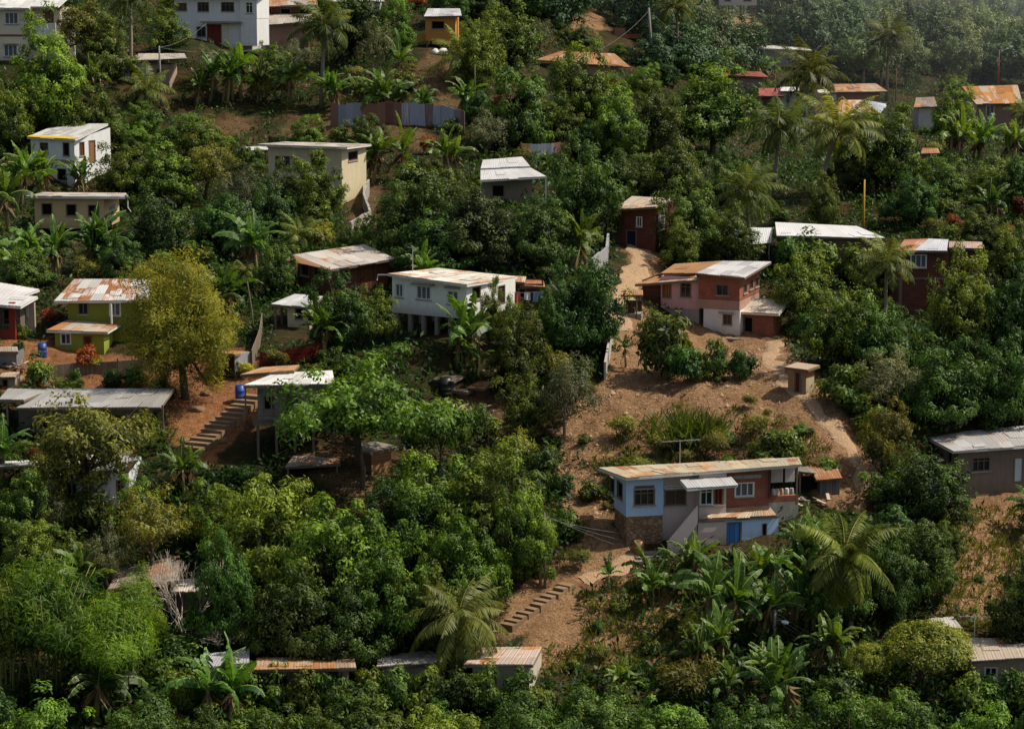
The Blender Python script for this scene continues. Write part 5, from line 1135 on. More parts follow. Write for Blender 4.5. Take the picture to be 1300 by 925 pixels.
gm.loops.add(len(qf) * 4); gm.loops.foreach_set('vertex_index', qf.reshape(-1).astype(np.int32)); gm.polygons.add(len(qf)); gm.polygons.foreach_set('loop_start', np.arange(0, len(qf) * 4, 4, dtype=np.int32))
gm.polygons.foreach_set('use_smooth', np.ones(len(qf), dtype=bool))
for nm, arr in (('bare', MB_), ('red', MR_)): a = gm.attributes.new(nm, 'FLOAT', 'POINT'); a.data.foreach_set('value', arr.reshape(-1).astype(np.float32))
gm.update(calc_edges=True)
def earth(name, with_mask=True):
    t = NT(name); c = t.obj()
    n1 = t.noise(c, .35, 5); n2 = t.noise(c, 2.2, 5, .7); n3 = t.noise(c, 9, 4, .7); n4 = t.noise(t.scale(c, (1, .5, 1)), .9, 4); n6 = t.noise(c, 4.2, 5, .75)
    tan = t.mix(t.ramp(n2, .3, .7), (.18, .092, .042), (.37, .220, .112)); tan = t.mix(t.ramp(n3, .45, .75), tan, (.48, .31, .18)); tan = t.mix(t.math('MULTIPLY', t.ramp(n1, .5, .7), .6), tan, (.125, .062, .030))
    tan = t.mix(t.math('MULTIPLY', t.ramp(n4, .55, .75), .5), tan, (.115, .080, .034))
    tan = t.mix(t.math('MULTIPLY', t.ramp(n6, .48, .66), .75), tan, (.120, .064, .028))
    if with_mask:
        red = t.mix(t.ramp(n2, .3, .7), (.15, .058, .022), (.36, .165, .070)); red = t.mix(t.ramp(n3, .5, .8), red, (.46, .27, .15)); red = t.mix(t.math('MULTIPLY', t.ramp(n1, .45, .65), .7), red, (.10, .042, .018))
        soil = t.mix(t.ramp(n2, .35, .65), (.032, .024, .011), (.105, .062, .028)); soil = t.mix(t.ramp(n1, .4, .6), soil, (.024, .032, .010))
        b = t.n('Attribute', attribute_name='bare').outputs['Fac']; r = t.n('Attribute', attribute_name='red').outputs['Fac']
        jit = t.math('MULTIPLY', t.math('SUBTRACT', n3, .5), .9)
        col = t.mix(t.ramp(t.math('ADD', b, jit), .3, .7), soil, tan); col = t.mix(t.ramp(t.math('ADD', r, jit), .3, .7), col, red)
    else: col = t.mix(.6, tan, (.62, .43, .27))
    t.bsdf(col, .95, .08, bump=t.math('ADD', t.math('MULTIPLY', n2, 1.0), t.math('ADD', t.math('MULTIPLY', n3, .6), t.math('MULTIPLY', n6, .8))), bd=.30); return t.mat
tag(link('ground', gm), kind='structure'); gm.materials.append(earth('hillside_earth'))
def mask_at(u, v):
    u = np.asarray(u, float); v = np.asarray(v, float); m = np.full(u.shape, -1e9)
    for p in BARE[:-1] + RED: m = np.maximum(m, poly_sd(u, v, p))
    return m
# ---- foot paths
def path(pts, w, name='path'):
    h = [hit(u, v)[0] for u, v in pts]; pl = [np.array(h[0])]
    for a, b in zip(h[:-1], h[1:]):
        n = max(2, int(np.linalg.norm(b - a) / .35))
        for k in range(1, n + 1): pl.append(a + (b - a) * k / n)
    pl = np.array(pl); 
    for _ in range(6): pl[1:-1] = (pl[:-2] + 2 * pl[1:-1] + pl[2:]) / 4
    d = np.gradient(pl, axis=0); d[:, 2] = 0; d = unit(d); sd = np.stack([-d[:, 1], d[:, 0], 0 * d[:, 0]], -1)
    m = MB(); rows = []
    for i, p in enumerate(pl):
        ww = w * (1 + .25 * math.sin(i * .37) + .15 * math.sin(i * 1.1)); r = []
        for k, s in enumerate(np.linspace(-1, 1, 9)):
            q = p + sd[i] * (s * ww / 2 + .12 * math.sin(i * .9 + k)); z = float(ground(q[0], q[1])) + (.05 if abs(s) < .8 else (-.12 if abs(s) == 1 else .01)); r.append((q[0], q[1], z))
        rows.append(r)
    for a, b in zip(rows[:-1], rows[1:]):
        for k in range(8): m.face((a[k], a[k + 1], b[k + 1], b[k]))
    o = m.build(name, PATHM, None, True); bm_fix(o); return tag(o, kind='structure')
def bm_fix(o):
    import bmesh
    b = bmesh.new(); b.from_mesh(o.data); bmesh.ops.remove_doubles(b, verts=b.verts, dist=1e-4); bmesh.ops.recalc_face_normals(b, faces=b.faces); b.to_mesh(o.data); b.free()
PATHM = earth('trodden_path', False)
path([(812, 312), (815, 330), (806, 350), (790, 372), (783, 392), (785, 420)], 2.2)
path([(985, 432), (975, 455), (1000, 490), (1035, 520), (1068, 552), (1090, 585), (1105, 625)], 1.35)
path([(820, 706), (780, 722), (740, 738)], 1.4)
# ---- stairs
def stairs(p0, p1, n, w, label, name='staircase'):
    a, b = hit(*p0)[0], hit(*p1)[0]; d = b - a; L = math.hypot(d[0], d[1]); rz = math.atan2(d[1], d[0]); root = empty(name, a, rz, label, 'staircase'); m = MB()
    for k in range(n):
        x0, x1 = L * k / n, L * (k + 1) / n + .06; z = d[2] * (k + 1) / n + .12; ja, jb, jz = rng.uniform(-.12, .12, 3) * (1, 1, .3); z += jz; m.box(x0, -w / 2 + ja, z - .9, x1 + ja * .3, w / 2 + jb, z)
        m.box(x0 - .03, -w / 2 - .01 + ja, z - .06, x0 + .1, w / 2 + .01 + jb, z + .006)
    m.build('steps', paint((.27, .175, .10), .5), root); return root
stairs((243, 574), (322, 503), 13, 1.5, 'concrete staircase climbing the orange bank to the blue barrel')
stairs((642, 798), (722, 742), 11, .8, 'narrow earth coloured staircase climbing the slope below the blue house', 'staircase')
stairs((232, 556), (262, 572), 4, .9, 'short crumbling flight of steps at the foot of the orange bank')
# ---- barrels and tanks
def barrel(u, v, label, rgb, h=.9, r=.3, name='barrel'):
    p, D = hit(u, v); root = empty(name, p, 0, label, name.replace('_', ' ')); m = MB()
    m.tube([(0, 0, -.1), (0, 0, .05), (0, 0, h * .3), (0, 0, h * .32), (0, 0, h * .34), (0, 0, h * .64), (0, 0, h * .66), (0, 0, h * .68), (0, 0, h)], [r * .97, r, r, r * 1.05, r, r, r * 1.05, r, r * .98], 14); m.build('body', plain(name + '_plastic', rgb, .45, .4), root, True)
    m = MB(); m.tube([(0, 0, h), (0, 0, h + .03)], [r * .9, r * .85], 14); m.build('lid', plain(name + '_lid', tuple(c * .6 for c in rgb), .5, .3), root)
barrel(305, 508, 'blue plastic barrel standing at the top of the concrete staircase', (.03, .07, .32), 1.0, .33)
barrel(54, 452, 'blue plastic barrel beside the green house yard', (.02, .06, .22))
barrel(811, 703, 'rusty orange drum at the stone plinth of the blue house', (.26, .12, .04), .8)
barrel(566, 500, 'black water tank on the rubble between the shacks', (.015, .016, .018), 1.1, .42, 'water_tank')
# ---- walls and fences
def run(pts, h, mat, name, label, cat, th=.12, post=None, drop=.6, step=1.5):
    hp = [hit(u, v)[0] for u, v in pts]; root = empty(name, hp[0], 0, label, cat); m = MB(); s = 0; pm = []
    for a, b in zip(hp[:-1], hp[1:]):
        n = max(1, int(np.linalg.norm((b - a)[:2]) / step))
        for k in range(n):
            p, q = a + (b - a) * k / n - hp[0], a + (b - a) * (k + 1) / n - hp[0]; L = np.linalg.norm((q - p)[:2]); hh = h * random.uniform(.93, 1.05)
            nn = np.array([-(q - p)[1], (q - p)[0], 0]); nn = nn / (np.linalg.norm(nn) + 1e-9) * th / 2; dz, uz = np.array([0, 0, -drop]), np.array([0, 0, hh])
            uv = [(s, 0), (s + L, 0), (s + L, hh), (s, hh)]
            m.face((p - nn + dz, q - nn + dz, q - nn + uz, p - nn + uz), uv); m.face((q + nn + dz, p + nn + dz, p + nn + uz, q + nn + uz), uv); m.face((p - nn + uz, q - nn + uz, q + nn + uz, p + nn + uz), uv)
            m.face((p + nn + dz, p - nn + dz, p - nn + uz, p + nn + uz), uv); m.face((q - nn + dz, q + nn + dz, q + nn + uz, q - nn + uz), uv); s += L
            if post: pm.append(p + nn * 2)
    m.build('panel', mat, root)
    for p in pm[::2]: b = MB(); b.box(p[0] - .05, p[1] - .05, p[2] - .6, p[0] + .05, p[1] + .05, p[2] + h + .15); b.build('post', POSTW, root)
SCRAP = sheet((.34, .39, .50), .56, 121, rcol=((.14, .055, .04), (.30, .15, .10)), var=.5, sl=9, cw=.95, worn=(.30, .26, .24))
run([(420, 160), (450, 160), (520, 160), (560, 162), (590, 172)], 2.3, SCRAP, 'corrugated_fence', 'patchwork fence of upright rusty and blue grey sheets below the bananas', 'fence', .05, True, step=.85)
run([(662, 205), (700, 205), (735, 200)], 1.7, SCRAP, 'corrugated_fence', 'short patchwork sheet fence under the mango trees above the pavilion', 'fence', .05, True, step=.85)
run([(777, 432), (774, 450), (768, 482)], 1.3, paint((.62, .60, .55), .3), 'garden_wall', 'thin whitewashed wall running straight down the bare slope', 'wall', .14)
run([(752, 352), (770, 335), (772, 318)], 1.4, paint((.34, .34, .36), .5), 'garden_wall', 'grey block wall along the upper dirt path', 'wall', .18)
run([(330, 470), (395, 462), (410, 455)], 1.2, planks((.14, .015, .012), .3, True), 'board_fence', 'dark red board fence beside the tiny cream hut', 'fence', .06)
run([(320, 470), (330, 440), (333, 420)], 1.3, WOODG, 'board_fence', 'weathered grey board fence climbing beside the cream hut', 'fence', .05)
run([(62, 480), (100, 476), (150, 474), (205, 470)], .9, WOODG, 'board_fence', 'low grey board fence across the orange yard below the green house', 'fence', .04, True)
run([(445, 300), (470, 285), (462, 262), (468, 245)], 1.2, paint((.36, .33, .30), .6), 'garden_wall', 'broken concrete wall below the cream flat roofed house', 'wall', .2)
run([(455, 838), (480, 836)], 1.3, planks((.16, .08, .05), .12), 'board_fence', 'short brown board fence at the trunk by the lower edge', 'fence', .05)
run([(1190, 268), (1240, 272), (1262, 268)], .7, paint((.40, .32, .2), .5), 'garden_wall', 'low sandy wall beside the orange croton on the right', 'wall', .2)
# ---- poles and wires
def pole(u, v, vtop, label, r=.09, lean=0.0, arm=False, name='utility_pole', mat=None):
    p, D = hit(u, v); s = F / D; h = (v - vtop) / s; root = empty(name, p, 0, label, 'pole'); m = MB(); m.tube([(0, 0, -.8), (lean * .5, 0, h * .5), (lean, 0, h)], [r * 1.15, r, r * .8], 8); m.build('shaft', mat or POSTW, root, True)
    if arm: m = MB(); m.bar((lean - .6, 0, h - .4), (lean + .6, 0, h - .4), .09, .09); m.build('crossarm', POSTW, root)
    return p + np.array([lean, 0, h])
GP = plain('grey_pole', (.20, .19, .19), .8, .2)
pB = pole(205, 135, 59, 'dark leaning utility pole in front of the pale block house', .11, -.1, False, mat=GP)
pC = pole(829, 92, 11, 'tall grey leaning utility pole above the olive green tree', .17, -.6, mat=GP)
pA = pole(692, 746, 648, 'thin wooden pole against the mango crown beside the lower steps', .07, -.05); pole(686, 746, 700, 'short stump of a pole beside the thin wooden pole', .08)
pole(603, 128, 82, 'short pale post at the low palm above the sheet fence', .07)
pole(1267, 112, 64, 'slim red pole rising behind the rust roofed brown house', .09, 0, mat=plain('red_pole_paint', (.35, .06, .04)))
pole(1096, 292, 228, 'bright yellow pole beside the white sheet roof', .09, 0, mat=plain('yellow_pole_paint', (.52, .33, .02)))
pole(1003, 590, 552, 'slanted white post behind the blue house roof', .07, .35, mat=WHITE)
pole(1137, 130, 80, 'pale post beside the trunk of the tall ridge palm', .08)
pL = pole(983, 822, 772, 'dark street lamp pole among the lower bananas', .09, 0, name='street_lamp', mat=GP)
lamp = [o for o in bpy.data.objects if o.name.startswith('street_lamp')][0]; hz = pL[2] - lamp.location.z
m = MB(); m.tube([(0, 0, hz * .72), (.25, -.05, hz * .74), (.42, -.05, hz * .70)], .03, 6); m.build('arm', GP, lamp); m = MB(); m.tube([(.36, -.05, hz * .70), (.55, -.07, hz * .68), (.75, -.09, hz * .66)], [.06, .13, .07], 8); m.build('lamp_head', plain('lamp_white', (.75, .76, .78), .35, .5), lamp)
def wire(a, b, sag, label, r=.012):
    a, b = np.array(a, float), np.array(b, float); root = empty('power_line', a, 0, label, 'cable'); m = MB(); pts = [(b - a) * t + np.array([0, 0, -4 * sag * t * (1 - t)]) for t in np.linspace(0, 1, 15)]; m.tube(pts, r, 4, cap=False); m.build('cable', plain('cable_grey', (.16, .16, .16)), root)
e1 = P(1130, 836, 132); 
for k in range(3): wire(pL + np.array([0, 0, -.1 - .22 * k]), e1 + np.array([0, 0, -.3 * k]), .5, ['topmost cable running from the street lamp pole to the lower right corner', 'middle cable running from the street lamp pole to the lower right corner', 'lowest cable running from the street lamp pole to the lower right corner'][k], .014)
e2 = P(796, 690, 141)
for k in range(3): wire(pA + np.array([0, 0, -.1 - .1 * k]), e2 + np.array([0, 0, .45 * k - .3]), 0.1, ['lowest cable from the thin wooden pole to the stone plinth', 'middle cable from the thin wooden pole to the stone plinth', 'topmost cable from the thin wooden pole to the stone plinth'][k], .009)
for k, (u, v, D, lab) in enumerate(((262, 30, 257, 'cable from the dark leaning utility pole to the tall white house'), (330, 62, 262, 'cable from the dark leaning utility pole to the pinkish house'), (120, 60, 255, 'cable from the dark leaning utility pole towards the cream house'))): wire(pB + np.array([0, 0, -.15]), P(u, v, D), .5, lab, .016)
for k, (u, v, D, lab) in enumerate(((945, 92, 292, 'cable from the grey leaning pole to the flat red roof'), (745, 70, 275, 'cable from the grey leaning pole to the rusty hipped roof'))): wire(pC + np.array([0, 0, -.4]), P(u, v, D), .7, lab, .018)
# ---- clothes lines
def clothesline(u, v, w, label, cols):
    p, D = hit(u, v); root = empty('clothesline', p, .15, label, 'clothesline')
    for x in (-w / 2, w / 2): m = MB(); m.tube([(x, 0, -.4), (x, 0, 1.9)], .04, 5); m.build('post', POSTW, root)
    m = MB(); m.tube([(-w / 2, 0, 1.85), (0, 0, 1.72), (w / 2, 0, 1.85)], .012, 4); m.build('line', plain('cable_grey', (.16, .16, .16)), root)
    x = -w / 2 + .3; k = 0
    while x < w / 2 - .7:
        ww, hh = random.uniform(.4, .75), random.uniform(.5, .95); m = MB(); n = 5
        for i in range(n):
            a, b = x + ww * i / n, x + ww * (i + 1) / n; ya, yb = .06 * math.sin(i * 2.1), .06 * math.sin((i + 1) * 2.1); m.face(((a, ya, 1.76 - hh), (b, yb, 1.76 - hh), (b, 0, 1.76), (a, 0, 1.76)))
        m.build('garment', plain('washed_cloth', cols[k % len(cols)], .9, .1), root); k += 1; x += ww + random.uniform(.1, .35)
clothesline(668, 402, 3.6, 'clothesline with pale washing beside the white stilt house', [(.75, .74, .72), (.55, .14, .12), (.7, .7, .75), (.2, .3, .5)])
clothesline(395, 558, 3.2, 'clothesline with white and red washing under the spreading bright tree', [(.78, .77, .75), (.6, .1, .08), (.75, .75, .75)])
# ---- pole trellis at the right edge
p, D = hit(1275, 440); root = empty('trellis', p, 0, 'leaning trellis of grey poles and dry thatch at the right edge', 'trellis')
for k in range(7): m = MB(); m.tube([(-1.6 + k * .5, 0, -.2), (-2.0 + k * .62 + rng.normal() * .3, .3, 2.3 + rng.normal() * .3)], [.05, .03], 5); m.build('pole', plain('grey_stick', (.30, .27, .23)), root)
m = MB(); m.tube([(-2.2, 0, 1.9), (2.2, .2, 1.5)], .05, 5); m.build('pole', plain('grey_stick', (.30, .27, .23)), root)
# ---- loose lumber and rubble
for (u, v, lab, n) in ((1035, 642, 'scattered pale planks on the ground below the rust shack', 7), (592, 528, 'tumbled pile of pale boards and tin below the tan crate', 12), (1022, 640, 'low stack of boards against the blue house end', 5), (20, 470, 'clutter of boards and pots on the slope below the red porch', 8)):
    p, D = hit(u, v); root = empty('lumber_pile', p, 0, lab, 'lumber')
    for k in range(n): m = MB(); a = rng.uniform(-.9, .9, 3) * (1, .6, 0) + (0, 0, .1 + k * .05); an = rng.uniform(0, 3.1); L = rng.uniform(.6, 1.3); m.bar(a, a + np.array([math.cos(an) * L, math.sin(an) * L * .6, rng.uniform(-.05, .3)]), .2, .05); m.build('board', WOODG if k % 3 else plain('pale_board', (.48, .38, .27)), root)
p, D = hit(558, 68); root = empty('tarp_heap', p + np.array([0, 0, -.1]), 0, 'small heap covered in white sheeting under the orange cabin', 'heap'); m = MB()
for k in range(5): a = rng.uniform(-.6, .6, 2); m.tube([(a[0], a[1], 0), (a[0], a[1], .35), (a[0] + .1, a[1], .65)], [.55, .45, .12], 8)
m.build('sheeting', WHITE, root, True)
for i, (u, v, r) in enumerate(((700, 548, .35), (300, 540, .3), (262, 500, .45), (250, 520, .5), (283, 560, .35), (725, 655, .25), (1060, 610, .3), (1075, 622, .25), (1015, 545, .18), (870, 500, .12), (900, 470, .15), (672, 705, .4))):
    p, D = hit(u, v); vv = unit(rng.normal(size=(40, 3))) * r * rng.uniform(.75, 1.1, (40, 1)) * (1.2, 1, .7); import bmesh as _b
    bm = _b.new(); [bm.verts.new(tuple(x)) for x in vv]; _b.ops.convex_hull(bm, input=bm.verts); me = bpy.data.meshes.new('boulder'); bm.to_mesh(me); bm.free(); me.materials.append(plain('earthy_rock', (.20, .12, .07), .95, .1))
    o = link('boulder', me); o.location = tuple(p); tag(o, ['grey brown boulder at the tree line above the lower dirt', 'boulder on the orange bank beside the stairs', 'boulder under the golden tree roots', 'large boulder below the golden tree roots', 'boulder at the foot of the orange bank', 'small pale stone on the lower dirt slope', 'stone beside the rust shack path', 'small stone on the path bend below the rust shack', 'small stone in the bare slope path', 'tiny pale stone in the middle of the bare slope', 'pale stone near the lone slope bushes', 'boulder above the narrow earth coloured staircase'][i], 'boulder', 'boulders on the slope')
# ================================================================ planting : (kind, u, top row, base row, width px, label)
T = [
('mango', 52, 24, 170, 112, 'huge dark mango tree below the cream house with the red band'),
('mango', 108, 95, 190, 80, 'round dark mango tree next to the yellow edged white cottage'), ('broad', 18, 100, 195, 70, 'dark tree at the photo edge left of the white cottage'),
('olive', 112, -12, 90, 95, 'brownish olive tree between the cream house balcony and a palm'), ('tall', 166, -30, 95, 80, 'tall palm beside the tall white house'),
('broad', 215, 6, 72, 62, 'leafy tree covering the lower left of the tall white house'), ('grey', 262, 52, 108, 46, 'small flat topped pale tree below the tall white house'), ('broad', 140, 20, 110, 70, 'dark tree behind the top left palm'),
('low', 185, 80, 142, 74, 'young palm with drooping fronds before the block house'), ('banana', 300, 55, 122, 54, 'tall banana plant below the tall white house'), ('banana', 250, 82, 135, 50, 'banana plant with bright leaves beside the block house'),
('banana', 275, 78, 132, 46, 'banana plant between two others right of the block house'), ('banana', 132, 68, 122, 46, 'banana plant between the mango and the block house'), ('banana', 325, 80, 130, 40, 'banana plant at the foot of the rusty house'), ('banana', 368, 78, 132, 52, 'pale leaved banana plant under the rusty house'),
('tall', 408, 8, 134, 96, 'broad dark palm between the rusty house and the orange cabin'), ('dark', 455, -42, 78, 92, 'dark tree at the top edge behind the broad palm'), ('mango', 504, -14, 66, 56, 'yellow green mango tree touching the orange cabin'),
('grey', 478, 22, 104, 66, 'thin grey brown tree below the yellow green mango'), ('low', 588, 42, 104, 92, 'low spreading palm just below the orange cabin'), ('banana1', 508, 55, 106, 40, 'spiky young plant left of the orange cabin'),
('banana', 428, 88, 140, 46, 'leftmost banana plant above the patchwork sheet fence'), ('banana', 452, 92, 142, 44, 'second banana plant above the patchwork sheet fence'), ('banana', 480, 90, 146, 46, 'middle banana plant above the patchwork sheet fence'), ('banana', 508, 98, 146, 40, 'banana plant above the fence beside bare soil'), ('banana', 575, 100, 150, 48, 'banana plant at the end of the patchwork fence'), ('banana', 540, 104, 148, 30, 'smallest banana plant above the patchwork fence'),
('broad', 648, 0, 96, 92, 'bright green tree right of the low spreading palm'), ('broad', 612, 20, 120, 64, 'leafy tree right behind the orange cabin'), ('dark', 565, -30, 30, 60, 'dark tree at the top edge above the orange cabin'),
('mango', 660, 76, 190, 104, 'mango tree standing left of the rusty hipped roof'), ('grey', 618, 132, 200, 78, 'pale grey green tree above the pavilion roof'), ('mango', 742, 44, 165, 92, 'mango tree covering the rusty hipped roof'), ('far', 712, -22, 24, 62, 'hazy dark tree at the top edge above the bare terrace'),
('dark', 735, 28, 62, 40, 'small round dark tree on the bare terrace'), ('tall', 861, -10, 92, 66, 'palm standing behind the grey leaning pole'), ('broad', 905, 68, 195, 128, 'wide olive green tree right of the leaning pole'), ('broad', 832, 92, 200, 74, 'tall narrow green tree below the leaning pole'),
('mango', 785, 108, 205, 80, 'mango tree under the leaning pole base'), ('far', 905, 22, 70, 66, 'bluish round tree below the top edge stilt house'), ('dark', 950, 25, 66, 50, 'dark hazy tree right of the top edge stilt house'), ('far', 830, 40, 92, 70, 'bluish tree behind the leaning pole'), ('farpale', 905, 60, 100, 60, 'pale hazy tree behind the wide olive tree'),
('dark', 744, 172, 305, 100, 'large dark tree between the pavilion and the dark red house'), ('dark', 528, 205, 335, 118, 'dark tree left of the pavilion roof'), ('dark', 602, 228, 342, 122, 'dark tree in front of the pavilion'), ('dark', 672, 240, 340, 92, 'dark tree right below the pavilion corner post'), ('mango', 565, 200, 300, 80, 'mango tree touching the left end of the pavilion roof'), ('dark', 560, 265, 350, 120, 'dark tree shading the white stilt house roof'),
('mid', 982, 128, 240, 100, 'left palm of the trio on the ridge'), ('mid', 1038, 122, 254, 112, 'right palm of the trio on the ridge, largest fronds'), ('mid', 1022, 64, 165, 92, 'rear palm of the trio before the rust roofed houses'), ('mid', 953, 208, 328, 98, 'palm with yellow ribs below the palm trio'), ('tall', 1126, 26, 128, 74, 'tall slender palm above the ochre house'),
('broad', 1128, 128, 252, 100, 'broad yellowish tree right of the patchy hipped roof'), ('dark', 1085, 160, 250, 70, 'dark tree below the patchy hipped roof'), ('broad', 1206, 102, 195, 66, 'leafy tree left of the big orange rusted roof'), ('banana', 1212, 148, 205, 56, 'banana plant below the brown rust roofed house, first of three'), ('banana', 1246, 150, 205, 58, 'banana plant below the brown rust roofed house, middle of three'), ('banana', 1282, 152, 208, 58, 'banana plant below the brown rust roofed house, at the edge'), ('low', 1298, 112, 170, 50, 'palm cut by the right edge beside the rusted roof'),
('broad', 1200, 196, 262, 72, 'light leafy tree below the ridge bananas'), ('broad', 1258, 196, 268, 84, 'wide light green tree at the right below the bananas'), ('dark', 1160, 210, 285, 70, 'dark tree behind the yellow pole'), ('dark', 1300, 190, 275, 60, 'dark tree at the right edge under the bananas'), ('broad', 1048, 208, 300, 46, 'slim leafy tree above the white sheet roof'),
('dark', 880, 215, 330, 96, 'dark tree right of the dark red brick house'), ('broad', 868, 272, 345, 54, 'leafy tree shading the path head'), ('broad', 925, 255, 345, 76, 'mid green tree left of the white canopy'), ('dark', 800, 190, 262, 84, 'dark tree above the dark red brick house'), ('broad', 858, 172, 268, 84, 'mid green tree between the olive tree and the dark red house'), ('dark', 930, 185, 262, 66, 'dark tree left of the palm trio'),
('banana', 22, 198, 262, 66, 'tall banana plant left of the beige house'), ('banana', 58, 196, 248, 58, 'banana plant before the white cottage wall'), ('banana', -2, 220, 305, 66, 'banana plant cut by the left edge above the beige house'), ('banana', 112, 205, 250, 58, 'banana plant at the cottage side wall'), ('banana', 172, 205, 256, 56, 'banana plant above the beige house roof end'),
('broad', 160, 172, 262, 84, 'mid green tree right of the white cottage'), ('broad', 212, 172, 262, 90, 'leafy tree in the middle of the green belt right of the cottage'), ('olive', 262, 172, 255, 84, 'olive tinted tree on the bare patch edge'), ('grey', 310, 205, 275, 84, 'greyish tree left of the flat roofed cream house'), ('dark', 200, 232, 340, 104, 'dark tree behind the golden feathery tree'), ('dark', 285, 238, 330, 104, 'dark tree right behind the golden feathery tree'), ('dark', 345, 225, 310, 70, 'dark tree below the flat roofed cream house'), ('broad', 404, 188, 280, 78, 'shrubby tree screening the flat roofed cream house'), ('broad', 362, 200, 284, 64, 'leafy tree at the flat roofed house window'),
('banana', 35, 285, 352, 62, 'banana plant below the beige house corner'), ('banana', 112, 290, 348, 66, 'banana plant under the beige house front'), ('banana', 78, 295, 352, 54, 'banana plant between the beige house and green roof'), ('banana', 135, 275, 345, 50, 'banana plant at the beige house end wall'), ('banana', 10, 310, 372, 54, 'banana plant above the red porch house roof'),
('broad', 30, 312, 372, 70, 'leafy tree above the pale grey roof of the red porch house'), ('dark', 155, 300, 365, 70, 'dark tree behind the green house roof'),
('gold', 236, 302, 506, 142, 'golden feathery tree towering beside the green house'),
('low', 382, 268, 325, 62, 'small palm above the brown board house roof'), ('banana', 332, 288, 352, 56, 'banana plant left of the brown board house'), ('thin', 322, 328, 420, 32, 'thin yellowish palm behind the golden tree'), ('broad', 350, 300, 380, 60, 'leafy tree left of the brown board house wall'), ('banana', 470, 165, 232, 56, 'banana plant right of the flat roofed cream house'), ('banana1', 500, 172, 232, 40, 'small banana plant below the patchwork fence'),
('dark', 433, 338, 445, 88, 'rounded dark tree in front of the brown board house'), ('broad', 482, 358, 440, 54, 'leafy shrub tree at the corner of the white stilt house'), ('banana', 404, 396, 452, 58, 'banana plant beside the tiny cream hut'), ('banana', 577, 380, 458, 62, 'banana plant before the white stilt house posts'), ('banana1', 605, 440, 480, 40, 'young banana plant below the white stilt house'), ('banana', 592, 420, 470, 50, 'banana plant under the white stilt house corner'),
('broad', 622, 346, 438, 34, 'slim tree at the side wall of the white stilt house'), ('broad', 648, 372, 450, 44, 'slim leafy tree below the stepped lean-to roofs'), ('dark', 738, 312, 452, 104, 'large dark tree left of the dirt path'), ('dark', 712, 350, 462, 60, 'dark tree below the stepped lean-to'), ('broad', 658, 385, 500, 78, 'mid green tree in the thicket left of the whitewashed wall'), ('grey', 716, 442, 552, 116, 'twiggy grey green tree left of the whitewashed wall'), ('broad', 668, 460, 560, 74, 'leafy tree at the left foot of the twiggy grey tree'), ('bush', 690, 555, 605, 54, 'bluish green bush at the dirt slope edge'),
('bright', 458, 446, 618, 268, 'spreading bright green tree with bare trunk over the plank shed'), ('bright', 560, 500, 600, 90, 'smaller bright green tree below the tan crate'), ('bush', 610, 502, 560, 56, 'dense bush below the rubble pile'),
('mango', 330, 588, 740, 150, 'mango tree at the foot of the concrete staircase'), ('mango', 425, 618, 800, 165, 'large mango tree in the centre of the lower grove'), ('mango', 545, 565, 705, 130, 'mango tree right of the plank shed'), ('mango', 622, 556, 715, 140, 'mango tree at the edge of the dirt below the rubble'), ('mango', 662, 600, 735, 90, 'mango tree beside the thin wooden pole'), ('mango', 490, 655, 830, 130, 'mango tree behind the small bright tree of the lower edge'), ('dark', 372, 700, 850, 120, 'dark tree at the lower edge of the grove'), ('mango', 584, 645, 790, 116, 'mango tree above the drooping lower palm'), ('dark', 298, 665, 830, 90, 'dark tree right of the leafless tree'), ('dark', 440, 730, 860, 110, 'dark tree at the lower edge before the large mango'), ('mango', 270, 600, 700, 80, 'mango tree left of the concrete staircase foot'), ('dark', 500, 590, 720, 100, 'dark tree between the plank shed and the big mango'), ('broad', 560, 700, 840, 80, 'leafy tree left of the drooping lower palm'),
('bright', 512, 708, 842, 66, 'small bright green tree with a bare trunk at the lower edge'), ('droopdark', 586, 730, 864, 112, 'drooping palm at the lower edge beside the rusty white roof'),
('olive', 118, 478, 664, 190, 'open olive tree with a forked trunk before the white low house'), ('olive', 195, 612, 735, 112, 'olive tree below the white low house'), ('grey', 138, 648, 760, 72, 'twiggy brownish tree left of the leaf strewn roof'), ('broad', 32, 590, 705, 84, 'leafy tree at the left edge below the white low house'), ('low', 45, 636, 705, 66, 'young palm at the left edge'), ('grey', 60, 605, 690, 60, 'silvery bush tree beside the white low house'), ('banana', 8, 545, 612, 54, 'banana plant at the left edge below the long grey roof'), ('broad', 40, 655, 735, 70, 'leafy tree above the bamboo at the left edge'),
('bamboo', 60, 690, 880, 170, 'largest bright bamboo clump in the lower left corner'), ('bamboo', 140, 735, 890, 140, 'bright bamboo clump right of the largest one'), ('bamboo', 10, 715, 890, 120, 'bamboo clump cut by the left edge'), ('bamboo', 165, 720, 850, 80, 'small bamboo clump beside the leafless tree'), ('bare', 236, 692, 808, 104, 'pale leafless tree before the leaf strewn roof'), ('bare', 285, 772, 830, 60, 'low leafless tree right of the pale leafless tree'), ('shrub', 228, 800, 850, 80, 'round shrub at the foot of the pale leafless tree'),
('shrub', 850, 374, 480, 88, 'tall leafy shrub on the bare slope before the pink wing'), ('bush', 872, 425, 485, 56, 'dense bush below the leafy slope tree'), ('bush', 905, 418, 480, 44, 'dense bush below the brick house corner'), ('bush', 940, 430, 484, 48, 'dense bush alone on the bare slope below the brick house'), ('shrub', 830, 380, 428, 46, 'shrub before the board wall of the brick house'), ('shrub', 890, 445, 482, 30, 'little shrub between the slope bushes'), ('banana1', 795, 430, 466, 34, 'young banana plant on the bare slope beside the whitewashed wall'),
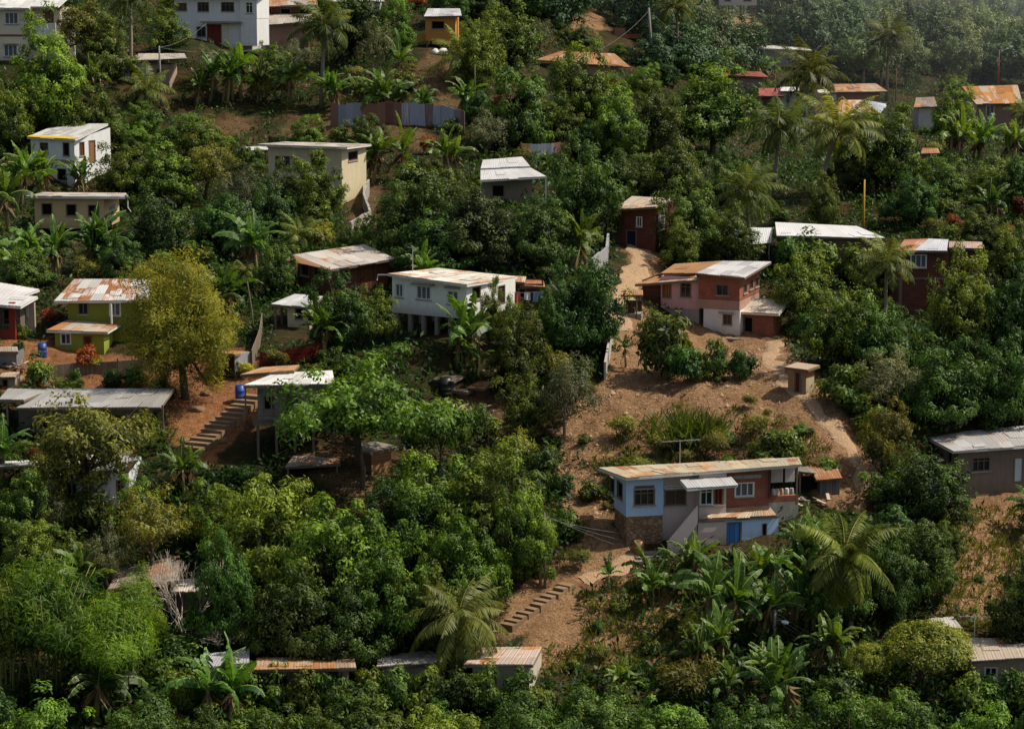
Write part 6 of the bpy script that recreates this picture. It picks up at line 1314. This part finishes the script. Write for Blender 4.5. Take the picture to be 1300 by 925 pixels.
('reed', 868, 512, 562, 52, 'green reed clump in the middle of the bare slope'), ('reed', 890, 515, 558, 40, 'green reed clump right beside the larger one'), ('shrub', 862, 535, 572, 46, 'low shrub under the green reeds'), ('scrub', 905, 540, 580, 46, 'dry scrub right of the green reeds'), ('scrub', 835, 545, 580, 40, 'dry scrub left of the green reeds'), ('shrub', 1048, 570, 602, 40, 'shrub above the rust shack'), ('shrub', 1018, 530, 552, 34, 'shrub below the outhouse'),
('broad', 1015, 312, 420, 84, 'mid green tree below the white sheet roof'), ('broad', 1062, 345, 470, 96, 'tree in the thicket right of the brick house'), ('broad', 1060, 385, 462, 80, 'tree directly right of the brick house annex'), ('dark', 1105, 372, 470, 84, 'dark tree below the drooping mid palm'), ('shrub', 1068, 446, 512, 66, 'leafy shrub right of the outhouse'), ('broad', 1100, 330, 420, 60, 'leafy tree behind the drooping mid palm'), ('mid', 1122, 292, 424, 84, 'palm with hanging fronds left of the tall dark brick house'),
('broad', 1218, 306, 462, 90, 'light green feathery tree covering the tall dark brick house'), ('dark', 1285, 320, 470, 92, 'dark tree at the right edge beside the brick house'), ('dark', 1200, 425, 545, 112, 'large dark tree below the tall dark brick house'), ('dark', 1262, 420, 545, 100, 'dark tree above the grey block house roof'), ('grey', 1128, 438, 520, 104, 'silvery green tree left of the large dark trees'), ('red', 1288, 470, 540, 56, 'reddish creeper shrub above the grey block house'), ('olive', 1128, 498, 600, 74, 'yellowish dry tree between the slope path and grey block house'), ('scrub', 1112, 530, 610, 50, 'dry scrub beside the slope path'),
('dark', 1178, 558, 662, 128, 'dark spreading tree before the grey block house'), ('bush', 1135, 630, 690, 60, 'dark bush at the foot of the spreading tree'), ('dark', 1165, 645, 765, 96, 'dense creeper covered tree above the clipped bush'), ('dark', 1130, 660, 790, 84, 'dark tree behind the golden drooping palm'), ('dark', 1060, 690, 800, 90, 'dark tree left behind the golden drooping palm'), ('broad', 1200, 655, 720, 50, 'leafy small tree on the dry right slope'), ('broad', 1030, 640, 730, 60, 'leafy tree right of the blue house lower rooms'),
('grey', 372, 44, 98, 62, 'greyish tree before the pinkish rusty roofed house'), ('broad', 345, 52, 104, 50, 'leafy tree at the foot of the rusty roofed house'), ('shrub', 1040, 290, 356, 62, 'shrub before the left part of the white sheet roof house'), ('shrub', 1088, 296, 358, 62, 'shrub before the right part of the white sheet roof house'), ('bush', 1005, 286, 352, 50, 'dense bush at the corner of the white sheet roof'), ('shrub', 1116, 298, 360, 40, 'small shrub at the end of the white sheet roof'), ('shrub', 80, 612, 670, 66, 'shrub before the front wall of the white low house'), ('shrub', 118, 622, 672, 44, 'small shrub at the forked trunk of the olive tree'), ('olive', 58, 556, 672, 92, 'olive tree screening the left half of the white low house'), ('broad', 172, 596, 682, 66, 'leafy tree at the railing of the white low house'), ('bush', 722, 640, 684, 52, 'dark bush on the lower dirt left of the stone plinth'), ('shrub', 748, 598, 634, 42, 'shrub under the left roof corner of the blue house'), ('bush', 716, 590, 624, 46, 'dense bush at the dirt edge above the thin wooden pole'), ('scrub', 735, 690, 722, 46, 'dry scrub above the narrow lower staircase'), ('shrub', 1000, 545, 580, 44, 'shrub behind the brick end of the blue house'), ('scrub', 960, 520, 560, 50, 'dry scrub in the middle of the bare slope near the path'), ('scrub', 790, 520, 556, 48, 'dry scrub on the left part of the bare slope'), ('bush', 172, 452, 492, 42, 'dense bush in the orange yard under the golden tree'), ('shrub', 205, 468, 505, 40, 'shrub at the yard edge under the golden tree'), ('bush', 142, 460, 494, 34, 'small dense bush in the orange yard'), ('bush', 95, 462, 496, 30, 'little bush in the orange yard before the green house'),
('droop', 1080, 640, 806, 112, 'golden drooping palm below the rust shack'), ('topiary', 1176, 784, 872, 122, 'big clipped round bush in the lower right'), ('topiary', 1100, 812, 870, 62, 'small clipped bush left of the big one'), ('dark', 1305, 695, 838, 100, 'dark tree cut by the right edge above the corner house'),
('banana', 874, 684, 758, 80, 'large banana plant before the porch of the blue house'), ('banana', 912, 706, 802, 74, 'tall banana plant in the lower middle banana patch'), ('banana', 940, 702, 770, 66, 'banana plant below the lower pink wall'), ('banana', 988, 698, 762, 70, 'banana plant below the lower blue wall'), ('banana', 835, 715, 775, 58, 'banana plant left of the large porch banana'), ('banana1', 772, 712, 752, 32, 'single young banana plant on the trodden earth'), ('banana1', 822, 705, 750, 40, 'young banana plant beside the doorstep path'), ('banana', 962, 740, 815, 74, 'banana plant above the street lamp'), ('banana', 918, 770, 845, 80, 'banana plant at the lower edge of the banana patch'), ('banana', 1010, 720, 800, 66, 'banana plant right of the street lamp'), ('banana', 880, 790, 862, 76, 'banana plant at the lower edge left end of the patch'), ('banana', 1045, 780, 850, 60, 'banana plant below the cables'), ('banana', 985, 800, 872, 70, 'banana plant under the street lamp'), ('banana', 1020, 660, 725, 50, 'banana plant beside the rust shack planks'),
('croton', 111, 438, 474, 34, 'orange yellow croton before the green house door'), ('yellow', 122, 448, 472, 26, 'yellow green croton right of the orange one'), ('croton', 65, 390, 412, 30, 'orange croton left of the green house'), ('yellow', 22, 352, 368, 18, 'yellow blossom shrub behind the pale grey roof'), ('croton', 545, 172, 196, 25, 'red orange croton below the patchwork fence'), ('croton', 497, 175, 192, 22, 'small orange croton near the flat roofed house'), ('croton', 1212, 272, 294, 25, 'orange croton beside the low sandy wall'), ('croton', 1278, 284, 304, 25, 'orange red croton at the right above the light trees'), ('red', 1298, 250, 285, 36, 'dark red shrub at the right edge'), ('red', 640, 115, 150, 34, 'reddish shrub beside the mango left of the hipped roof'), ('croton', 46, 566, 584, 22, 'red blossom shrub below the long grey roof'), ('croton', 530, -5, 12, 26, 'red blossom shrub at the top edge'), ('yellow', 1170, 140, 158, 22, 'yellow blossom shrub on the ridge'),
('shrub', 48, 446, 490, 46, 'round shrub beside the blue barrel in the yard'), ('shrub', 78, 470, 510, 44, 'shrub above the long grey roof'), ('shrub', 28, 404, 430, 20, 'potted shrub beside the red porch'), ('bush', 24, 425, 448, 20, 'small bush below the red porch steps'), ('yellow', 313, 458, 480, 22, 'yellow shrub beside the slatted shed'), ('bush', 300, 452, 478, 20, 'dark bush at the slatted shed block side'),
]
for r_ in T: plant_px(*r_)
# trees beyond and below the black border of the photograph: the slope simply goes on
LOW = [('mango', 60, 880, 1010, 150), ('dark', 180, 868, 1000, 130), ('mango', 330, 880, 1010, 140), ('dark', 450, 870, 1000, 130), ('mango', 555, 885, 1010, 130), ('dark', 660, 868, 990, 120), ('dark', 760, 858, 980, 120), ('mango', 850, 872, 1000, 130), ('dark', 950, 868, 1000, 130), ('mango', 1060, 862, 1000, 130), ('dark', 1150, 878, 1010, 120), ('mango', 1245, 885, 1010, 130), ('dark', 1320, 860, 1000, 110), ('dark', -20, 860, 1000, 130), ('dark', 260, 884, 1000, 90), ('dark', 710, 895, 1010, 100)]
LOWN = ['first', 'second', 'third', 'fourth', 'fifth', 'sixth', 'seventh', 'eighth', 'ninth', 'tenth', 'eleventh', 'twelfth', 'thirteenth', 'fourteenth', 'fifteenth', 'sixteenth']
order = sorted(range(len(LOW)), key=lambda k: LOW[k][1])
for n, k in enumerate(order): plant_px(*LOW[k], 'dark shaded tree along the bottom edge, %s from the left' % LOWN[n])

def nearpath(u, v):
    out = np.zeros(u.shape, bool)
    for pl, w in (([(812, 312), (806, 350), (785, 420)], 20), ([(985, 432), (975, 455), (1000, 490), (1068, 552), (1105, 625)], 17), ([(820, 706), (740, 738), (640, 800)], 16), ([(240, 574), (322, 503)], 18)):
        for a, b in zip(pl[:-1], pl[1:]):
            t = np.clip(((u - a[0]) * (b[0] - a[0]) + (v - a[1]) * (b[1] - a[1])) / ((b[0] - a[0]) ** 2 + (b[1] - a[1]) ** 2), 0, 1); out |= np.hypot(u - a[0] - t * (b[0] - a[0]), v - a[1] - t * (b[1] - a[1])) < w
    return out
E2 = [(u, 833 + 5 * math.sin(u), 905, 60) for u in list(range(236, 690, 38)) + [1232, 1262, 1292]]
for n, (u, a, b_, w_) in enumerate(E2): plant_px(['shrub', 'bush'][n % 2], u, a, b_, w_, '%s shrub hiding the walls of the lower edge houses, %s' % (['leafy', 'dense dark'][n % 2], 'number %d from left' % (n + 1)))
# ---- scattered undergrowth shrubs between the named plants
LAND = [(115, 430, 'the green house'), (20, 400, 'the red porch house'), (95, 200, 'the white cottage'), (95, 270, 'the beige house'), (400, 210, 'the flat roofed cream house'), (270, 30, 'the tall white house'), (185, 90, 'the block house'), (558, 40, 'the orange cabin'), (655, 215, 'the pavilion'), (430, 330, 'the brown board house'), (555, 375, 'the white stilt house'), (380, 400, 'the tiny cream hut'), (810, 280, 'the dark red path house'), (920, 380, 'the brick house'), (1020, 485, 'the outhouse'), (890, 620, 'the blue house'), (1050, 610, 'the rust shack'), (1250, 590, 'the grey block house'), (1170, 350, 'the tall dark brick house'), (1060, 295, 'the white sheet roof'), (1265, 125, 'the orange rusted roof'), (1085, 140, 'the patchy hipped roof'), (740, 75, 'the rusty hipped roof'), (936, 8, 'the top edge stilt house'), (110, 510, 'the long grey roof'), (130, 610, 'the white low house'), (200, 730, 'the leaf strewn roof'), (470, 590, 'the plank shed'), (580, 490, 'the board shacks'), (505, 150, 'the patchwork fence'), (1080, 710, 'the golden drooping palm'), (1176, 830, 'the big clipped bush'), (590, 800, 'the drooping lower palm'), (690, 770, 'the narrow lower staircase'), (770, 440, 'the whitewashed wall'), (280, 540, 'the concrete staircase'), (930, 760, 'the banana patch'), (450, 720, 'the lower mango grove'), (825, 50, 'the leaning utility pole'), (1150, 40, 'the far forest')]
def rel(u, v, taken):
    best = None
    for (a, b, nm) in LAND:
        d = math.hypot(u - a, (v - b) * 1.2)
        if best is None or d < best[0]: best = (d, a, b, nm)
    d, a, b, nm = best; du, dv = u - a, v - b
    if abs(dv) > abs(du) * .8: r = 'up the slope from' if dv < 0 else 'down the slope from'
    else: r = 'to the left of' if du < 0 else 'to the right of'
    return r, nm
CLEAR.append((636, 735, 735, 806, 141)); CLEAR.append((232, 496, 330, 582, 162)); CLEAR.append((1000, 440, 1040, 480, 158))
NCL = len(CLEAR)
CLEAR.append((930, 130, 1085, 245, 245)); CLEAR.append((915, 205, 990, 300, 190)); CLEAR.append((196, 690, 300, 806, 136)); CLEAR.append((840, 506, 900, 560, 152)); CLEAR.append((1020, 645, 1140, 800, 134))
cand = []; fill = []
tries = 0
occ = [(proj(p)[0], proj(p)[1] - h * F / proj(p)[2] * .5, w * F / proj(p)[2], h * F / proj(p)[2]) for (_, k, p, h, w) in PLANTED]
while len(fill) < 235 and tries < 14000:
    tries += 1
    u, v = rng.uniform(-40, 1340), rng.uniform(30, 935); s = sc_of(u, v); D = F / s
    if D > 430: continue
    ms = float(mask_at(u, v)); kind = 'shrub'
    dry = ms > 4 and ((v > 512 and 730 < u < 1090 and v < 600) or (u > 1180 and v > 610) or (v > 735 and u < 900))
    if ms > 4 and rng.random() > (.55 if dry else .10): continue
    if nearpath(np.array([u]), np.array([v]))[0]: continue
    size = rng.uniform(1.4, 3.6) if ms < 0 else rng.uniform(.6, 1.5 if dry else 1.1)
    if u > 1180 and 640 < v < 800: size *= .75
    if 700 < u < 860 and v > 735: size *= .45
    w, h = size * s, size * s * .85
    if any(u + w / 2 > c[0] and u - w / 2 < c[2] and v > c[1] and v - h < c[3] and D < c[4] + 3 for c in CLEAR): continue
    if any(abs(u - o[0]) < o[2] * .28 and abs(v - h * .5 - o[1]) < o[3] * .35 for o in occ): continue
    if any(math.hypot(u - f[0], (v - f[1]) * 1.3) < (w + f[2]) * .36 for f in fill): continue
    p, D = hit(u, v); s = F / D; w, h = size * s, size * s * .85
    if any(u + w / 2 > c[0] and u - w / 2 < c[2] and v > c[1] and v - h < c[3] and D < c[4] + 3 for c in CLEAR): continue
    if any(math.hypot(p[0] - f[0][0], p[1] - f[0][1]) < f[1] + size * .3 for f in FOOT): continue
    kind = rng.choice(['shrub', 'bush', 'scrub'], p=[.45, .33, .22]) if ms < 0 else str(rng.choice(['scrub', 'shrub'], p=[.65, .35]))
    if rng.random() < .12 and v > 60 and ms < 0: kind = 'banana'; h *= 1.5
    fill.append((u, v, w, h, str(kind), p, size, h / s))
# larger fill trees wherever the slope is still open
tries = 0; nt_ = 0
while nt_ < 75 and tries < 9000:
    tries += 1
    u, v = rng.uniform(-40, 1340), rng.uniform(20, 900); s = sc_of(u, v); D = F / s
    if D > 430 or float(mask_at(u, v)) > -6: continue
    size = rng.uniform(3.6, 6.2); w, h = size * s, size * s * rng.uniform(.85, 1.15)
    if 700 < u < 860 and v > 735: continue
    if u > 1180 and 640 < v < 800: continue
    if any(u + w / 2 > c[0] and u - w / 2 < c[2] and v > c[1] and v - h < c[3] and D < c[4] + 3 for c in CLEAR): continue
    if any(abs(u - o[0]) < (o[2] + w) * .26 and abs(v - h * .5 - o[1]) < (o[3] + h) * .26 for o in occ): continue
    if any(math.hypot(u - f[0], (v - f[1]) * 1.3) < (w + f[2]) * .33 for f in fill): continue
    if v - h > 500 and 700 < u < 860: continue
    p, D = hit(u, v); s = F / D; w, h = size * s, h / (F / D) * s
    if any(u + w / 2 > c[0] and u - w / 2 < c[2] and v > c[1] and v - h < c[3] and D < c[4] + 3 for c in CLEAR): continue
    if any(math.hypot(p[0] - f[0][0], p[1] - f[0][1]) < f[1] + size * .4 for f in FOOT): continue
    kind = str(rng.choice(['dark', 'broad', 'mango', 'grey'], p=[.4, .35, .15, .1]))
    fill.append((u, v, w, h, kind, p, size, h / s)); nt_ += 1
    occ.append((u, v - h * .5, w, h))
names = {}
for f in fill:
    r, nm = rel(f[0], f[1], None); look = {'shrub': 'leafy green shrub', 'bush': 'dense dark bush', 'scrub': 'dry looking scrub', 'banana': 'scattered banana plant', 'dark': 'dark smaller tree', 'broad': 'mid green smaller tree', 'mango': 'glossy smaller tree', 'grey': 'greyish smaller tree'}[f[4]]
    sz = '' if f[4] not in ('shrub', 'bush', 'scrub') else ('large ' if f[6] > 2.2 else ('small ' if f[6] < 1.5 else ''))
    names.setdefault((sz + look, r, nm), []).append(f)
ORD = ['first', 'second', 'third', 'fourth', 'fifth', 'sixth', 'seventh', 'eighth', 'ninth', 'tenth', 'eleventh', 'twelfth']
for (look, r, nm), fs in names.items():
    fs.sort(key=lambda f: f[0])
    for k, f in enumerate(fs):
        lab = '%s %s %s' % (look, r, nm)
        if len(fs) > 1: lab = ('leftmost ' if k == 0 else ('rightmost ' if k == len(fs) - 1 else ORD[min(k, 11)] + ' from the left, ')) + lab
        while len(lab.replace('-', ' ').split()) > 15 and ' the ' in lab: lab = lab.replace(' the ', ' ', 1)
        plant(f[4], f[5], f[7], f[6], lab)
# ---- far hillside trees
FAR = []
for k in range(2600):
    u, v = rng.uniform(650, 1330), rng.uniform(2, 114)
    if any(math.hypot(u - f[0], (v - f[1]) * 1.5) < 16 for f in FAR): continue
    p, D = hit(u, v); s = F / D
    if D < (330 if u > 950 else 292): continue
    if any(c[0] - 30 < u < c[2] + 30 and c[1] - 5 < v < c[3] + 60 and D < c[4] + 3 for c in CLEAR): continue
    if float(mask_at(u, v)) > -3: continue
    if any(math.hypot(u - f[0], (v - f[1]) * 1.5) < 16 for f in FAR): continue
    FAR.append((u, v, p, s))
    if len(FAR) > 118: break
FAR.sort(key=lambda f: (round(f[1] / 30), f[0]))
rows_ = {}
for f in FAR: rows_.setdefault(round(f[1] / 30), []).append(f)
RN = {-2: 'hidden top', -1: 'topmost', 0: 'top', 1: 'upper', 2: 'middle', 3: 'lower', 4: 'lowest'}
for rk, fs in rows_.items():
    for k, (u, v, p, s) in enumerate(fs):
        pale = (u > 1090 and rng.random() < .55) or rng.random() < .12
        h = rng.uniform(6, 10.5); plant('farpale' if pale else 'far', p, h, h * rng.uniform(.8, 1.1), '%s far hillside tree in the %s row, %s from the left' % ('pale hazy' if pale else 'dark hazy', RN.get(rk, 'middle'), (ORD + ['thirteenth', 'fourteenth', 'fifteenth', 'sixteenth', 'seventeenth', 'eighteenth', 'nineteenth', 'twentieth', 'last'])[min(k, 20)]), 'trees of the far hillside')
# ---- low ground cover (uncountable)
def scatter(n, umin, umax, vmin, vmax, keep):
    u = rng.uniform(umin, umax, n); y = np.exp(rng.uniform(math.log(95), math.log(430), n)); x = (u - U0) / F * y / CT
    z = np.zeros(n)
    for i in range(0, n, 20000): z[i:i + 20000] = ground(x[i:i + 20000], y[i:i + 20000])
    p = np.stack([x, y, z], -1); pu_, pv_, dd = proj(p); m = keep(pu_, pv_)
    for c in CLEAR[:NCL]: m &= ~((pu_ > c[0] - 3) & (pu_ < c[2] + 3) & (pv_ > c[1]) & (pv_ < c[3] + 16) & (dd < c[4] + 1))
   
    for f in FOOT: m &= np.hypot(p[:, 0] - f[0][0], p[:, 1] - f[0][1]) > f[1] * 1.05
    return p[m], pu_[m], pv_[m], dd[m]
c, cu, cv, cd = scatter(60000, -150, 1450, 0, 0, lambda u, v: (mask_at(u, v) < rng.normal(size=u.shape) * 6 - 2) & ~nearpath(u, v) & ((poly_sd(u, v, BARE[-1]) < -4) | (rng.random(u.shape) < .3)))
lv = Leaves(); n = len(c); cs = np.clip(rng.normal(size=n) * .14 + .20, .0, .8)
patch = np.clip(.5 + .5 * np.sin(c[:, 0] * .21 + 1.5 * np.sin(c[:, 1] * .09)) + rng.normal(size=n) * .3, 0, 1); hgt = .5 + 1.3 * patch
for k in range(8):
    off = rng.normal(size=(n, 3)) * .36; off[:, 2] = np.abs(rng.normal(size=n)) * .28 * hgt
    lv.add(c + off, rdir(n) * .8 + (0, 0, .7), rdir(n) * .6 + (0, 0, 1), rng.uniform(.28, .6, n) * (.6 + .5 * patch), rng.uniform(.12, .24, n), cs + rng.normal(size=n) * .12)
tag(link('undergrowth', lv.mesh('undergrowth', L_DARK)), 'low leafy ground cover filling the slope between the trees', 'undergrowth', None, 'stuff')
c, cu, cv, cd = scatter(42000, -50, 1400, 0, 0, lambda u, v: (mask_at(u, v) > -10) & ~nearpath(u, v) & (rng.random(u.shape) < np.where((v > 560) | (u > 1150) | (v < 250), .9, np.where(np.sin(u * .05 + 2 * np.sin(v * .04)) > .2, .5, .14))))
lv = Leaves(); n = len(c); cs = np.clip(rng.normal(size=n) * .2 + .42, 0, 1)
for k in range(7):
    off = rng.normal(size=(n, 3)) * .13; off[:, 2] = 0
    lv.add(c + off, rdir(n) * .75 + (0, 0, .8), rdir(n), rng.uniform(.12, .42, n), .045, cs + rng.normal(size=n) * .12)
tag(link('dry_grass', lv.mesh('dry_grass', L_DRY)), 'thin dry straw coloured grass over the bare earth slopes', 'grass', None, 'stuff')
c, cu, cv, cd = scatter(52000, 600, 1400, 0, 0, lambda u, v: (((poly_sd(u, v, [(715, 735), (860, 735), (900, 860), (640, 860), (660, 810)]) > 0) & (rng.random(u.shape) < .8)) | ((poly_sd(u, v, [(1190, 640), (1310, 630), (1310, 800), (1180, 800)]) > 0) & (rng.random(u.shape) < .7)) | ((poly_sd(u, v, [(800, 540), (860, 515), (990, 525), (1040, 560), (1070, 600), (740, 600)]) > 0) & (rng.random(u.shape) < .75)) | ((poly_sd(u, v, [(1110, 560), (1200, 560), (1220, 640), (1130, 640)]) > 0) & (rng.random(u.shape) < .6))) & ~nearpath(u, v))
lv = Leaves(); n = len(c); cs = np.clip(rng.normal(size=n) * .18 + .45, 0, 1)
for k in range(8):
    off = rng.normal(size=(n, 3)) * .2; off[:, 2] = 0
    lv.add(c + off, rdir(n) * .6 + (0, 0, .9), rdir(n), rng.uniform(.2, .6, n), rng.uniform(.05, .12, n), cs + rng.normal(size=n) * .12)
tag(link('weeds', lv.mesh('weeds', L_OLIVE)), 'yellow green weeds on the lower slopes', 'weeds', None, 'stuff')
c, cu, cv, cd = scatter(60000, 600, 1400, 0, 0, lambda u, v: (mask_at(u, v) > -4))
n = len(c); o8 = np.array([[1, 0, 0], [0, 1, 0], [-1, 0, 0], [0, -1, 0], [0, 0, 1.0]]); r8 = np.exp(rng.normal(size=n) * .55) * .045
vv = (c[:, None] + o8[None] * r8[:, None, None] * rng.uniform(.6, 1.3, (n, 5, 1))).reshape(-1, 3).astype(np.float32); fb = np.array([[0, 1, 4], [1, 2, 4], [2, 3, 4], [3, 0, 4]])
ff = (np.arange(n)[:, None, None] * 5 + fb[None]).reshape(-1, 3).astype(np.int32); me = bpy.data.meshes.new('gravel'); me.vertices.add(len(vv)); me.vertices.foreach_set('co', vv.reshape(-1)); me.loops.add(ff.size); me.loops.foreach_set('vertex_index', ff.reshape(-1)); me.polygons.add(len(ff)); me.polygons.foreach_set('loop_start', np.arange(0, ff.size, 3, dtype=np.int32)); me.update(calc_edges=True)
me.materials.append(plain('gravel_stone', (.34, .23, .15), .95, .1, var=.6, sc=1.7)); tag(link('gravel', me), 'loose stones scattered over the bare earth slope', 'gravel', None, 'stuff')
# far forest: canopy that reads as one mass
c, cu, cv, cd = None, None, None, None
n = 9000; u = rng.uniform(560, 1480, n); y = np.exp(rng.uniform(math.log(360), math.log(1000), n)); x = (u - U0) / F * y / CT; z = ground(x, y); p = np.stack([x, y, z], -1); pu_, pv_, dd = proj(p)
k_ = (pv_ < 100) & (mask_at(pu_, pv_) < -4) & ((dd > 372) | (pv_ < 40)) & (pu_ > 660)
for cl in CLEAR: k_ &= ~((pu_ > cl[0] - 26) & (pu_ < cl[2] + 26) & (pv_ > cl[1] - 2) & (pv_ < cl[3] + 46) & (dd < cl[4] + 4))
p = p[k_]; n = len(p); lv = Leaves(); big = rng.uniform(1.2, 3.6, n); ct = np.clip(.36 + rng.normal(size=n) * .18 + .18 * np.sin(p[:, 0] * .09) * np.sin(p[:, 1] * .05), .03, .95)
for k in range(52):
    e = rdir(n); e[:, 2] = np.abs(e[:, 2]); q = p + e * big[:, None] * np.array([1, 1, 1.25]) * rng.uniform(.6, 1, (n, 1))
    lv.add(q, rdir(n) + e * .5, e + rdir(n) * .4, rng.uniform(.5, 1.1, n), rng.uniform(.25, .5, n), ct + .14 * e[:, 2] + rng.normal(size=n) * .1)
tag(link('forest', lv.mesh('forest', L_HAZE)), 'hazy bluish forest canopy covering the far hillside', 'forest', None, 'stuff')

# ================================================================ haze over the far hillside
hz_ = MB(); hz_.box(-420, 300, -40, 520, 1060, 190); vt = NT('thin_haze'); vs = vt.n('VolumeScatter'); vs.inputs['Color'].default_value = (.82, .90, 1, 1); vs.inputs['Density'].default_value = .0006; vs.inputs['Anisotropy'].default_value = .2
vt.t.links.new(vs.outputs[0], vt.out.inputs['Volume']); tag(hz_.build('haze', vt.mat), 'thin bluish haze hanging over the far hillside', 'haze', None, 'structure')
SC.cycles.volume_bounces = 0
# ================================================================ light
EL, AZ = R(53), R(6)      # sun from the right, slightly behind the hill
sd = Vector((math.cos(EL) * math.cos(AZ), math.cos(EL) * math.sin(AZ), math.sin(EL)))
sl = bpy.data.lights.new('sun', 'SUN'); sl.energy = 5.0; sl.angle = R(.5); sl.color = (1, .91, .76)
so = bpy.data.objects.new('sun', sl); COL.objects.link(so); so.rotation_euler = sd.to_track_quat('Z', 'Y').to_euler(); so.location = (60, 120, 120)
W = bpy.data.worlds.new('World'); SC.world = W; W.use_nodes = True
nt = W.node_tree; nt.nodes.clear(); o = nt.nodes.new('ShaderNodeOutputWorld'); b = nt.nodes.new('ShaderNodeBackground'); s = nt.nodes.new('ShaderNodeTexSky')
s.sky_type = 'NISHITA'; s.sun_disc = False; s.sun_elevation = EL; s.sun_rotation = math.pi / 2 - AZ; b.inputs[1].default_value = .105; s.dust_density = 2.5; s.air_density = 1.0
hsv = nt.nodes.new('ShaderNodeHueSaturation'); hsv.inputs['Saturation'].default_value = .7; nt.links.new(s.outputs[0], hsv.inputs['Color']); nt.links.new(hsv.outputs[0], b.inputs[0]); nt.links.new(b.outputs[0], o.inputs[0])
SC.view_settings.view_transform = 'Standard'; SC.view_settings.look = 'None'; SC.view_settings.exposure = 0; SC.view_settings.gamma = 1
SC.cycles.max_bounces = 6; SC.cycles.diffuse_bounces = 2; SC.cycles.glossy_bounces = 2; SC.cycles.transmission_bounces = 2
